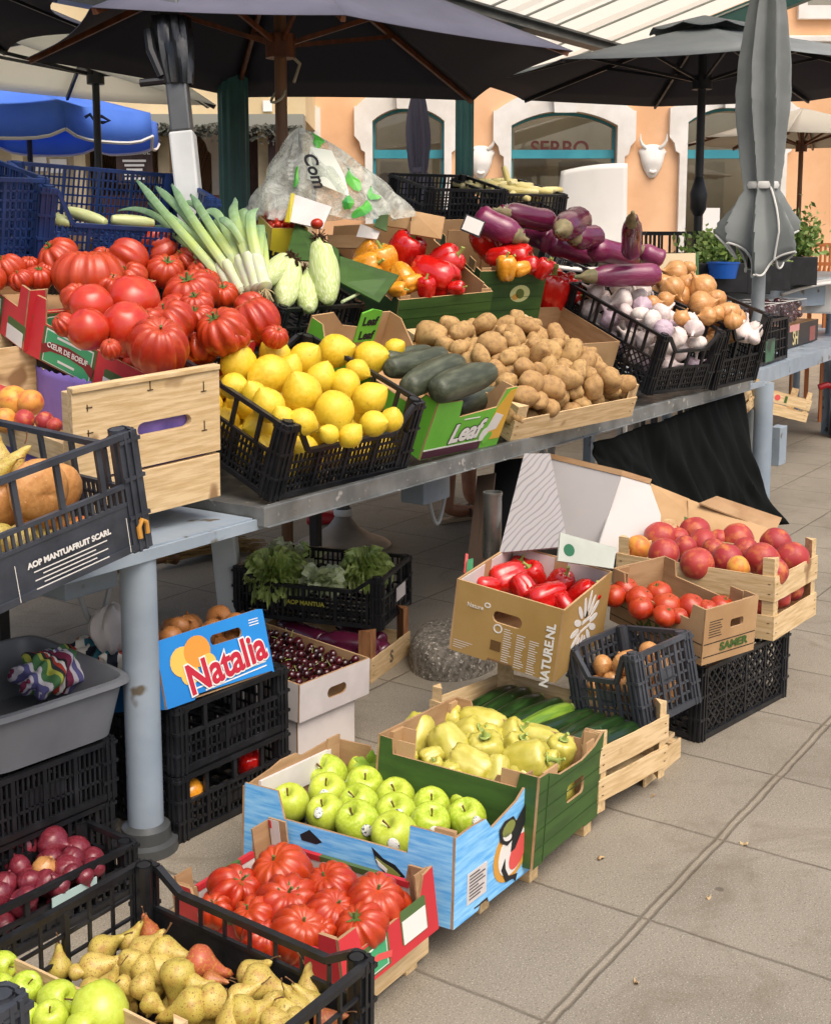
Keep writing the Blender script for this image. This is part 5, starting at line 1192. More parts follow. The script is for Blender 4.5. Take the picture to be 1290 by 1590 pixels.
def plane_board(name, pxs, o, nrm_, m, parent, t=.006):
    A = [PP(x, y, o, nrm_) for x, y in pxs]; nn = Vector(nrm_).normalized()*t*(1 if Vector(nrm_).dot(VD) > 0 else -1); k = len(A); q = MB()
    q.add(A+[p+nn for p in A], [tuple(range(k)), tuple(range(2*k-1, k-1, -1))]+[(i, (i+1) % k, k+(i+1) % k, k+i) for i in range(k)]); return q.build(name, m, parent, smooth=False)
nL = (VH*.9+RT*.42-Vector((0, 0, .25))); nR = (VH*.75-RT*.62-Vector((0, 0, .25)))
oc_ = PD(945, 795, 4.45)
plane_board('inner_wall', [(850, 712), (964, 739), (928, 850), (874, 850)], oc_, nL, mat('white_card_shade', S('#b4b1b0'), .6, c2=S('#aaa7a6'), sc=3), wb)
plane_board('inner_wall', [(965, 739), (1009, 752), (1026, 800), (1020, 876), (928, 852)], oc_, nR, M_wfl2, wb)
plane_board('rim', [(850, 703), (852, 711.5), (964, 738.5), (966, 730)], oc_-VH*.004, nL, M_kraft, wb); plane_board('rim', [(966, 730), (965, 738.5), (1009, 751.5), (1012, 744)], oc_-VH*.004, nR, M_kraft, wb)
fb = [PD(868, 828, 3.68), PD(955, 852, 3.8), PD(950, 884, 3.74), PD(864, 872, 3.62)]
ff = quad_board('front_flap', [fb[3], fb[2], fb[1], fb[0]], mat('pale_green_card', S('#a9ada2'), .6, c2=S('#9ea298'), sc=6), wb)
ex_ = (fb[1]-fb[0]).normalized(); ey_ = (fb[0]-fb[3]).normalized(); en_ = ex_.cross(ey_).normalized()
if en_.dot(VD) > 0: en_ = -en_
def FB_(s_, t_, d): return Matrix(((ex_.x, ey_.x, en_.x, 0), (ex_.y, ey_.y, en_.y, 0), (ex_.z, ey_.z, en_.z, 0), (0, 0, 0, 1))) @ Matrix.Identity(4)
def onflap(s_, t_, d): M_ = FB_(0, 0, 0); M_.translation = fb[3]+ex_*s_+ey_*t_+en_*d; return M_
link('printed_picture', plate_mesh('printed_picture', ell(0, 0, .021, .021), [], .001, (mat('deep_green_ink', S('#1c5a3a'), .6),), onflap(.038, .045, .008)), ff)
link('printed_text', text_mesh('Bo', .055, M_ink, onflap(.145, .03, .009), bold=.0012, shear=.3), ff)
# brown carton flaps behind the peaches
bf = thing('open_carton', 'brown cardboard carton with raised flaps behind the peach crate', 'carton', (0, 0, 0))
Zf = 4.9
quad_board('flap', [PD(1008, 842, Zf-.05), PD(1140, 850, Zf-.1), PD(1070, 776, Zf+.1), PD(1010, 752, Zf+.15)], M_kraft2, bf)
quad_board('flap', [PD(1068, 860, Zf-.12), PD(1195, 872, Zf-.2), PD(1204, 826, Zf-.1), PD(1068, 776, Zf+.08)], M_kraft2, bf)
quad_board('flap', [PD(1085, 783, Zf+.02), PD(1203, 828, Zf-.09), PD(1213, 806, Zf+.1), PD(1112, 772, Zf+.2)], M_kraft, bf)
quad_board('printed_band', [PD(1062, 812, Zf-.13), PD(1085, 820, Zf-.14), PD(1085, 812, Zf-.13), PD(1062, 802, Zf-.12)], M_dgi, bf, .002)
# steel can and stone block
p = PZ(763, 890, .16); cn = MB().lathe([(0, .0), (.028, 0), (.029, .004), (.029, .20), (.031, .205), (.031, .212), (.027, .212), (.027, .2), (0, .2)], 24, (0, 0, 0)).build('drinks_can', M_steel); cn.location = PD(764, 866, 3.95); tag(cn, 'silver metal can standing behind the daisy carton', 'can')
def stone(u, v):
    t = 2*math.pi*u; ph = math.pi*v*.5; r_ = (math.sin(ph)**.45 if v < .999 else 1)
    P_ = Vector((.30*r_*math.cos(t), .21*r_*math.sin(t), .16*(math.cos(ph)**.6 if v < .999 else 0))); return P_*(1+.05*mnoise.noise(P_*9))
M_stone = mat('granite_stone', S('#8f887c'), .9, c2=S('#5c564c'), sc=45, lo=.35, hi=.62, bump=.9, bsc=70, spots=S('#c8c2b4'), spotsc=60, spotlo=.62)
so_ = MB().grid(stone, 60, 24, closed=True).build('stone_block', M_stone); ps = PZ(712, 1050, 0); so_.location = (ps.x+.12, ps.y+.10, 0); so_.rotation_euler = (0, 0, .4); so_.scale = (.74, .74, .78); tag(so_, 'rough speckled granite weight stone on the ground under the table', 'stone')

# lettuce crate on posts of a low wooden box
s_ = 1.0616
P_WB = scaled((3.086, 2.291, .087, 11.8, .5, 0), s_); a, b, h = .32*s_, .5*s_, .079*s_
wbx = wood_crate('wooden_crate', 'low grey wooden box with reddish corner posts under the lettuce crate', 'crate', P_WB, a, b, h, {k_: [(.0, h)] for k_ in 'FLRB'}, posth=.095, pw=.045, mats=M_wood2)
wbf = [c for c in wbx.children if c.name.startswith('side_panel')][0]
link('printed_text', text_mesh('S', .06, mat('faded_stencil', S('#6a5c48'), .8), off(wallM('F', a, b), .17, .042, .0015), bold=.002), wbf)
MW = pose(*P_WB)
for i in range(7):
    o_ = put('aubergine', long_mesh('aubergine_%d' % i, M_aub, .038, .22, i, .5, .5, .95) if i < 2 else bpy.data.meshes['aubergine_%d' % (i % 2)], MW @ Vector((.07+.05*(i % 4)+.02*(i//4), .12+.2*(i//4)+.02*(i % 2), .06+.03*(i % 2))), 1, MW.to_3x3() @ axis_rot(Vector((random.uniform(-.3, .3), 1, .1))))
    tag(o_, 'dark aubergine lying in shade in the low wooden box', 'aubergine', 'aubergines in the low box')
P_LET = scaled((3.196, 2.332, .224, 17.1, .4, -.6), s_); a, b, h = .332*s_, .529*s_, .173*s_
ltc = plastic_crate('plastic_crate', 'black plastic crate of curly lettuce and cabbage under the table', 'crate', P_LET, a, b, h, dips={'L': .045, 'F': .0, 'B': .02}, cell=(.02, .035), win='F')
Lp = [c for c in ltc.children if c.name.startswith('side_panel')]
tl = min(Lp, key=lambda c: sum(v.co.x for v in c.data.vertices)/max(1, len(c.data.vertices)))
link('printed_text', text_mesh('AOP MANTUA', .022, mat('olive_yellow_ink', S('#a5a23c'), .6), off(wallM('L', a, b), b*.5, .075, .003), bold=.0006), tl)
tf = [c for c in Lp if abs(sum(v.co.y for v in c.data.vertices)/len(c.data.vertices)) < .02][0]
MB().box(.16, -.006, .06, .26, -.004, .11).build('paper_label', M_white, tf, smooth=False)
ML = pose(*P_LET)
M_let = mat('curly_lettuce_leaf', S('#cbe27c'), .5, c2=S('#e2efa6'), sc=14, trans=.35); M_letp = mat('pale_lettuce_leaf', S('#e2e9b4'), .5, c2=S('#eff2d4'), sc=10, trans=.25)
M_cab = mat('cabbage_leaf', S('#c8d49c'), .5, c2=S('#e0e8c6'), sc=7, trans=.1)
def lettuce(seed, r, curl, m1, m2, nl, name):
    rg = random.Random(seed); q = MB()
    for i in range(nl):
        t0 = rg.random()*6.28; el = rg.uniform(-.1, 1.35); Lf = r*rg.uniform(.75, 1.1); wd = r*rg.uniform(.55, .85)*(36/nl)**.5; ph = rg.random()*9
        d = Vector((math.cos(t0)*math.cos(el), math.sin(t0)*math.cos(el), math.sin(el))); sd_ = Vector((-math.sin(t0), math.cos(t0), 0)); nn = d.cross(sd_)
        def fn(u, v):
            x = (u-.5)*2; wv_ = wd*(.25+.75*math.sin(min(1, v*1.15)*math.pi*.55)); rf = curl*r*v*v*(math.sin(x*9+ph+v*4)*.6+math.sin(x*17+ph*2)*.5)*(.25+.75*abs(x)+.5*v)
            return d*Lf*v*(1-.12*x*x)+sd_*wv_*x*.6+nn*(rf-.25*r*x*x*v-.18*r*v*v)
        q.grid(fn, 14, 8, m=1 if rg.random() < .3 else 0)
    return q.mesh(name, (m1, m2), True, 0)
for (nm, px, py, rr, ms_, lab) in (('lettuce', 425, 895, .12, lettuce(1, 1, .2, M_let, M_let, 90, 'lettuce_head'), 'dark curly lettuce at the left end of the black crate'),
        ('lettuce', 448, 868, .095, lettuce(2, 1, .16, M_letp, M_let, 70, 'lettuce_head'), 'pale lettuce with a cut heart behind the curly lettuce'),
        ('cabbage', 500, 902, .085, lettuce(3, 1, .05, M_cab, M_cab, 40, 'cabbage_head'), 'pale green cabbage in the middle of the lettuce crate'),
        ('lettuce', 565, 885, .105, lettuce(4, 1, .2, M_let, M_let, 90, 'lettuce_head'), 'finely curled green lettuce at the right end of the black crate'),
        ('lettuce', 487, 862, .055, lettuce(5, 1, .12, M_letp, M_letp, 24, 'lettuce_head'), 'bright pale lettuce tips standing up at the back of the crate')):
    p = on_plane(ML, .12, px, py+6); tag(put(nm, ms_, p, rr, Matrix.Rotation(random.random()*6, 3, 'Z')), lab, nm, 'heads in the lettuce crate')

# white carton of dark cherries on a white base box
P_CH = (2.588, 2.174, .146, -4.8, 2.5, -.2); a, b, h = .297, .5, .113
cb, W = carton('cherry_carton', 'white cardboard tray of dark cherries with a handle slot', 'carton', P_CH, a, b, h, M_white, {}, {'F': [rrect(.115, .038, .195, .07, .015)]}, inner=M_kraft)
MCh = pose(*P_CH)
ch = pack(MCh, 200, .0145, .008, .008, a-.008, b-.008, .075, .15, [CHER], 'cherry', 3, jit=.12)
for i, o_ in enumerate(ch):
    tag(o_, 'dark red cherry in the white tray under the table', 'cherry', 'cherries in the white tray')
    if i % 2 == 0: child(o_, 'stem', CSTEM)
carton('base_carton', 'small plain white carton holding up the cherry tray', 'carton', (2.60, 2.19, .001, -4.8), .24, .4, .142, M_white)

# blue lettered box of brown onions on two black crates
P_NA = (2.064, 2.152, .36, -2.8, -15.4, 1.6); a, b, h = .374, .3, .167
M_nblue = mat('bright_blue_board', S('#1f7fc8'), .4, c2=S('#1a74bc'), sc=3)
nb2, W = carton('onion_carton', 'bright blue carton of brown onions with large red lettering', 'carton', P_NA, a, b, h, M_nblue, {'F': [(0, 0), (.09, 0), (.10, .012), (a-.01, .006), (a, 0), (a, h+.004), (a-.02, h+.008), (0, h)], 'L': rect(0, 0, b, h*.8), 'R': rect(0, 0, b, h*.8), 'B': rect(0, 0, a, h*.9)}, {'F': [rrect(.175, h-.05, .285, h-.024, .012)]})
M_nred = mat('crimson_letters', S('#b01e34'), .4); M_opr = mat('orange_print', S('#d08a34'), .5); M_opy = mat('yellow_print', S('#e0b050'), .5)
for cx_, cy_, rr, mm in ((.075, .10, .042, M_opy), (.125, .115, .044, M_opr), (.09, .065, .03, M_opy), (.155, .08, .025, M_opy)): decal(W['F'], 'F', a, b, ell(cx_, cy_, rr, rr*.9), mm, .001+.0009*cx_*10)
link('printed_text', text_mesh('Natalia', .105, M_inkw, off(wallM('F', a, b), .215, .062, .0032, .12), bold=.0068, sx=.95), W['F'])
link('printed_text', text_mesh('Natalia', .105, M_nred, off(wallM('F', a, b), .215, .062, .0042, .12), bold=.0028, sx=.95), W['F'])
q = MB(); Wm = wallM('F', a, b)
for i in range(2): q.add([Wm @ Vector(v) for v in ((.08+.05*i, .024-.011*i, .001), (.35, .034-.011*i, .001), (.35, .0375-.011*i, .001), (.08+.05*i, .0275-.011*i, .001))], [(0, 1, 2, 3)])
for i in range(3): q.add([Wm @ Vector(v) for v in ((.315, h-.03+.007*i, .001), (.35, h-.03+.007*i, .001), (.35, h-.0275+.007*i, .001), (.315, h-.0275+.007*i, .001))], [(0, 1, 2, 3)])
q.build('printed_lines', M_inkw, W['F'], smooth=False)
MNa = pose(*P_NA)
dn_ = pack(MNa, 40, .033, .01, .01, a-.01, b-.01, .07, .22, ONID, 'brown_onion', 8, peak=.02)
rank_labels(dn_, 'brown skinned onion', 'in the bright blue carton', 'onions in the blue carton', 'onion')
plastic_crate('plastic_crate', 'upper black crate under the bright blue onion carton', 'crate', (2.09, 2.15, .176, -3), .40, .33, .175, cell=(.018, .03), win='F')
plastic_crate('plastic_crate', 'lower black crate with an orange inside, below the blue carton', 'crate', (2.09, 2.15, .001, -3), .40, .33, .17, cell=(.018, .03), win='F')
for x_, c_ in ((.08, M_opr), (.3, M_rprint)): o_ = put('orange' if c_ is M_opr else 'red_pepper', mk('orange', round_(1, .95, .01), M_pepo) if c_ is M_opr else PEPR[0], Vector((2.09+x_, 2.19, .10)), .036); tag(o_, 'orange fruit glimpsed through the lowest black crate' if c_ is M_opr else 'red pepper glimpsed in the lowest black crate', 'orange' if c_ is M_opr else 'pepper')

# grey tub of bright cloths on two stacked crates
TB = pose(1.60, 2.235, .315, -6, 2, 0)
def tubf(rx, ry, z, ins=0):
    def f(u):
        t = 2*math.pi*u; c_, s2 = math.cos(t), math.sin(t); e = .22
        return Vector((rx*abs(c_)**e*(1 if c_ > 0 else -1), ry*abs(s2)**e*(1 if s2 > 0 else -1), z))
    return f
tubr = thing('grey_tub', 'grey plastic tub holding crumpled multicoloured cloths', 'tub', TB @ Matrix.Translation((.19, .2, 0)))
prof = [(.0, .0, .0), (.15, .17, 0), (.165, .185, .006), (.19, .21, .145), (.2, .22, .148), (.203, .223, .14), (.2, .22, .152), (.187, .207, .153), (.182, .202, .145), (.158, .178, .012), (0, 0, .01)]
q = MB()
def tfn(u, v):
    i = min(len(prof)-1, int(round(v*(len(prof)-1)))); rx, ry, z = prof[i]
    return tubf(max(rx, 1e-4), max(ry, 1e-4), z)(u)
q.grid(tfn, 72, len(prof)-1, closed=True); q.build('body', mat('grey_tub_plastic', S('#6e7176'), .42, c2=S('#63666b'), sc=5, rvar=.1), tubr, angle=50)
m, n, l, b_ = nt('striped_cloth'); tc = n.new('ShaderNodeTexCoord'); sp = n.new('ShaderNodeSeparateXYZ'); l.new(tc.outputs['Generated'], sp.inputs[0])
md = n.new('ShaderNodeMath'); md.operation = 'MULTIPLY'; md.inputs[1].default_value = 2.2; l.new(sp.outputs[0], md.inputs[0]); fr = n.new('ShaderNodeMath'); fr.operation = 'FRACT'; l.new(md.outputs[0], fr.inputs[0])
r_ = ramp(n, l, fr.outputs[0], [(0, S('#7c2a4a')), (.12, S('#c8c4cc')), (.2, S('#5c5a8c')), (.32, S('#d0ccd0')), (.4, S('#4c7a4c')), (.55, S('#b0b44c')), (.64, S('#2c3034')), (.75, S('#b03c30')), (.85, S('#d8d4d0')), (.93, S('#1c1e24'))])
[x for x in n if x.type == 'VALTORGB'][0].color_ramp.interpolation = 'CONSTANT'; l.new(r_, b_.inputs[0]); b_.inputs['Roughness'].default_value = .9; M_str = m
m, n, l, b_ = nt('patchwork_cloth'); tc = n.new('ShaderNodeTexCoord'); vo = n.new('ShaderNodeTexVoronoi'); vo.distance = 'CHEBYCHEV'; vo.inputs['Scale'].default_value = 26; l.new(tc.outputs['Object'], vo.inputs['Vector'])
sp = n.new('ShaderNodeSeparateColor'); l.new(vo.outputs['Color'], sp.inputs[0])
r_ = ramp(n, l, sp.outputs[0], [(0, S('#1c2430')), (.2, S('#a8402c')), (.36, S('#d4cfc4')), (.5, S('#2f6a78')), (.66, S('#7a9a5c')), (.82, S('#c98a5c')), (.92, S('#23303c'))]); [x for x in n if x.type == 'VALTORGB'][0].color_ramp.interpolation = 'CONSTANT'
l.new(r_, b_.inputs[0]); b_.inputs['Roughness'].default_value = .9; M_chk = m
def cloth(px, py, rr, m, seed, label):
    p = PP(px, py, TB @ Vector((0, 0, .12)), Vector((0, 0, 1)))
    def fn(ph, th):
        v = Vector((math.sin(th)*math.cos(ph)*1.25, math.sin(th)*math.sin(ph), .75*math.cos(th))); f = 1+.3*mnoise.noise(v*1.8+Vector((seed, 0, 0)))+.16*math.sin(7*ph+5*th+seed)*math.sin(th)+.10*mnoise.noise(v*5+Vector((0, seed, 0)))
        return v*f*rr
    q = MB(); q.ball(fn, 72, 36); o_ = q.build('cloth', m, None, angle=0); o_.location = p; tag(o_, label, 'cloth')
cloth(82, 1042, .072, M_str, 2, 'striped purple, white and green cloth crumpled in the grey tub'); cloth(150, 1018, .066, M_chk, 5, 'patchwork red, white and blue cloth crumpled in the grey tub')
cloth(182, 1030, .05, M_chk, 9, 'dark patchwork cloth end against the table leg in the tub')
p = PD(172, 975, 3.15); q = MB(); q.ball(lambda ph, th: Vector((.05*math.sin(th)*math.cos(ph), .05*math.sin(th)*math.sin(ph), .06*math.cos(th)))*(1+.25*mnoise.noise(Vector((math.cos(ph)*2, math.sin(ph)*2, th)))), 24, 16); wbag = q.build('plastic_bag', M_white, None); wbag.location = p; tag(wbag, 'small white plastic bag behind the table leg by the grey tub', 'bag')
plastic_crate('plastic_crate', 'black crate directly under the grey tub of cloths', 'crate', (1.56, 2.25, .158, -4), .40, .42, .152, cell=(.014, .05), dips={'L': .0})
plastic_crate('plastic_crate', 'black crate at the bottom of the stack under the grey tub', 'crate', (1.56, 2.26, .002, -4), .40, .42, .15, cell=(.02, .03))
qq = [put('round_tomato', RTOMR[0], Vector((1.60+.05*i, 2.30+.012*(i % 2), .125)), .032) for i in range(6)]
rank_labels(qq, 'red tomato seen through the stacked crates', 'under the grey tub', 'tomatoes inside the stacked crates', 'tomato', 1)
# crate of red onions
P_RO = (1.376, 2.085, .002, -2.3, .1, .2); a, b, h = .50, .20, .122
plastic_crate('plastic_crate', 'black crate of red onions beside the table leg', 'crate', P_RO, a, b, h, cell=(.022, .05), win='FR')
MRO = pose(*P_RO)
for o_ in pack(MRO, 40, .036, .012, .012, a-.012, b-.012, .01, .10, ONIR, 'red_onion', 41): tag(o_, 'red onion lying deep in the red onion crate', 'onion', 'onions deep in the red onion crate')
ro = fruit_px(MRO, .10, zz([(150, 150, 85, .115), (315, 150, 98, .115), (40, 235, 80), (265, 295, 75, 'o'), (430, 240, 72), (175, 375, 72), (115, 290, 72), (30, 385, 75), (215, 80, 55, .13), (345, 400, 70), (160, 470, 75), (555, 295, 65), (60, 120, 70), (500, 350, 55), (420, 330, 60)], 0, 1270, 3.794), lambda p, r, it: put('red_onion', random.choice(ONI if it[-1] == 'o' else ONIR), p, r, axis_rot(img_dir(random.random()*360, .3))))
rank_labels(ro, lambda o_: 'orange brown onion' if o_.data in ONI else 'red onion', 'in the red onion crate', 'red onions in the black crate', 'onion', 4)
MB_ = [c for c in bpy.data.objects if c.get('label') == 'black crate of red onions beside the table leg'][0]
fp = [c for c in MB_.children if c.name.startswith('side_panel')][0]
MB().box(.255, -.008, .055, .375, -.006, .092).build('paper_label', mat('pale_green_label', S('#a9c2bf'), .5), fp, smooth=False)
# ---------------------------------------------------------------- goods on the table
# lemons
P_LEM = (2.53, 2.223, .785, -5.7, 20.5, -1.0); a, b, h = .573, .529, .233
lc = plastic_crate('plastic_crate', 'black plastic crate heaped with lemons at the front table corner', 'crate', P_LEM, a, b, h, dips={'F': .085, 'B': .05}, win='LR', cell=(.017, .026), pw=.048, label_bar=False)
MLm = pose(*P_LEM)
mk_l = lambda p, r, it: put('lemon', random.choice(LEMON), p, r*1.0, axis_rot(img_dir(it[3] if len(it) > 3 else random.random()*360, random.uniform(.1, .8))), (1, 1, 1))
LMN = zz([(205, 260, 118), (430, 205, 100), (395, 330, 128, 200), (620, 225, 100), (810, 180, 108), (1030, 225, 108), (600, 440, 125, 110), (720, 350, 95), (805, 560, 125, 290), (870, 390, 95), (1025, 480, 105), (175, 400, 85), (390, 520, 105), (1050, 635, 85), (1160, 610, 75), (600, 625, 90), (770, 700, 62), (905, 710, 75), (1180, 165, 65), (520, 290, 85), (950, 300, 70), (300, 450, 80), (480, 600, 75)], 320, 500, 4.03)
lm = fruit_px(MLm, .225, LMN, mk_l); rank_labels(lm, 'ripe yellow lemon', 'on the black lemon crate', 'lemons heaped in the black crate', 'lemon', 5)
uf = pack(MLm, 70, .049, .012, .012, a-.012, b-.012, .012, .15, LEMON, 'lemon', 2)
for o_ in uf: tag(o_, 'yellow lemon seen through the mesh sides of the lemon crate', 'lemon', 'lemons inside the lemon crate')

# 'Leal' carton of cucumbers
P_LEAL = (3.218, 2.194, .804, -7.4, 23.4, -.4); a, b, h = .391, .622, .205
M_leal = mat('lime_printed_board', S('#6cb83c'), .5, c2=S('#62ac34'), sc=5)
pf = [(0, 0), (a, 0), (a, h+.02), (a-.055, h+.016), (a-.075, h-.05), (.13, h-.065), (.12, h-.004), (0, h)]
pr = [(0, 0), (b, 0), (b, h), (b-.06, h), (b-.16, h-.07), (.10, h-.06), (.06, h+.01), (0, h+.015)]
lb, W = carton('cucumber_carton', 'lime green lettered carton of dusty cucumbers beside the lemons', 'carton', P_LEAL, a, b, h, {'*': M_leal, 'B': M_leal}, {'F': pf, 'R': pr, 'L': [(0, 0), (b, 0), (b, h), (b-.06, h), (b-.1, h-.06), (.1, h-.06), (.06, h), (0, h)], 'B': [(0, 0), (a, 0), (a, h+.005), (a-.1, h+.012), (a-.16, h-.04), (.1, h-.06), (.05, h), (0, h)]}, inner=M_kraft2)
d = lambda o_, m_, n_=.001: decal(W['F'], 'F', a, b, o_, m_, n_)
M_mar = mat('maroon_print', S('#4c2634'), .6)
d(rect(.002, .002, a-.1, .030), M_mar); d(rect(.002, .031, a-.09, .036), M_inkw)
d([(a-.10, .03), (a-.002, .03), (a-.002, h+.012), (a-.03, h+.01), (a-.07, h-.05)], mat('amber_print', S('#d8a83a'), .5), .0012); d([(a-.10, .06), (a-.04, .07), (a-.025, .12), (a-.07, .135)], M_inkw, .002); d(ell(a-.10, .055, .018, .026, 14, -.4), M_inkw, .0025); d(ell(a-.075, .04, .016, .026, 14, -.7), M_leal, .0028)
link('printed_text', text_mesh('Leaf', .092, M_ink, off(wallM('F', a, b), .185, .078, .0022, .03), bold=.006, shear=.25), W['F'])
link('printed_text', text_mesh('Leaf', .092, M_inkw, off(wallM('F', a, b), .185, .078, .0032, .03), bold=.003, shear=.25), W['F'])
d(rect(.16, .126, .24, .130), M_inkw, .0012)
# side flap with the same print at the far right corner
Bm = wallM('B', a, b)
fl = MB().add([Vector(v) for v in ((a-.155, b-.0135, h-.11), (a-.055, b-.0135, h-.11), (a-.055, b-.0135, h+.008), (a-.105, b-.0135, h+.018), (a-.155, b-.0135, h+.004), (a-.155, b-.007, h-.11), (a-.055, b-.007, h-.11), (a-.055, b-.007, h+.008), (a-.105, b-.007, h+.018), (a-.155, b-.007, h+.004))], [(0, 1, 2, 3, 4), (9, 8, 7, 6, 5), (0, 5, 6, 1), (1, 6, 7, 2), (2, 7, 8, 3), (3, 8, 9, 4), (4, 9, 5, 0)]).build('inner_flap', M_leal, lb, smooth=False)
FI = Matrix(((1, 0, 0, a-.105), (0, 0, -1, b-.0142), (0, 1, 0, 0), (0, 0, 0, 1)))
for tz in (h-.03, h-.085): link('printed_text', text_mesh('Leaf', .045, M_ink, FI @ Matrix.Translation((0, tz, .0002)), bold=.0018), fl)
MLe = pose(*P_LEAL)
CU = [long_mesh('cucumber', M_zucg, .046, .36, i, bd, .75, .8, ribs=lambda p, t: .02*math.cos(7*p)) for i, bd in enumerate((.25, -.15, .3))]
for i, ((x1, y1), (x2, y2), w_, rr) in enumerate((((604, 575), (690, 552), .22, .9), ((632, 600), (715, 560), .235, 1.0), ((672, 608), (757, 578), .24, 1.1), ((706, 632), (768, 610), .11, .85), ((598, 560), (665, 546), .19, .7))):
    p, q_ = on_plane(MLe, w_, x1, y1), on_plane(MLe, w_, x2, y2); o_ = put('cucumber', CU[i % 3], (p+q_)/2, 1, axis_rot(q_-p, 1+i), (rr, rr, (q_-p).length/.36))
    tag(o_, ['grey green cucumber lying against the lemon crate', 'mottled grey green cucumber in the middle of the lime carton', 'plump dark grey cucumber on top of the lime carton', 'dark cucumber behind the lettered front of the lime carton', 'thin pale striped cucumber at the back of the lime carton'][i], 'cucumber', 'cucumbers in the lime carton')

# potatoes in a shallow veneer tray
P_POT = (3.721, 2.158, .799, -14.6, 21.7, -3.1); a, b, h = .642, .651, .083
pt = wood_crate('wooden_crate', 'shallow pale veneer crate heaped with potatoes on the table', 'crate', P_POT, a, b, h, {k_: [(.0, h)] for k_ in 'FLRB'}, posth=.05, pw=.05)
MPo = pose(*P_POT)
po = pack(MPo, 200, .043, .0, .0, a, b, .0, .19, POT, 'potato', 11, jit=.28, peak=.10)
rank_labels(po, 'brown potato', 'of the potato heap', 'potatoes heaped in the veneer crate', 'potato', 13)

# garlic, then onions with white garlic, then aubergines
P_GAR = (4.991, 2.212, .826, -18.9, 19.9, -.4); a, b, h = .398, .626, .278
plastic_crate('plastic_crate', 'black lattice crate of garlic next to the potatoes', 'crate', P_GAR, a, b, h, dips={'F': .07}, lattice='L', win='LFR', cell=(.016, .03), label_bar=False)
MGa = pose(*P_GAR)
ga = pack(MGa, 110, .053, .012, .012, a-.012, b-.012, .05, .285, GAR, 'garlic_bulb', 4, jit=.2)
rank_labels(ga, lambda o_: 'purple garlic bulb' if o_.data is GAR[2] else 'white garlic bulb', 'of the lattice crate', 'garlic bulbs in the lattice crate', 'garlic', 8)
P_G2 = (5.433, 2.09, .811, -16.2, 17.8, -5.7); a, b, h = .325, .564, .324
plastic_crate('plastic_crate', 'black crate of brown onions at the far end of the tray', 'crate', P_G2, a, b, h, dips={'F': .08}, win='LFR', cell=(.016, .03), label_bar=False)
MG2 = pose(*P_G2)
on_ = fruit_px(MG2, .34, zz([(755, 500, 85), (740, 600, 82), (690, 560, 60), (925, 590, 92), (925, 700, 92), (1010, 665, 70), (1085, 755, 85), (620, 690, 55), (830, 560, 60), (1120, 800, 60), (840, 470, 50), (700, 670, 60), (800, 780, 55), (1020, 760, 60), (960, 770, 60)], 860, 300, 4.03), mk_oni(ONI, 'onion'))
rank_labels(on_, 'brown onion', 'of the onion heap on the table', 'onions heaped in the far crate', 'onion', 5)
fi = pack(MG2, 30, .052, .012, .1, a-.012, b-.012, .12, .3, ONI, 'onion', 6)
for o_ in fi: tag(o_, 'brown onion showing between the crate walls beside the garlic', 'onion', 'onions inside the far crate')
gw = fruit_px(MG2, .24, zz([(1190, 880, 75), (1255, 860, 60), (1140, 850, 55), (1240, 900, 55), (1180, 830, 50)], 860, 300, 4.03), lambda p, r, it: put('garlic_bulb', GAR[0], p, r, axis_rot(img_dir(random.random()*360, .3))))
rank_labels(gw, 'white garlic bulb', 'in front of the table onions', 'white garlic in the onion crate', 'garlic', 2)
P_AUB = (5.62, 2.70, 1.09, -6, 20.6, 0); a, b, h = .42, .52, .2
plastic_crate('plastic_crate', 'black crate of purple aubergines behind the garlic', 'crate', P_AUB, a, b, h, win='LR', label_bar=False)
MAu = pose(*P_AUB)
AUB = [long_mesh('aubergine', m_, .5, 2.2, i+20, bd, .62, 1.05, ribs=None) for i, (m_, bd) in enumerate(((M_auby, .05), (M_aub, -.04), (M_auby, -.06)))]
q = MB(); q.lathe([(.02, 1.42), (.09, 1.40), (.11, 1.22), (.30, 1.02), (.34, .8), (.30, .82)], 10); CAP = q.mesh('calyx', mat('aubergine_calyx', S('#8a7a5a'), .7, c2=S('#6a6a48'), sc=6), True, 60)
def aub(p1, p2, w1, w2, rr, mi, label):
    A_, B_ = on_plane(MAu, w1, *p1), on_plane(MAu, w2, *p2); L_ = (B_-A_).length
    o_ = put('aubergine', AUB[mi], (A_+B_)/2, 1, axis_rot(B_-A_, random.random()*6), (rr, rr, L_/2.2)); child(o_, 'calyx', CAP, Matrix.Scale(1, 4)); tag(o_, label, 'aubergine', 'aubergines heaped at the back'); return o_
z_ = lambda x, y: (580+x/4.03, 300+y/4.03); y_ = lambda x, y: (860+x/4.03, 300+y/4.03)
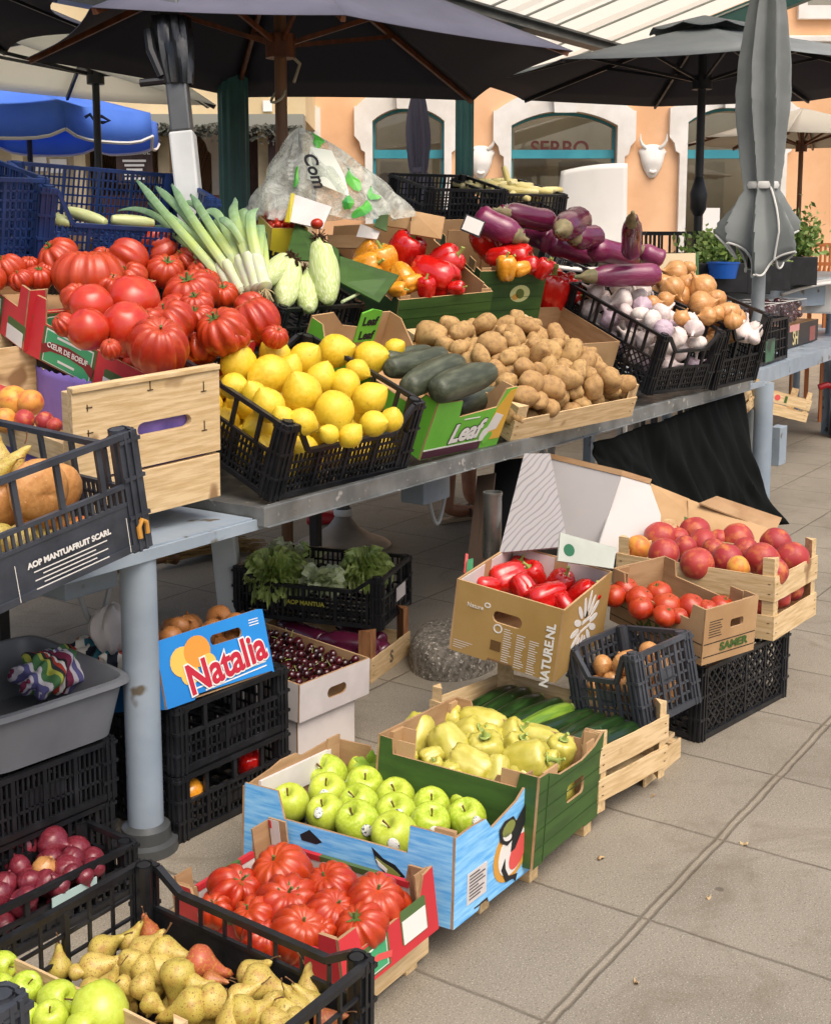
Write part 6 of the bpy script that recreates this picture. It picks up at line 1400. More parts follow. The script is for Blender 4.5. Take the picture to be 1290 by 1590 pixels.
for a1, a2, w1, w2, rr, mi, lab in ((z_(930, 280), z_(640, 150), .42, .44, .115, 0, 'glossy purple aubergine at the left end of the heap'),
        (z_(790, 110), z_(1110, 180), .48, .46, .10, 1, 'dark aubergine lying along the back of the heap'), (y_(40, 230), y_(165, 160), .52, .50, .125, 1, 'round dark aubergine seen from its pale stem end'),
        (z_(960, 240), z_(1110, 310), .36, .36, .10, 2, 'wine red aubergine between the left one and the crate rim'), (z_(1020, 220), z_(1170, 270), .38, .38, .09, 2, 'pinkish striped aubergine in the middle of the heap'),
        (y_(270, 400), y_(-30, 300), .32, .36, .105, 2, 'dull mauve aubergine with a scarred skin near the crate rim'), (y_(540, 420), y_(250, 340), .37, .42, .105, 0, 'bright magenta aubergine in the middle of the crate'),
        (y_(190, 520), y_(660, 505), .30, .38, .10, 0, 'long magenta aubergine on the crate rim pointing at the onions'), (y_(480, 380), y_(490, 150), .44, .66, .085, 1, 'upright aubergine standing on its blunt end'),
        (y_(530, 350), y_(680, 420), .44, .42, .085, 2, 'grey lilac aubergine just left of the onions'), (y_(110, 280), y_(270, 270), .46, .46, .105, 1, 'short dark aubergine below the round one')):
    (aub(a1, a2, w1, w2, rr*1.02, mi, lab) if 'upright' in lab else aub(a2, a1, w2, w1, rr*1.02, mi, lab))

# two green cartons of peppers
def green_box(label, P, a, b, h, sticker):
    pl = [(0, 0), (b, 0), (b, h), (b-.05, h), (b-.06, h-.03), (.06, h-.03), (.05, h), (0, h)]
    r, W = carton('pepper_carton', label, 'carton', P, a, b, h, M_gprint, {'L': pl, 'R': [(0, 0), (b, 0), (b, h+.05), (b-.1, h+.05), (b-.13, h+.02), (.1, h+.005), (0, h)], 'B': rect(0, 0, a, h+.06)}, inner=M_kraft2)
    q = MB()
    for i in (1, 2, 3): q.bar(wallM('F', a, b) @ Vector((.003, h*i/4, .0006)), wallM('F', a, b) @ Vector((a-.003, h*i/4, .0006)), .0012, .003)
    q.build('printed_lines', mat('deep_green_print', S('#24400f'), .6), W['F'], smooth=False)
    for x0, y0, x1, y1 in ((.007, .08, .012, .14), (a-.012, .06, a-.0065, .14), (.03, b-.012, .09, b-.0065), (a-.1, b-.014, a-.03, b-.0075), (.0065, .0065, .05, .011), (a-.05, .0065, a-.008, .011)): MB().box(x0, y0, .01, x1, y1, h+.012).build('corner_tab', M_kraft2, r, smooth=False)
    if sticker:
        decal(W['F'], 'F', a, b, ell(a*.64, h*.56, .048, .04), mat('pale_yellow_print', S('#c9c98a'), .5)); decal(W['F'], 'F', a, b, ell(a*.64, h*.56, .02, .024, 14, .4), mat('dark_olive_print', S('#5c6a2c'), .5), .0022); decal(W['F'], 'F', a, b, ell(a*.58, h*.5, .016, .014), M_orange, .0022)
    return pose(*P)
P_P1 = (3.933, 2.80, 1.115, -25.8, 21.7, -3.7); P_P2 = (4.566, 2.841, 1.135, -32.4, 22.1, -.8)
MP1 = green_box('dark green carton of red and orange peppers behind the potatoes', P_P1, .42, .62, .164, False)
MP2 = green_box('dark green stickered carton of red peppers beside the aubergines', P_P2, .319, .44, .246, True)
def mk_big(red): return lambda p, r, it: (lambda o_: (child(o_, 'stem', PSTEM), o_)[1])(put(('red' if it[4] == 'r' else 'orange')+'_pepper', random.choice(PEPR if it[4] == 'r' else PEPO), p, r*1.02, axis_rot(img_dir(it[3], .4)), (1, 1, 1.12)))
p1 = fruit_px(MP1, .19, zz([(195, 370, 115, 60, 'r'), (385, 520, 130, 330, 'r'), (445, 435, 105, 30, 'r'), (60, 430, 95, 100, 'o'), (185, 520, 75, 300, 'o'), (235, 560, 60, 200, 'o'), (-30, 390, 85, 40, 'o'), (-40, 450, 80, 10, 'o'), (520, 590, 45, 0, 'r'), (150, 600, 50, 0, 'o'), (330, 590, 60, 90, 'r')], 580, 300, 4.03), mk_big(1))
rank_labels(p1, lambda o_: 'large red pepper' if o_.name.startswith('red') else 'orange pepper', 'in the green carton behind the potatoes', 'peppers in the left green carton', 'pepper', 3)
p2 = fruit_px(MP2, .27, zz([(700, 310, 92, 120, 'r'), (885, 395, 92, 350, 'r'), (830, 465, 68, 90, 'o'), (920, 470, 50, 200, 'o'), (1060, 470, 58, 60, 'r'), (970, 450, 60, 0, 'r'), (790, 400, 70, 0, 'r')], 580, 300, 4.03), mk_big(1))
rank_labels(p2, lambda o_: 'red pepper' if o_.name.startswith('red') else 'yellow pepper', 'in the stickered green carton', 'peppers in the stickered carton', 'pepper', 2)
# loose red peppers in a small kraft box between the carton and the garlic
P_K = (4.75, 2.50, .93, -20, 20, 0); carton('small_carton', 'small brown carton wedged between the stickered carton and the garlic', 'carton', P_K, .30, .40, .13, M_kraft2)
MK = pose(*P_K)
p3 = fruit_px(MK, .17, zz([(1110, 620, 120, 80, 'r'), (1215, 580, 75, 30, 'r'), (1120, 520, 55, 60, 'r'), (1090, 470, 50, 60, 'r'), (1240, 640, 60, 0, 'r'), (1160, 560, 60, 200, 'r')], 580, 300, 4.03), mk_big(1))
rank_labels(p3, 'red pepper', 'between the stickered carton and garlic', 'peppers beside the garlic', 'pepper', 2)

# corn in a black crate with a green carton lid
P_CO = (3.316, 2.897, 1.083, -5.6, 21.7, -.2); a, b, h = .425, .55, .189
plastic_crate('plastic_crate', 'black crate of corn cobs between the leeks and peppers', 'crate', P_CO, a, b, h, win='F', label_bar=False)
MCo = pose(*P_CO)
m, n, l, b_ = nt('corn_husk'); tc = n.new('ShaderNodeTexCoord'); mp = n.new('ShaderNodeMapping'); mp.inputs['Scale'].default_value = (34, 34, .25); l.new(tc.outputs['Object'], mp.inputs[0])
nz = noise(n, l, mp.outputs[0], 1.2, 4); oi = n.new('ShaderNodeObjectInfo'); cA = mixrgb(n, l, oi.outputs['Random'], S('#b4c47c'), S('#9db458')); cc = mixrgb(n, l, ramp(n, l, nz, [(.42, G0), (.65, G1)]), cA, S('#d3d9b0'))
l.new(cc, b_.inputs[0]); b_.inputs['Roughness'].default_value = .55; M_husk = m
M_silk = mat('corn_silk', S('#4a3020'), .8)
def corn(seed):
    q = MB(); rg = random.Random(seed)
    pr = smooth_prof([(0, 1.0), (.03, .98), (.06, .82), (.12, .55), (.19, .2), (.23, -.2), (.21, -.6), (.14, -.88), (.07, -1), (0, -1.02)], 26)
    fn, nu, n_ = rev(pr, 44, .02, lambda p, t: .010*math.cos(17*p+2*math.sin(t*5))+.03*math.cos(3*p+seed), .04, seed); q.ball(fn, nu, n_)
    for i in range(4):   # loose husk leaves
        t0 = 6.28*i/4+rg.random(); L_ = rg.uniform(1.2, 1.75); cu = rg.uniform(.0, .12)
        def lf(u, v):
            z = -.9+L_*v; w_ = .7*math.sin(min(1, v*1.1+.12)*math.pi*.9)+.08; x = (u-.5)*w_; r_ = (.05+.2*math.sin(min(1, (z+1)/2*1.02)*math.pi)**.7)+.015+cu*max(0, v-.6)**2*3
            return Vector((r_*math.cos(t0+x/.25*.9), r_*math.sin(t0+x/.25*.9), z))
        q.grid(lf, 8, 12)
    return q.mesh('corn_cob', M_husk, True, 0)
CORN = [corn(i) for i in range(3)]
q = MB(); rg = random.Random(2)
for i in range(50):
    d_ = Vector((rg.uniform(-1, 1), rg.uniform(-1, 1), rg.uniform(-.2, 1)))*.16; q.tube([(0, 0, .92), Vector((0, 0, .95))+d_*.6, Vector((0, 0, .93))+d_+Vector((0, 0, rg.uniform(-.1, .05)))], .012, 4)
SILK = q.mesh('silk', M_silk, False)
z2 = lambda x, y: (320+x/4.03, 300+y/4.03)
for i, (A_, B_, w_, sc_, lab) in enumerate(((z2(775, 690), z2(705, 270), .21, 1.0, 'tall pale green corn cob leaning at the right of the corn crate'), (z2(640, 740), z2(622, 480), .2, .75, 'short corn cob in the middle of the corn crate'),
        (z2(480, 700), z2(535, 400), .22, .95, 'pale whitish corn cob at the left front of the corn crate'), (z2(360, 560), z2(520, 395), .2, .7, 'green corn cob lying behind the pale one next to the leeks')  )):
    p, q_ = on_plane(MCo, w_, *A_), on_plane(MCo, w_, *B_); L_ = (q_-p).length
    p, q_ = PD(*A_, 4.42-.03*i), PD(*B_, 4.55); L_ = (q_-p).length; rr = (.048, .041, .047, .037)[i]/.235
    o_ = put('corn_cob', CORN[i % 3], (p+q_)/2, 1, axis_rot(q_-p, i*2.), (rr, rr, L_/2)); child(o_, 'silk', SILK); tag(o_, lab, 'corn', 'corn cobs in the black crate')
pA = [on_plane(MCo, .235, *z2(*v)) for v in ((850, 680), (930, 640), (1010, 590), (1085, 520), (1060, 470), (980, 430), (850, 420))]
o_ = MB().tube(pA, .006, 6).build('fibre_string', mat('pale_green_fibre', S('#a9b88a'), .6)); tag(o_, 'pale green husk string lying over the corn and green carton', 'string')
gl = thing('green_carton', 'folded dark green carton standing behind the corn cobs', 'carton', (0, 0, 0))
def bq(name, pts, m_, par, Z): return quad_board(name, [PD(x, y, z_) for (x, y), z_ in zip(pts, Z)], m_, par)
bq('panel', [z2(500, 420), z2(690, 430), z2(680, 270), z2(560, 190)], M_gprint, gl, [4.75, 4.7, 4.85, 4.9])
bq('panel', [z2(830, 560), z2(1080, 690), z2(1205, 520), z2(835, 400)], M_gprint, gl, [4.55, 4.5, 4.6, 4.7])
bq('panel', [z2(700, 420), z2(835, 470), z2(830, 360), z2(740, 300)], M_gprint, gl, [4.7, 4.65, 4.78, 4.82])

# tomatoes: two red cartons
P_T3 = (2.446, 2.578, .997, 2.9, 17.9, -1.9); P_T5 = (2.406, 3.075, 1.168, -9, 19.1, -1.2)
_, MT3 = red_box('tomato_carton', 'red carton with green label heaped with ribbed tomatoes on the table', P_T3, .40, .541, .187, 'L')
_, MT5 = red_box('tomato_carton', 'red carton of ribbed tomatoes at the left edge behind the labelled one', P_T5, .44, .437, .191, 'FL')
# T3's front carries on under the lemons
TT = zz([(560, 355, 190, 'x'), (365, 235, 120), (785, 265, 140, 'x'), (830, 365, 95), (1000, 185, 120, 'x'), (1035, 330, 112), (1180, 265, 100), (1195, 470, 155), (840, 510, 150, 'r'), (570, 530, 120, 'r'), (550, 690, 118, 'r'), (790, 690, 142, 'r'), (1075, 640, 135), (1000, 800, 172), (405, 660, 70), (690, 815, 62), (640, 235, 60), (1270, 330, 90), (480, 490, 90), (930, 640, 80), (700, 420, 90), (1240, 620, 90)], 0, 340, 4.03)
TT += zz([(110, 640, 90), (95, 865, 155), (310, 800, 140, 'x'), (270, 720, 100, 'x'), (430, 900, 75), (-60, 700, 100), (200, 900, 80), (0, 560, 90)], 320, 300, 4.03)
tt = fruit_px(MT3, .235, TT, mk_beef(.55))
rank_labels(tt, lambda o_: 'smooth red tomato' if o_.name.startswith('plum') else 'ribbed red tomato', 'of the table heap', 'tomatoes heaped on the table', 'tomato', 6)
uf = pack(MT3, 26, .06, .0, .0, .40, .54, .03, .2, BEEF, 'ribbed_tomato', 7)
for o_ in uf: tag(o_, 'red tomato in the gaps of the table heap in the labelled carton', 'tomato', 'tomatoes under the heap')
t5 = fruit_px(MT5, .17, zz([(45, 320, 100), (245, 370, 85), (130, 385, 70), (-60, 380, 90), (180, 290, 60), (310, 330, 80)], 0, 340, 4.03), mk_beef(.8))
rank_labels(t5, 'ribbed tomato', 'in the carton at the left edge', 'tomatoes in the left carton', 'tomato', 2)

# wooden box of peaches with purple paper, and the black crate with squash in front
P_WD = (1.926, 2.29, .81, -9, 4.9, -3.5); a, b, h = .424, .90, .339
wd = thing('wooden_box', 'wooden box lined with purple paper and holding peaches', 'box', pose(*P_WD))
Wm = wallM('F', a, b)
link('end_panel', plate_mesh('end_panel', rect(0, h*.37, a, h), [rrect(.175, h*.60, .335, h*.70, .018)], .018, (M_woodx, M_woodx), Wm), wd)
MB().box(.001, .001, .0, a-.001, .017, h*.345).build('end_panel', M_woodx, wd, smooth=False, bevel=.002)
MB().box(.0, -.006, h-.001, a, .019, h+.012).build('top_rail', M_woodx, wd, smooth=False, bevel=.002)
for x0, x1 in ((.0, .03), (a-.03, a)): MB().box(x0+.0005, .0185, 0, x1-.0005, .046, h-.002).build('corner_post', M_wood2 if 0 else M_wood, wd, smooth=False, bevel=.002)
for x0, x1, hs in ((0, .008, .62), (a-.008, a, .58)):
    for z0, z1 in ((.01, h*.36), (h*.44, h*hs)): MB().box(x0+.0006, .047, z0, x1-.0006, b, z1).build('side_panel', M_wood, wd, smooth=False, bevel=.0015)
MB().box(0, b+.001, 0, a, b+.012, h*.8).build('side_panel', M_woodx, wd, smooth=False); MB().box(.001, .02, .001, a-.001, b-.001, .008).build('base', M_woodx, wd, smooth=False)
M_purp = mat('purple_paper', S('#7c68b4'), .75, c2=S('#6a56a0'), sc=7, bump=.2, bsc=30)
def pap(u, v):
    x = a-.012-.014*v*math.sin(u*9)**2; return Vector((x, .05+(b-.07)*u, h*.1+(h*.52)*v+.004*math.sin(u*140)*(v > .95)))
pq = MB(); pq.grid(pap, 60, 8); pq.grid(lambda u, v: Vector((.02+(a-.03)*u, .026+.004*math.sin(u*30), h*.2+h*.56*v)), 30, 6); pq.grid(lambda u, v: Vector((.012, .03+(b-.05)*u, h*.1+(h*.48)*v)), 20, 4); po_ = pq.build('paper_liner', M_purp, wd); po_.modifiers.new('t', 'SOLIDIFY').thickness = .0015
for x, z, vert in ((.045, h*.88, 0), (.215, h*.93, 1), (.045, h*.70, 0), (.06, .06, 1), (a-.05, h*.85, 1), (a-.05, h*.55, 1)):
    q = MB(); q.bar(Wm @ Vector((x-.008, z, .001)), Wm @ Vector((x+.008, z, .001)), .002, .002)
    if vert: q.bar(Wm @ Vector((x, z-.001, .0012)), Wm @ Vector((x, z+.025, .0012)), .002, .002)
    else: q.bar(Wm @ Vector((x-.005, z-.008, .001)), Wm @ Vector((x-.005, z+.008, .001)), .002, .002)
    q.build('staple', M_staple, wd, smooth=False)
MWd = pose(*P_WD)
def mk_p2(p, r, it): return put('peach', random.choice(PEACHY if it[3] == 'y' else PEACH), p, r, axis_rot(img_dir(random.random()*360, .4)))
pe = fruit_px(MWd, h*.66, zz([(190, 1150, 85, 'y'), (85, 1140, 100, 'y'), (280, 1265, 62, 'r'), (-20, 1120, 90, 'r'), (150, 1260, 70, 'r'), (340, 1290, 50, 'r'), (30, 1260, 80, 'y')], 0, 340, 4.03), mk_p2)
rank_labels(pe, lambda o_: 'yellow flushed peach' if o_.data is PEACHY[0] else 'red peach', 'against the purple paper', 'peaches in the paper lined box', 'peach', 2)
P_WE = (1.62, 2.86, .93, -8, 8, 0)
p = PY(29, 514, 3.22); hW = p.z-.778
M_ = pose(p.x-.36, 3.22, .778, -3, 0)
wood_crate('wooden_crate', 'plain wooden crate corner at the left edge under the red carton', 'crate', M_, .36, .3, hW, {k_: [(.0, hW*.3), (hW*.34, hW*.64), (hW*.68, hW)] for k_ in 'FLRB'}, posth=.0)
P_SQ = (1.336, 1.972, .764, -3.1, 2.2, -9.6); a, b, h = .507, .78, .263
sq = plastic_crate('plastic_crate', 'charcoal crate of butternut squash with a printed panel, on the table', 'crate', P_SQ, a, b, h, m=mat('slate_plastic', S('#2c3038'), .42, c2=S('#3c4048'), sc=10, rvar=.1, bump=.1, bsc=150), win='FRB', solid='F', cell=(.016, .03), dips={'B': .04, 'R': .045}, pw=.05)
fp = [c for c in sq.children if c.name.startswith('side_panel')][0]
Wm = wallM('F', a, b)
for tx, s0, t0, sz, bo in (('AOP MANTUAFRUIT SCARL', .30, .072, .0165, .0007),): link('printed_text', text_mesh(tx, sz, M_inkw, off(Wm, s0, t0, .0035), bold=bo), fp)
q = MB()
for i in range(5): q.add([Wm @ Vector(v) for v in ((.21+.02*(i % 2), .055-.009*i, .0032), (.39-.03*(i % 2), .055-.009*i, .0032), (.39-.03*(i % 2), .0575-.009*i, .0032), (.21+.02*(i % 2), .0575-.009*i, .0032))], [(0, 1, 2, 3)])
for s0 in (.17, .445): q.add([Wm @ Vector(v) for v in ((s0, .008, .0032), (s0+.0015, .008, .0032), (s0+.0015, .085, .0032), (s0, .085, .0032))], [(0, 1, 2, 3)])
q.build('printed_lines', M_inkw, fp, smooth=False)
q = MB(); q.tube([Wm @ Vector((s_, t_, .004)) for s_, t_ in ((.474, .03), (.474, .055), (.484, .068), (.494, .06), (.494, .035))], .006, 8); q.build('gold_clip', mat('ochre_plastic', S('#c08a3a'), .4), sq)
MSq = pose(*P_SQ)
SQP = smooth_prof([(0, 1.25), (.2, 1.22), (.42, 1.0), (.46, .5), (.5, .1), (.78, -.3), (.9, -.62), (.7, -.95), (.3, -1.08), (0, -1.05)], 24)
SQ = [mk('butternut_squash', rev(SQP, 28, bd, None, .04, i), M_squash) for i, bd in enumerate((.06, -.08))]
z5 = lambda x, y: (x/4.03, 580+y/4.03)
for i, (A_, B_, w_, sc_, lab) in enumerate(((z5(330, 760), z5(20, 640), .16, .9, 'butternut squash lying across the middle of the charcoal crate'), (z5(420, 760), z5(220, 640), .13, .85, 'butternut squash at the right end of the charcoal crate'), (z5(120, 830), z5(-150, 760), .12, .9, 'butternut squash at the left edge of the charcoal crate'))):
    p, q_ = on_plane(MSq, w_, *A_), on_plane(MSq, w_, *B_); L_ = (q_-p).length; o_ = put('butternut_squash', SQ[i % 2], (p+q_)/2, L_/2.3*.82, axis_rot(q_-p)); tag(o_, lab, 'squash', 'squash in the charcoal crate')
sp_ = fruit_px(MSq, .20, zz([(85, 560, 80, 60), (-10, 510, 80, 90), (10, 600, 70, 30)], 0, 580, 4.03), mk_pear); rank_labels(sp_, 'yellow pear', 'behind the butternut squash', 'pears behind the squash', 'pear', 1)
lo = pack(MSq, 34, .04, .02, .02, a-.02, .42, .006, .1, [PEACHY[0], PEAR[0], PEAR[1], PEACH[0]], 'pear', 9)
for o_ in lo: o_.name = 'peach' if o_.data in (PEACHY[0], PEACH[0]) else 'pear'; tag(o_, f'{o_.name} glimpsed through the side mesh under the butternut squash', o_.name, 'fruit under the squash')

# blue crates at the back with pale courgettes
P_BA = (2.70, 3.36, 1.43, -24, 14, 3); a, b, h = .62, .45, .24
plastic_crate('plastic_crate', 'large navy blue crate with pale marrows at the back left', 'crate', P_BA, a, b, h, m=M_blue, dips={'F': .11}, cell=(.018, .03), label_bar=False, pw=.05)
MBa = pose(*P_BA)
p = PD(36, 287, 4.2); M_ = Matrix.Translation(p-Vector((.55, .0, .25))) @ Matrix.Rotation(rad(-12), 4, 'Z') @ Matrix.Rotation(rad(12), 4, 'X')
plastic_crate('plastic_crate', 'navy blue crate cut off by the left edge of the picture', 'crate', M_, .55, .4, .27, m=M_blue, cell=(.02, .03), label_bar=False)
PALE = long_mesh('marrow', mat('pale_marrow_skin', S('#b9bf8a'), .4, c2=S('#a3ab70'), sc=10, stretch=(5, 5, .6)), .035, .34, 3, .1, .7, .8)
for i, (A_, B_) in enumerate((((105, 326), (165, 345)), ((172, 340), (240, 346)), ((60, 335), (110, 345)))):
    p, q_ = on_plane(MBa, .13, *A_), on_plane(MBa, .13, *B_); o_ = put('marrow', PALE, (p+q_)/2, 1, axis_rot(q_-p), (.6, .6, (q_-p).length/.34)); tag(o_, ['pale marrow at the left in the navy crate', 'pale green marrow at the right in the navy crate', 'pale marrow in the far left corner of the navy crate'][i], 'marrow', 'marrows in the navy crate')
fb_ = pack(MBa, 26, .04, .02, .02, a-.02, b-.02, .02, .1, [POT[0]], 'marrow', 3)
for o_ in fb_: bpy.data.objects.remove(o_)

# sloping display shelf that carries the back rows
M_dkb = mat('dark_board', S('#2e2a26'), .8, c2=S('#3a342e'), sc=5)
sf = thing('display_shelf', 'dark sloping display shelf behind the table under the back row of crates', 'shelf', (0, 0, 0))
zs_ = lambda y: .962+(y-2.578)*.345
for x0, x1, y0, y1 in ((2.47, 6.1, 2.60, 3.56), (1.55, 2.46, 3.56, 3.95)):
    q = MB(); q.add([(x0, y0, zs_(y0)), (x1, y0, zs_(y0)), (x1, y1, zs_(y1)), (x0, y1, zs_(y1)), (x0, y0, zs_(y0)-.02), (x1, y0, zs_(y0)-.02), (x1, y1, zs_(y1)-.02), (x0, y1, zs_(y1)-.02)], [(0, 1, 2, 3), (7, 6, 5, 4), (0, 4, 5, 1), (1, 5, 6, 2), (2, 6, 7, 3), (3, 7, 4, 0)]); q.build('board', M_dkb, sf, smooth=False)
for x in (1.62, 2.6, 4.3, 6.0):
    for y in ((2.7, 3.5) if x > 2 else (3.6, 3.9)): MB().box(x-.02, y-.02, .777 if y < 3.3 else 0, x+.02, y+.02, zs_(y)-.022).build('leg', M_dkb, sf, smooth=False)
plastic_crate('plastic_crate', 'black crate standing beneath the large navy crate at the back', 'crate', (2.78, 3.42, 1.255, -24, 14, 3), .5, .34, .165, label_bar=False)

# leeks
M_lw = mat('leek_white', S('#c2c6ae'), .4, c2=S('#c0cc98'), sc=9, stretch=(8, 8, 1)); 
m, n, l, b_ = nt('leek_leaf'); at = n.new('ShaderNodeAttribute'); at.attribute_name = 'along'; tc = n.new('ShaderNodeTexCoord')
nz = noise(n, l, tc.outputs['Object'], 40, 4); c_ = ramp(n, l, at.outputs['Fac'], [(0, S('#ccd2a0')), (.3, S('#a6b962')), (.55, S('#7d9c66')), (1, S('#688a6c'))])
l.new(mixrgb(n, l, ramp(n, l, nz, [(.45, G0), (.7, (.5,)*3)]), c_, S('#9ab290')), b_.inputs[0]); b_.inputs['Roughness'].default_value = .42; M_leek = m
def leek(label, root, fork, tips, Zr, Zf, Zt, rr=.019, seed=0):
    rg = random.Random(seed); A_, B_ = PD(*root, Zr), PD(*fork, Zf)
    r = thing('leek', label, 'leek', A_, 'leeks lying behind the tomatoes'); ax = (B_-A_)
    q = MB(); q.tube([ax*t for t in (0, .06, .15, .5, .85, 1.0)], [rr*.5, rr*1.05, rr, rr*.95, rr, rr*.9], 16); q.build('shaft', M_lw, r)
    q = MB()
    for i in range(26):
        d_ = (-ax.normalized()*.03+Vector((rg.uniform(-1, 1), rg.uniform(-1, 1), rg.uniform(-1, 1)))*.022); q.tube([(0, 0, 0), d_*.6, d_+Vector((0, 0, -.006))], [.0022, .0018, .001], 4)
    q.build('roots', mat('dry_roots', S('#a3946c'), .8), r, smooth=False)
    for i, (tip, w_, sag) in enumerate(tips):
        T = PD(*tip, Zt+rg.uniform(-.1, .1))-A_; S_ = ax*.30; mid = (ax*1.05).lerp(T, .5)+UP*sag+ax.normalized()*.04
        sd0 = (T-S_).cross(VD).normalized()
        al = []
        def lf(u, v):
            p = S_*(1-v)**2+mid*2*v*(1-v)+T*v*v; d_ = ((mid-S_)*(1-v)+(T-mid)*v).normalized(); sd_ = d_.cross(VD).normalized(); nn = sd_.cross(d_)
            if nn.dot(VD) > 0: nn = -nn
            x = (u-.5)*2; ww = w_*(1-.12*v)*min(1, .75+v*2)*(1 if v < .80 else max(.12, (1-v)/.20)**.6); tw = .0
            al.append(v); p = p-UP*(.055 if i % 2 else .02)*max(0, (v-.55)/.45)**2+sd_*.02*(1 if i % 3 == 1 else -1)*max(0, (v-.6)/.4)**2; return p+sd_*x*ww+nn*(-abs(x)*ww*.45*(1-.8*v))+nn*.012*math.sin(v*5+i*2)+sd_*.010*math.sin(v*4+i*1.7)
        q = MB(); q.grid(lf, 6, 22); me = q.mesh('leaf', M_leek, True, 0)
        at_ = me.attributes.new('along', 'FLOAT', 'POINT'); at_.data.foreach_set('value', al)
        o_ = link('leaf', me, r); sd_ = o_.modifiers.new('t', 'SOLIDIFY'); sd_.thickness = .0025
t0 = lambda x, y: (x, y)
leek('leek with long leaves reaching furthest left', (366, 462), (340, 412), [((202, 278), .016, .02), ((188, 300), .013, .0), ((240, 285), .016, .03), ((232, 330), .012, .0)], 4.05, 4.15, 4.45, .02, 1)
leek('leek second from the left in the bunch', (378, 455), (352, 408), [((255, 283), .017, .03), ((285, 290), .017, .02), ((228, 310), .014, .0), ((300, 350), .012, .0)], 4.02, 4.12, 4.4, .02, 2)
leek('leek in the middle of the bunch with upright leaves', (392, 452), (372, 400), [((285, 300), .017, .03), ((312, 310), .017, .04), ((330, 330), .014, .0)], 4.0, 4.1, 4.35, .021, 3)
leek('short thick leek with a looping blue green leaf', (402, 450), (386, 396), [((352, 305), .02, .05), ((366, 316), .018, .07), ((340, 335), .015, .02)], 3.98, 4.06, 4.25, .024, 4)
leek('rightmost leek with broad leaves beside the corn', (412, 448), (398, 398), [((388, 312), .02, .04), ((400, 335), .018, .03), ((410, 360), .015, .02), ((372, 330), .016, .03)], 3.97, 4.05, 4.22, .024, 5)
# ---------------------------------------------------------------- back of the stall and people
# plastic produce bag
def bag(u, v):
    t = 2*math.pi*u; rr = 1-v**1.15; wv_ = 1+.10*math.sin(5*t+v*4)+.06*math.sin(11*t+9*v)+.05*math.sin(17*t-6*v)
    bx = (.32*math.cos(t), .16*math.sin(t)); k_ = rr**.8
    return Vector((0, 0, 0))+RT*(bx[0]*k_*wv_-.10*v*v)+VH*(bx[1]*k_*wv_)+Vector((0, 0, .36*v+.012*math.sin(7*t)*rr))
m, n, l, b_ = nt('clear_film'); b_.inputs['Base Color'].default_value = S('#dfe3d8'); b_.inputs['Roughness'].default_value = .22
tr = n.new('ShaderNodeBsdfTransparent'); tr.inputs[0].default_value = (.93, .95, .92, 1); ms = n.new('ShaderNodeMixShader'); tc = n.new('ShaderNodeTexCoord')
l.new(ramp(n, l, noise(n, l, tc.outputs['Object'], 9, 5, .65, 1), [(.4, (.22,)*3), (.62, (.66,)*3)]), ms.inputs[0]); l.new(tr.outputs[0], ms.inputs[1]); l.new(b_.outputs[0], ms.inputs[2])
bp = n.new('ShaderNodeBump'); bp.inputs['Strength'].default_value = .8; bp.inputs['Distance'].default_value = .02; l.new(noise(n, l, tc.outputs['Object'], 22, 4, .6, 1.5), bp.inputs['Height']); l.new(bp.outputs[0], b_.inputs['Normal'])
l.new(ms.outputs[0], [x for x in n if x.type == 'OUTPUT_MATERIAL'][0].inputs[0]); M_film = m
pb = PD(505, 338, 5.05); bg = thing('produce_bag', 'clear plastic produce bag with bright green print standing behind the corn', 'bag', pb)
MB().grid(bag, 90, 40, closed=True).build('film', M_film, bg)
M_brg = mat('bright_green_print', S('#5cb83c'), .4, c2=S('#3f9a4c'), sc=8)
def bagpt(px, py, push=.006): 
    # point on the front of the bag seen at this pixel
    v = min(.97, max(.02, (338-py)/ (338-225.))); x = ((px-505)/F*5.05+.10*v*v); k_ = max(.05, (1-v**1.15)**.8); c_ = max(-.95, min(.95, x/(.32*k_))); t = -math.acos(c_); return pb*0+bag((t/(2*math.pi)) % 1, v)-VH*push
for (cx_, cy_, rx_, ry_, ro_) in ((498, 242, 8, 11, .2), (463, 286, 6, 13, .1), (552, 290, 10, 15, -.5), (586, 309, 8, 10, .2), (560, 326, 15, 6, -.6), (540, 318, 7, 9, 0)):
    pts = [(x_+random.uniform(-1.5, 1.5), y_+random.uniform(-1.5, 1.5)) for x_, y_ in ell(cx_, cy_, rx_, ry_, 14, ro_)]
    c_ = sum((bagpt(*p) for p in pts), Vector())/len(pts); A_ = [bagpt(*p, .012) for p in pts]; q = MB(); q.add(A_+[c_-VH*.018], [(i, (i+1) % len(A_), len(A_)) for i in range(len(A_))]); q.build('printed_picture', M_brg, bg, smooth=False)
wp = [(485, 252), (520, 256), (540, 285), (540, 310), (500, 300), (478, 290)]
A_ = [bagpt(*p, .009) for p in wp]; c_ = sum(A_, Vector())/len(A_); MB().add(A_+[c_-VH*.008], [(i, (i+1) % 6, 6) for i in range(6)]).build('printed_picture', mat('pale_print', S('#d5dacb'), .5), bg, smooth=False)
tm = Matrix(((0, RT.x, -VH.x, 0), (0, RT.y, -VH.y, 0), (-1, 0, 0, 0), (0, 0, 0, 1)))
ex_ = (RT*.35-Vector((0, 0, 1))).normalized(); ey_ = (RT+Vector((0, 0, .35))).normalized(); tm = Matrix(((ex_.x, ey_.x, -VH.x, 0), (ex_.y, ey_.y, -VH.y, 0), (ex_.z, ey_.z, -VH.z, 0), (0, 0, 0, 1))); tm.translation = bagpt(492, 282, .03)
link('printed_text', text_mesh('Com', .07, M_ink, tm, bold=.002, shear=.3), bg)
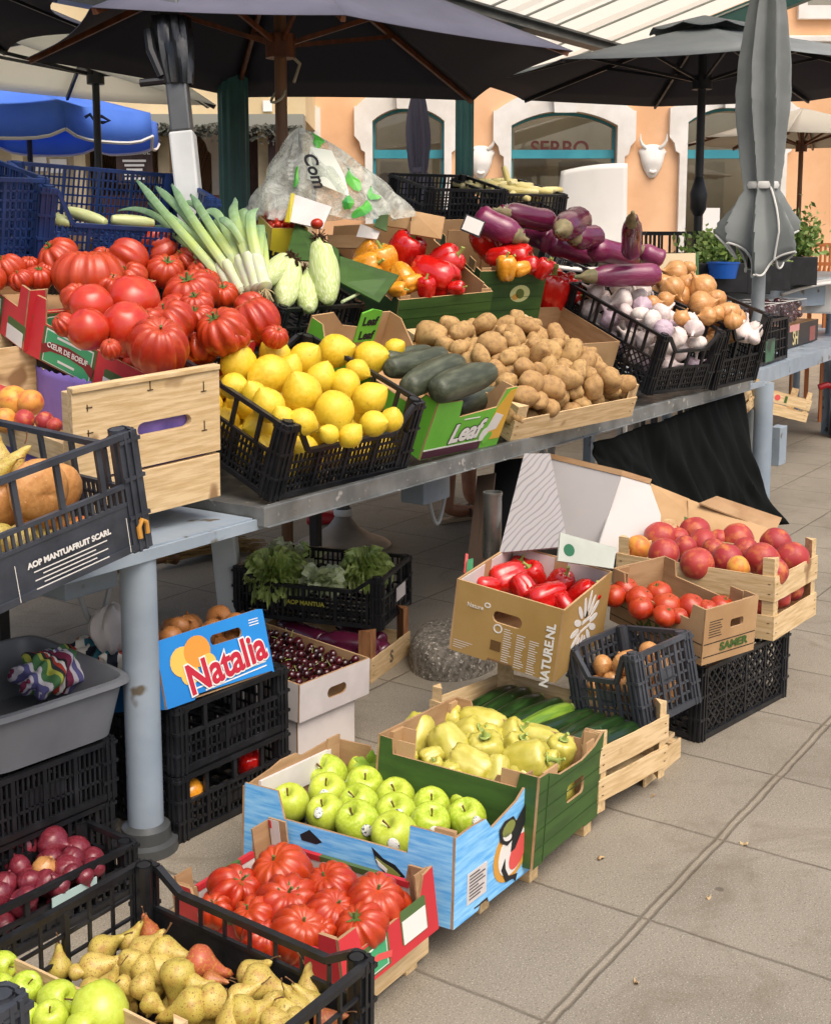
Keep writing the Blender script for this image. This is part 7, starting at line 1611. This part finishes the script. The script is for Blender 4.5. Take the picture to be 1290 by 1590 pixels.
# yellow punnet carton with cherry tomatoes, and white card
M_yel = mat('yellow_printed_board', S('#c9b92c'), .5, c2=S('#b0a424'), sc=5)
pz_ = PD(425, 372, 4.95); MY = Matrix.Translation(pz_-Vector((.05, .02, .06))) @ Matrix.Rotation(rad(-30), 4, 'Z') @ Matrix.Rotation(rad(18), 4, 'X')
carton('small_carton', 'small yellow carton of cherry tomatoes behind the corn', 'carton', MY, .15, .17, .11, M_yel)
ct = pack(MY, 60, .016, .006, .006, .144, .164, .07, .14, [RTOM[2]], 'cherry_tomato', 5)
rank_labels(ct, 'tiny red cherry tomato', 'in the yellow carton', 'cherry tomatoes in the yellow carton', 'tomato')
wc_ = thing('white_card', 'white card flap with a yellow edge standing in front of the produce bag', 'card', (0, 0, 0))
bq('panel', [(450, 345), (500, 356), (515, 322), (458, 303)], M_wflap, wc_, [4.85, 4.85, 4.9, 4.9]); bq('edge', [(443, 345), (450, 346), (459, 302), (453, 300)], M_yel, wc_, [4.85, 4.84, 4.9, 4.9])
o_ = put('round_tomato', RTOM[0], PD(492, 347, 4.78), .024); tag(o_, 'single small red tomato in front of the white card', 'tomato')
br = thing('brown_carton', 'plain brown carton with open flaps behind the pepper cartons', 'carton', (0, 0, 0))
bq('panel', [(600, 352), (632, 356), (641, 328), (604, 326)], M_kraft2, br, [5.1, 5.1, 5.15, 5.15]); bq('panel', [(637, 364), (685, 372), (691, 338), (640, 328)], M_kraft2, br, [5.05, 5.0, 5.1, 5.12]); bq('panel', [(580, 352), (600, 360), (604, 325), (590, 322)], M_gprint, br, [5.0, 5.0, 5.05, 5.05]); bq('panel', [(510, 385), (590, 388), (592, 366), (508, 366)], M_kraft, br, [5.1, 5.1, 5.15, 5.15]); bq('inner_flap', [(553, 368), (585, 372), (590, 360), (560, 348)], M_wflap, br, [5.0, 5.0, 5.02, 5.02])
# black crates with pale yellow beans behind
for (px, py, dd, yw, lab) in ((604, 268, 6.0, -28, 'black crate at the back between the produce bag and green column'), (700, 276, 6.2, -28, 'black crate of pale yellow beans behind the aubergines')):
    p = PD(px, py, dd); M_ = Matrix.Translation(p) @ Matrix.Rotation(rad(yw), 4, 'Z') @ Matrix.Rotation(rad(12), 4, 'X') @ Matrix.Translation((-.0, -.42, -.2))
    plastic_crate('plastic_crate', lab, 'crate', M_, .42, .42, .2, win='LR', label_bar=False)
    MBk = M_
BEAN = long_mesh('yellow_bean', mat('wax_bean', S('#d3c47c'), .5, c2=S('#e0d6a0'), sc=9), .017, .2, 2, .8, .8, .8, 8, 10)
bl = []
for i in range(34):
    p = MBk @ Vector((random.uniform(.06, .36), random.uniform(.05, .38), .17+random.uniform(-.02, .035))); bl.append(put('yellow_bean', BEAN, p, 1, MBk.to_3x3() @ axis_rot(Vector((random.uniform(-1, 1), random.uniform(-.6, .6), .05)))))
for o_ in bl: tag(o_, 'pale yellow bean pod heaped in the black crate behind the aubergines', 'bean', 'yellow beans in the back crate')
pt_ = PD(734, 350, 5.2); tg = thing('price_tag', 'small white price tag with black frame beside the red peppers', 'sign', pt_)
Mt = Matrix(((RT.x, UP.x, -VD.x, 0), (RT.y, UP.y, -VD.y, 0), (RT.z, UP.z, -VD.z, 0), (0, 0, 0, 1))) @ Matrix.Rotation(rad(-22), 4, 'Z')
MB().box(-.038, -.03, 0, .038, .03, .004).xf(Mt).build('card', M_inkw, tg, smooth=False); MB().box(-.044, -.036, -.006, .044, .036, -.001).xf(Mt).build('frame', M_bmet, tg, smooth=False)
# white plastic chair
ch_ = thing('plastic_chair', 'white plastic chair back rising behind the aubergines', 'chair', PD(912, 370, 6.6)*1)
cpos = ch_.matrix_world.translation.copy(); ch_.matrix_world = Matrix.Translation((cpos.x, cpos.y, 0)); M_wp = mat('white_plastic', S('#e6e4de'), .35, c2=S('#dcdad4'), sc=3)
def cb_(u, v):
    x = (u-.5)*2; w_ = .205-.03*v+.0; z = cpos.z-.12+.50*v+.02*v*x; return RT*x*w_*(1-.03*v)+RT*.02*v+VH*(.012*x*x-.05*v)+Vector((0, 0, z-.012*x*x*v))
q = MB(); q.grid(cb_, 14, 18); bk = q.build('backrest', M_wp, ch_); bk.modifiers.new('t', 'SOLIDIFY').thickness = .02
sz = cpos.z-.12
MB().grid(lambda u, v: RT*(u-.5)*.44-VH*(.42*v-.02)+Vector((0, 0, sz-.01-.02*math.sin(u*3.14))), 8, 8).build('seat', M_wp, ch_).modifiers.new('t', 'SOLIDIFY').thickness = .02
for sx_ in (-1, 1):
    for sy_ in (0, 1): MB().tube([RT*sx_*.19-VH*(.38*sy_)+Vector((0, 0, sz-.02)), RT*sx_*.23-VH*(.42*sy_-.02)], .02, 8).build('leg', M_wp, ch_)

# person bending behind the stall: only the bare foot and shin show under the table
fpos = PZ(688, 812, 0)
M_skin = mat('skin', S('#b98465'), .5, c2=S('#a9745a'), sc=9, sub=.08); M_shirt = mat('dark_shirt', S('#2c3038'), .85); M_shorts = mat('dark_shorts', S('#23242a'), .85)
pr_ = thing('person', 'person bending behind the stall, bare foot in a brown strapped sandal', 'person', (fpos.x, fpos.y, 0))
fd = (Vector((math.cos(rad(-18)), math.sin(rad(-18)), 0))); sdv = Vector((-fd.y, fd.x, 0))
def skin(name, pts, edges, rads, m_, par, root=0):
    me = bpy.data.meshes.new(name); me.from_pydata([tuple(p) for p in pts], edges, []); me.materials.append(m_); o_ = bpy.data.objects.new(name, me); COL.objects.link(o_); o_.parent = par
    s_ = o_.modifiers.new('skin', 'SKIN'); s_.use_smooth_shade = True
    for i, r_ in enumerate(rads): me.skin_vertices[0].data[i].radius = r_ if isinstance(r_, tuple) else (r_, r_)
    me.skin_vertices[0].data[root].use_root = True
    o_.modifiers.new('sub', 'SUBSURF').levels = 2; o_.modifiers['sub'].render_levels = 2; return o_
X = lambda f, s_, z: fd*f+sdv*s_+Vector((0, 0, z))
pts = [X(.10, .05, .86), X(.19, .05, 1.0), X(.40, .05, 1.14), X(.52, .05, 1.18), X(.62, .05, 1.19), X(.70, .05, 1.18),      # pelvis, waist, chest, neck, head, crown
       X(.17, .12, .80), X(.27, .12, .46), X(.27, .11, .10), X(.32, .11, .05), X(.41, .11, .035),
       X(.06, .0, .80), X(.04, .0, .46), X(.03, .0, .11), X(.03, .0, .075), X(.11, .0, .05), X(.19, .0, .038), X(.235, .0, .036),
       X(.40, .24, 1.10), X(.46, .27, .92), X(.60, .22, .86), X(.40, -.14, 1.10), X(.46, -.17, .92), X(.60, -.12, .86)]
edg = [(0, 1), (1, 2), (2, 3), (3, 4), (4, 5), (0, 6), (6, 7), (7, 8), (8, 9), (9, 10), (0, 11), (11, 12), (12, 13), (13, 14), (14, 15), (15, 16), (16, 17), (2, 18), (18, 19), (19, 20), (2, 21), (21, 22), (22, 23)]
rd = [.14, .13, .15, .055, .085, .06, .085, .06, .04, .038, .03, .085, .058, .036, .04, (.038, .03), (.045, .022), (.035, .016), .055, .045, .035, .055, .045, .035]
skin('body', pts, edg, rd, M_skin, pr_)
for i in range(5):
    s_ = .032-.016*i; MB().ball(lambda ph, th: X(.245-.012*i*.6+.024*math.cos(th)*1.0, s_+.0085*(1.25 if i == 0 else 1)*math.sin(th)*math.cos(ph), .034+.0085*math.sin(th)*math.sin(ph)), 10, 8).build('toe', M_skin, pr_)
M_sole = mat('tan_sole', S('#a89478'), .7); M_strap = mat('brown_strap', S('#4a3024'), .6)
def sole(z0, z1):
    o_ = [(-.045, .0), (-.03, .032), (.05, .034), (.15, .045), (.22, .043), (.262, .02), (.262, -.02), (.22, -.045), (.15, -.042), (.05, -.03), (-.03, -.03)]; n_ = len(o_)
    return [X(f, s_, z0) for f, s_ in o_]+[X(f, s_, z1) for f, s_ in o_], [tuple(range(n_))[::-1], tuple(range(n_, 2*n_))]+[(i, (i+1) % n_, n_+(i+1) % n_, n_+i) for i in range(n_)]
sn = MB().add(*sole(0, .020)).build('sandal', M_sole, pr_, smooth=False, bevel=.004)
for f0, zt in ((.16, .068), (.205, .062)): MB().tube([X(f0, .046, .018), X(f0, .036, zt-.012), X(f0, .0, zt), X(f0, -.036, zt-.012), X(f0, -.045, .018)], .0085, 6).build('strap', M_strap, sn)
MB().box(-.012, -.012, 0, .012, .012, .006).xf(Matrix.Translation(X(.19, .012, .070))).build('buckle', M_steel, sn, smooth=False)
skin('shirt', [X(.12, .05, .92), X(.19, .05, 1.0), X(.40, .05, 1.14), X(.40, .25, 1.09), X(.45, .28, .98), X(.40, -.15, 1.09), X(.45, -.18, .98)], [(0, 1), (1, 2), (2, 3), (3, 4), (2, 5), (5, 6)], [.155, .15, .165, .07, .065, .07, .065], M_shirt, pr_)
skin('shorts', [X(.10, .05, .86), X(.17, .12, .78), X(.25, .12, .54), X(.06, .0, .78), X(.045, .0, .54)], [(0, 1), (1, 2), (0, 3), (3, 4)], [.155, .1, .085, .1, .085], M_shorts, pr_)
skin('hair', [X(.62, .05, 1.22), X(.69, .05, 1.22)], [(0, 1)], [.085, .065], mat('dark_hair', S('#2a1c14'), .6), pr_)

# pedestal base
pb_ = PZ(533, 848, 0); ped = thing('pedestal_base', 'round cone shaped metal pedestal base with a pole under the table', 'stand', (pb_.x, pb_.y, 0))
MB().lathe([(.235, 0), (.235, .012), (.225, .02), (.15, .05), (.08, .095), (.045, .14), (.036, .17), (.0, .17)], 40).build('base', mat('dusty_painted_metal', S('#85796a'), .5, c2=S('#9a8d7c'), sc=6, metal=.2, rvar=.1), ped)
MB().lathe([(.042, .155), (.046, .16), (.046, .185), (.042, .19)], 20).build('collar', M_inkw, ped); MB().tube([(0, 0, .16), (0, 0, .73)], .032, 16).build('pole', M_gmet, ped)
MB().lathe([(0, .73), (.3, .73), (.3, .75), (0, .75)], 32).build('tabletop', M_gmet, ped)
# red shoe and straw broom
p = PZ(506, 812, 0); sh = MB(); sh.ball(lambda ph, th: Vector((.11*math.cos(th), .042*math.sin(th)*math.cos(ph), max(-.02, .05*math.sin(th)*math.sin(ph)*(1.0-.35*math.cos(th))))), 18, 14); o_ = sh.build('red_shoe', mat('red_leather', S('#a81c24'), .35)); o_.location = (p.x, p.y, .021); o_.rotation_euler = (0, 0, -.5); tag(o_, 'small red shoe on the ground behind the pedestal base', 'shoe')
bpz = PZ(255, 885, 0); br_ = thing('straw_broom', 'straw broom head lying on the ground under the table', 'broom', (bpz.x, bpz.y, 0)); q = MB(); rg = random.Random(4)
dR = (PZ(375, 850, 0)-bpz)*1.0; dR.z = 0; sN = Vector((-dR.y, dR.x, 0)).normalized()
for i in range(170):
    a_ = rg.uniform(-.05, .05); b2 = rg.uniform(-.17, .17); q.tube([sN*a_*.4+Vector((0, 0, .05+rg.uniform(-.02, .03))), dR*.55+sN*(a_*.5+b2*.4)+Vector((0, 0, .05+rg.uniform(-.02, .05))), dR*rg.uniform(.8, 1.05)+sN*b2+Vector((0, 0, rg.uniform(.005, .06)))], .0022, 4)
q.build('bristles', mat('straw', S('#9a7c4c'), .8, c2=S('#7c6238'), sc=10), br_, smooth=False); MB().tube([dR*-.55+Vector((0, 0, .06)), Vector((0, 0, .05)), dR*.12+Vector((0, 0, .05))], [.014, .016, .04], 10).build('handle', M_polw, br_)

# dark netting hung from the table end
def net(u, v):
    xt = 4.45+1.62*u; top_ = Vector((xt, 2.19, .745-.02*math.sin(u*3.14)-.05*(1-u)**2)); lb_ = .06+.62*(1-u)**.55*(.55 if u < .35 else 1)
    hgt = max(.05, .70*min(1, .25+u*1.35)); z = top_.z-hgt*v
    f = .10*mnoise.noise(Vector((xt*4.2-v*1.3, v*1.1, 3)))+.05*mnoise.noise(Vector((xt*11-v*3.5, v*2, 7)))+.015*mnoise.noise(Vector((xt*26-v*6, v*5, 1)))
    return Vector((xt+.18*v*v*(u-.2)+.06*v, 2.19-.14*v*v*u+f*(.25+v)-.04*v, z+.03*mnoise.noise(Vector((xt*5, 0, 9)))*v))
m, n, l, b_ = nt('shade_netting'); tc = n.new('ShaderNodeTexCoord'); l.new(mixrgb(n, l, noise(n, l, tc.outputs['Object'], 8, 3), S('#070a09'), S('#0d1110')), b_.inputs[0]); b_.inputs['Roughness'].default_value = .9; b_.inputs['Specular IOR Level'].default_value = .15
bp = n.new('ShaderNodeBump'); bp.inputs['Strength'].default_value = .4; bp.inputs['Distance'].default_value = .002; l.new(noise(n, l, tc.outputs['Object'], 320, 2), bp.inputs['Height']); l.new(bp.outputs[0], b_.inputs['Normal'])
o_ = MB().grid(net, 120, 30).build('shade_netting', m); o_.modifiers.new('t', 'SOLIDIFY').thickness = .004; tag(o_, 'dark green shade netting hanging from the far end of the table', 'netting')
# dark wrapped post beside the open carton
pp_ = thing('carton_bundle', 'dark folded cardboard and black film leaning on the open white carton', 'cardboard', (0, 0, 0))
bq('board', [(722, 912), (752, 905), (770, 735), (742, 740)], mat('dark_cardboard', S('#4a3a2e'), .8), pp_, [4.25, 4.22, 4.35, 4.4]); bq('film', [(752, 880), (785, 868), (812, 712), (770, 716)], mat('black_film', S('#131416'), .3), pp_, [4.4, 4.36, 4.5, 4.55])
bq('printed_edge', [(719, 890), (724, 893), (726, 862), (722, 860)], M_redp, pp_, [4.2, 4.2, 4.25, 4.25]); bq('printed_edge', [(724, 893), (734, 890), (735, 868), (726, 870)], M_lgreen, pp_, [4.19, 4.19, 4.22, 4.22])

# right-hand table: black crate, cherry punnets, lettered box, scale
p = PD(1120, 560, 6.9); q_ = PZ(1190, 566, .78)
plastic_crate('plastic_crate', 'small black crate with a green paper label on the right table', 'crate', pose(q_.x-.20, q_.y-.02, .785, 4), .64, .35, .25, cell=(.07, .06), label_bar=False)
o_ = MB().box(.1, -.006, 0, .30, -.003, .13).build('paper_label', mat('green_label', S('#3f6a50'), .5, c2=S('#2c3a34'), sc=8, lo=.45, hi=.55)); o_.matrix_world = pose(q_.x-.20, q_.y-.027, .80, 4); cr_ = [c for c in bpy.data.objects if c.get('label') == 'small black crate with a green paper label on the right table'][0]; o_.parent = cr_; o_.matrix_parent_inverse = cr_.matrix_world.inverted()
q_ = PZ(1232, 545, .78); PSH = (q_.x-.1, q_.y+.06, .784, 4)
M_blk = mat('black_printed_board', S('#2a2624'), .5)
_, W = carton('fruit_carton', 'black printed carton with cream letters under the cherry punnets', 'carton', PSH, 1.05, .40, .15, M_blk)
link('printed_text', text_mesh('SH', .13, mat('cream_ink', S('#cfc08c'), .5), off(wallM('F', .86, .40), .40, .055, .002), bold=.002), W['F']); decal(W['F'], 'F', .86, .40, rect(.24, .105, .5, .148), mat('pink_print', S('#c98c88'), .5)); decal(W['F'], 'F', .86, .40, rect(.80, .01, .96, .11), mat('dull_red_print', S('#8c5048'), .5))
def mclear(name):
    m, n, l, b_ = nt(name); b_.inputs['Base Color'].default_value = (.25, .22, .24, 1); b_.inputs['Roughness'].default_value = .08; tr = n.new('ShaderNodeBsdfTransparent'); ms = n.new('ShaderNodeMixShader'); ms.inputs[0].default_value = .07
    l.new(tr.outputs[0], ms.inputs[1]); l.new(b_.outputs[0], ms.inputs[2]); l.new(ms.outputs[0], [x for x in n if x.type == 'OUTPUT_MATERIAL'][0].inputs[0]); return m
M_clr = mclear('clear_plastic'); MSh = pose(*PSH)
k_ = 0
for (x0, lab) in ((-.26, 'clear punnet of cherries next to the pale pole'), (.08, 'clear punnet of cherries above the cream letters'), (.42, 'clear punnet of cherries cut by the right edge')):
    M_ = MSh @ Matrix.Translation((x0, .02, .155)); pn = thing('fruit_punnet', lab, 'punnet', M_, 'clear cherry punnets on the right table')
    w_, d_, h_ = .325, .34, .15; Wq = MB(); 
    for s_ in ((0, 0, 0, w_, .0015, h_), (0, d_-.0015, 0, w_, d_, h_), (0, .002, 0, .0015, d_-.002, h_), (w_-.0015, .002, 0, w_, d_-.002, h_), (.002, .002, 0, w_-.002, d_-.002, .0015)): Wq.box(*s_)
    Wq.build('tray', M_clr, pn, smooth=False); MB().tube([(0, 0, h_), (w_, 0, h_), (w_, d_, h_), (0, d_, h_), (0, 0, h_)], .003, 6).build('rim', M_pip, pn)
    cc = pack(M_, 33, .03, .003, .003, w_-.003, d_*.55, .0, .2, [CHER], 'cherry', 20+k_, jit=.1, peak=.02); k_ += 1
    for o_ in cc: tag(o_, 'dark cherry in a clear punnet on the right table', 'cherry', 'cherries in the clear punnets')
ps = PD(1272, 452, 9.1); sc_ = thing('kitchen_scale', 'white market scale with a red tag behind the cherry punnets', 'scale', ps-Vector((0, 0, .1)))
scb = MB(); scb.grid(lambda u, v: RT*((u-.72)*.46)+VH*((v-.5)*.4)+Vector((0, 0, .20-.09*(1-u)**2-.02*(2*v-1)**2)), 14, 14); o_ = scb.build('tray', M_wp, sc_); o_.modifiers.new('t', 'SOLIDIFY').thickness = .02
MB().box(-.04, -.12, -.06, .2, .12, .16).build('body', M_wp, sc_, smooth=False, bevel=.015); MB().box(.06, -.14, -.05, .14, -.1205, .03).build('red_tag', M_redp, sc_, smooth=False)
# folded wooden crates under the right table end
for (px, py, dd, rl, lab) in ((1190, 605, 6.6, 14, 'pale wooden crate with printed end hanging under the right table'), (1142, 622, 6.5, -24, 'pale wooden crate tilted under the end of the tray')):
    p = PD(px, py, dd); M_ = Matrix.Translation(p) @ Matrix.Rotation(rad(-50 if rl > 0 else -10), 4, 'Z') @ Matrix.Rotation(rad(rl), 4, 'Y')
    r_ = wood_crate('wooden_crate', lab, 'crate', M_ @ Matrix.Translation((0, 0, -.12)), .26 if rl > 0 else .16, .22, .12, {k2: [(.0, .05), (.065, .12)] for k2 in 'FLRB'}, posth=.04)
    if rl > 0:
        fr_ = [c for c in r_.children if c.name.startswith('side_panel')][0]
        decal(fr_, 'F', .26, .22, ell(.07, .094, .016, .016), M_redp, parent=fr_); decal(fr_, 'F', .26, .22, rect(.11, .075, .125, .112), M_dgi, parent=fr_)
p = PZ(1292, 680, 0); bgx = thing('shopping_bag', 'black bag with a red handle at the right edge', 'bag', (p.x+.10, p.y-.05, 0))
q = MB(); q.grid(lambda u, v: Vector(((.14+.02*math.sin(v*4))*math.cos(6.283*u)*(1-.25*v), (.10)*math.sin(6.283*u)*(1-.25*v), .02+.55*v)), 28, 10, closed=True); q.build('body', M_shorts, bgx)
MB().tube([RT*-.20+Vector((0, 0, .38)), RT*-.14+Vector((0, 0, .40)), RT*.0+Vector((0, 0, .36))], .024, 8).build('handle', mat('bright_red_plastic', S('#c8222c'), .4), bgx)

# planters, plants, chairs near the restaurant
M_fol = mat('shrub_leaf', S('#4f7030'), .5, c2=S('#7c9a4c'), sc=9, rnd=S('#5c7c38')); M_folp = mat('pale_leaf', S('#8ca850'), .5, c2=S('#b0c478'), sc=9)
def leaves(n_, sx_, sy_, sz_, ls, m1, m2, seed):
    q = MB(); rg = random.Random(seed)
    for i in range(n_):
        p = Vector((rg.gauss(0, .42)*sx_, rg.gauss(0, .42)*sy_, abs(rg.gauss(.3, .4))*sz_)); d_ = Vector((rg.uniform(-1, 1), rg.uniform(-1, 1), rg.uniform(-.2, 1))).normalized()*ls*rg.uniform(.6, 1.3); e = d_.cross(Vector((rg.uniform(-1, 1), rg.uniform(-1, 1), .3))).normalized()*ls*.28
        q.add([p, p+d_*.5+e, p+d_, p+d_*.5-e], [(0, 1, 2, 3)], 0 if rg.random() < .6 else 1)
    return q
def planter(px, py, dd, w_, sx_, sz_, n_, ls, seed, lab, m1=None, m2=None):
    p = PD(px, py, dd); r = thing('planter', lab, 'planter', p, None); M_ = Matrix(((RT.x, VH.x, 0, 0), (RT.y, VH.y, 0, 0), (0, 0, 1, 0), (0, 0, 0, 1)))
    MB().box(-w_/2, -.12, -.20, w_/2, .12, 0).xf(M_).build('box', M_black, r, smooth=False, bevel=.004); leaves(n_, sx_, .14, sz_, ls, 0, 0, seed).xf(M_).build('foliage', (m1 or M_fol, m2 or M_folp), r, smooth=False)
planter(1112, 408, 8.6, .52, .26, .18, 900, .055, 1, 'long black planter of pale green leaves in front of the right window', M_folp, M_fol)
planter(1172, 410, 8.6, .16, .09, .13, 250, .05, 2, 'narrow black planter beside the blue tub')
planter(1240, 398, 8.9, .20, .16, .26, 700, .05, 3, 'dark leafy potted shrub to the right of the furled grey parasol')
planter(1205, 405, 8.7, .14, .07, .08, 150, .04, 5, 'small black planter half hidden by the furled grey parasol')
p = PD(1122, 432, 8.4); o_ = thing('blue_tub', 'bright blue plastic tub on the pale counter below the planter', 'tub', p); MB().lathe([(0, 0), (.085, 0), (.105, .1), (.11, .1), (.11, .11), (.098, .11), (.08, .01), (0, .01)], 28).build('body', mat('bright_blue_plastic', S('#1c5cb8'), .35), o_)
p = PD(1035, 428, 6.6); cbx = thing('cardboard_sheet', 'plain cardboard sheet standing behind the onions', 'cardboard', (0, 0, 0)); bq('sheet', [(1012, 432), (1079, 430), (1079, 393), (1030, 394)], mat('pale_card', S('#b9a888'), .8), cbx, [6.35, 6.4, 6.45, 6.4]); bq('fold', [(1079, 430), (1083, 430), (1083, 391), (1079, 393)], M_gprint, cbx, [6.4, 6.42, 6.46, 6.45])
def chair(px, py, dd, lab, w_=.42, m_=None, yaw=0):
    p = PD(px, py, dd); r = thing('cafe_chair', lab, 'chair', Matrix.Translation((p.x, p.y, 0)) @ Matrix.Rotation(TH-math.pi/2+rad(yaw), 4, 'Z')); h_ = p.z; m_ = m_ or M_bmet
    q = MB()
    for k2 in range(7): x = -w_/2+w_*k2/6; q.bar((x, 0, h_-.34), (x, 0, h_-.02), .016, .016)
    for zz_ in (h_-.02, h_-.18, h_-.33): q.bar((-w_/2, 0, zz_), (w_/2, 0, zz_), .02, .03)
    for k2 in range(6): x = -w_/2+w_*k2/6; q.bar((x, 0, h_-.32), (x+w_/6, 0, h_-.19), .01, .01)
    q.build('backrest', m_, r, smooth=False); MB().box(-w_/2, -.42, h_-.42, w_/2, .0, h_-.38).build('seat', m_, r, smooth=False)
    for sx_ in (-1, 1):
        for sy_ in (0, 1): MB().bar((sx_*w_*.47, -.4*sy_, 0), (sx_*w_*.47, -.4*sy_, h_-.42), .03, .03).build('leg', m_, r, smooth=False)
chair(1040, 358, 9.6, 'black wicker café chair behind the aubergines beside the black pole', .36)
chair(1003, 358, 10.0, 'black café chair partly hidden by the upright aubergine', .24, yaw=20)
chair(1282, 376, 10.5, 'orange wooden café chair at the right edge', .24, mat('orange_wood', S('#b0642c'), .5))
# scraps on the paving
M_leafb = mat('dry_leaf', S('#a88458'), .7, c2=S('#c8b48c'), sc=40)
for i, (px, py, s_) in enumerate(((933, 1332, .011), (1155, 1310, .010), (1100, 1394, .005), (987, 1525, .008), (1013, 1236, .005))):
    p = PZ(px, py, .004); q = MB(); q.grid(lambda u, v: Vector(((u-.5)*s_*2.4, (v-.5)*s_*(1.4-.8*abs(2*u-1)), .004*math.sin(u*5+i)+.003*math.sin(v*4))), 8, 5); o_ = q.build('leaf_scrap', M_leafb); o_.location = p; o_.rotation_euler = (0, 0, i*1.3); o_.modifiers.new('t', 'SOLIDIFY').thickness = .0012
    tag(o_, ['curled pale leaf scrap on the paving near the green carton', 'pale scrap on the paving right of the double joint', 'tiny white speck of litter on the paving', 'small brown scrap near the bottom of the paving', 'tiny crumb on the paving below the slatted crate'][i], 'litter')
bpy.context.view_layer.update()
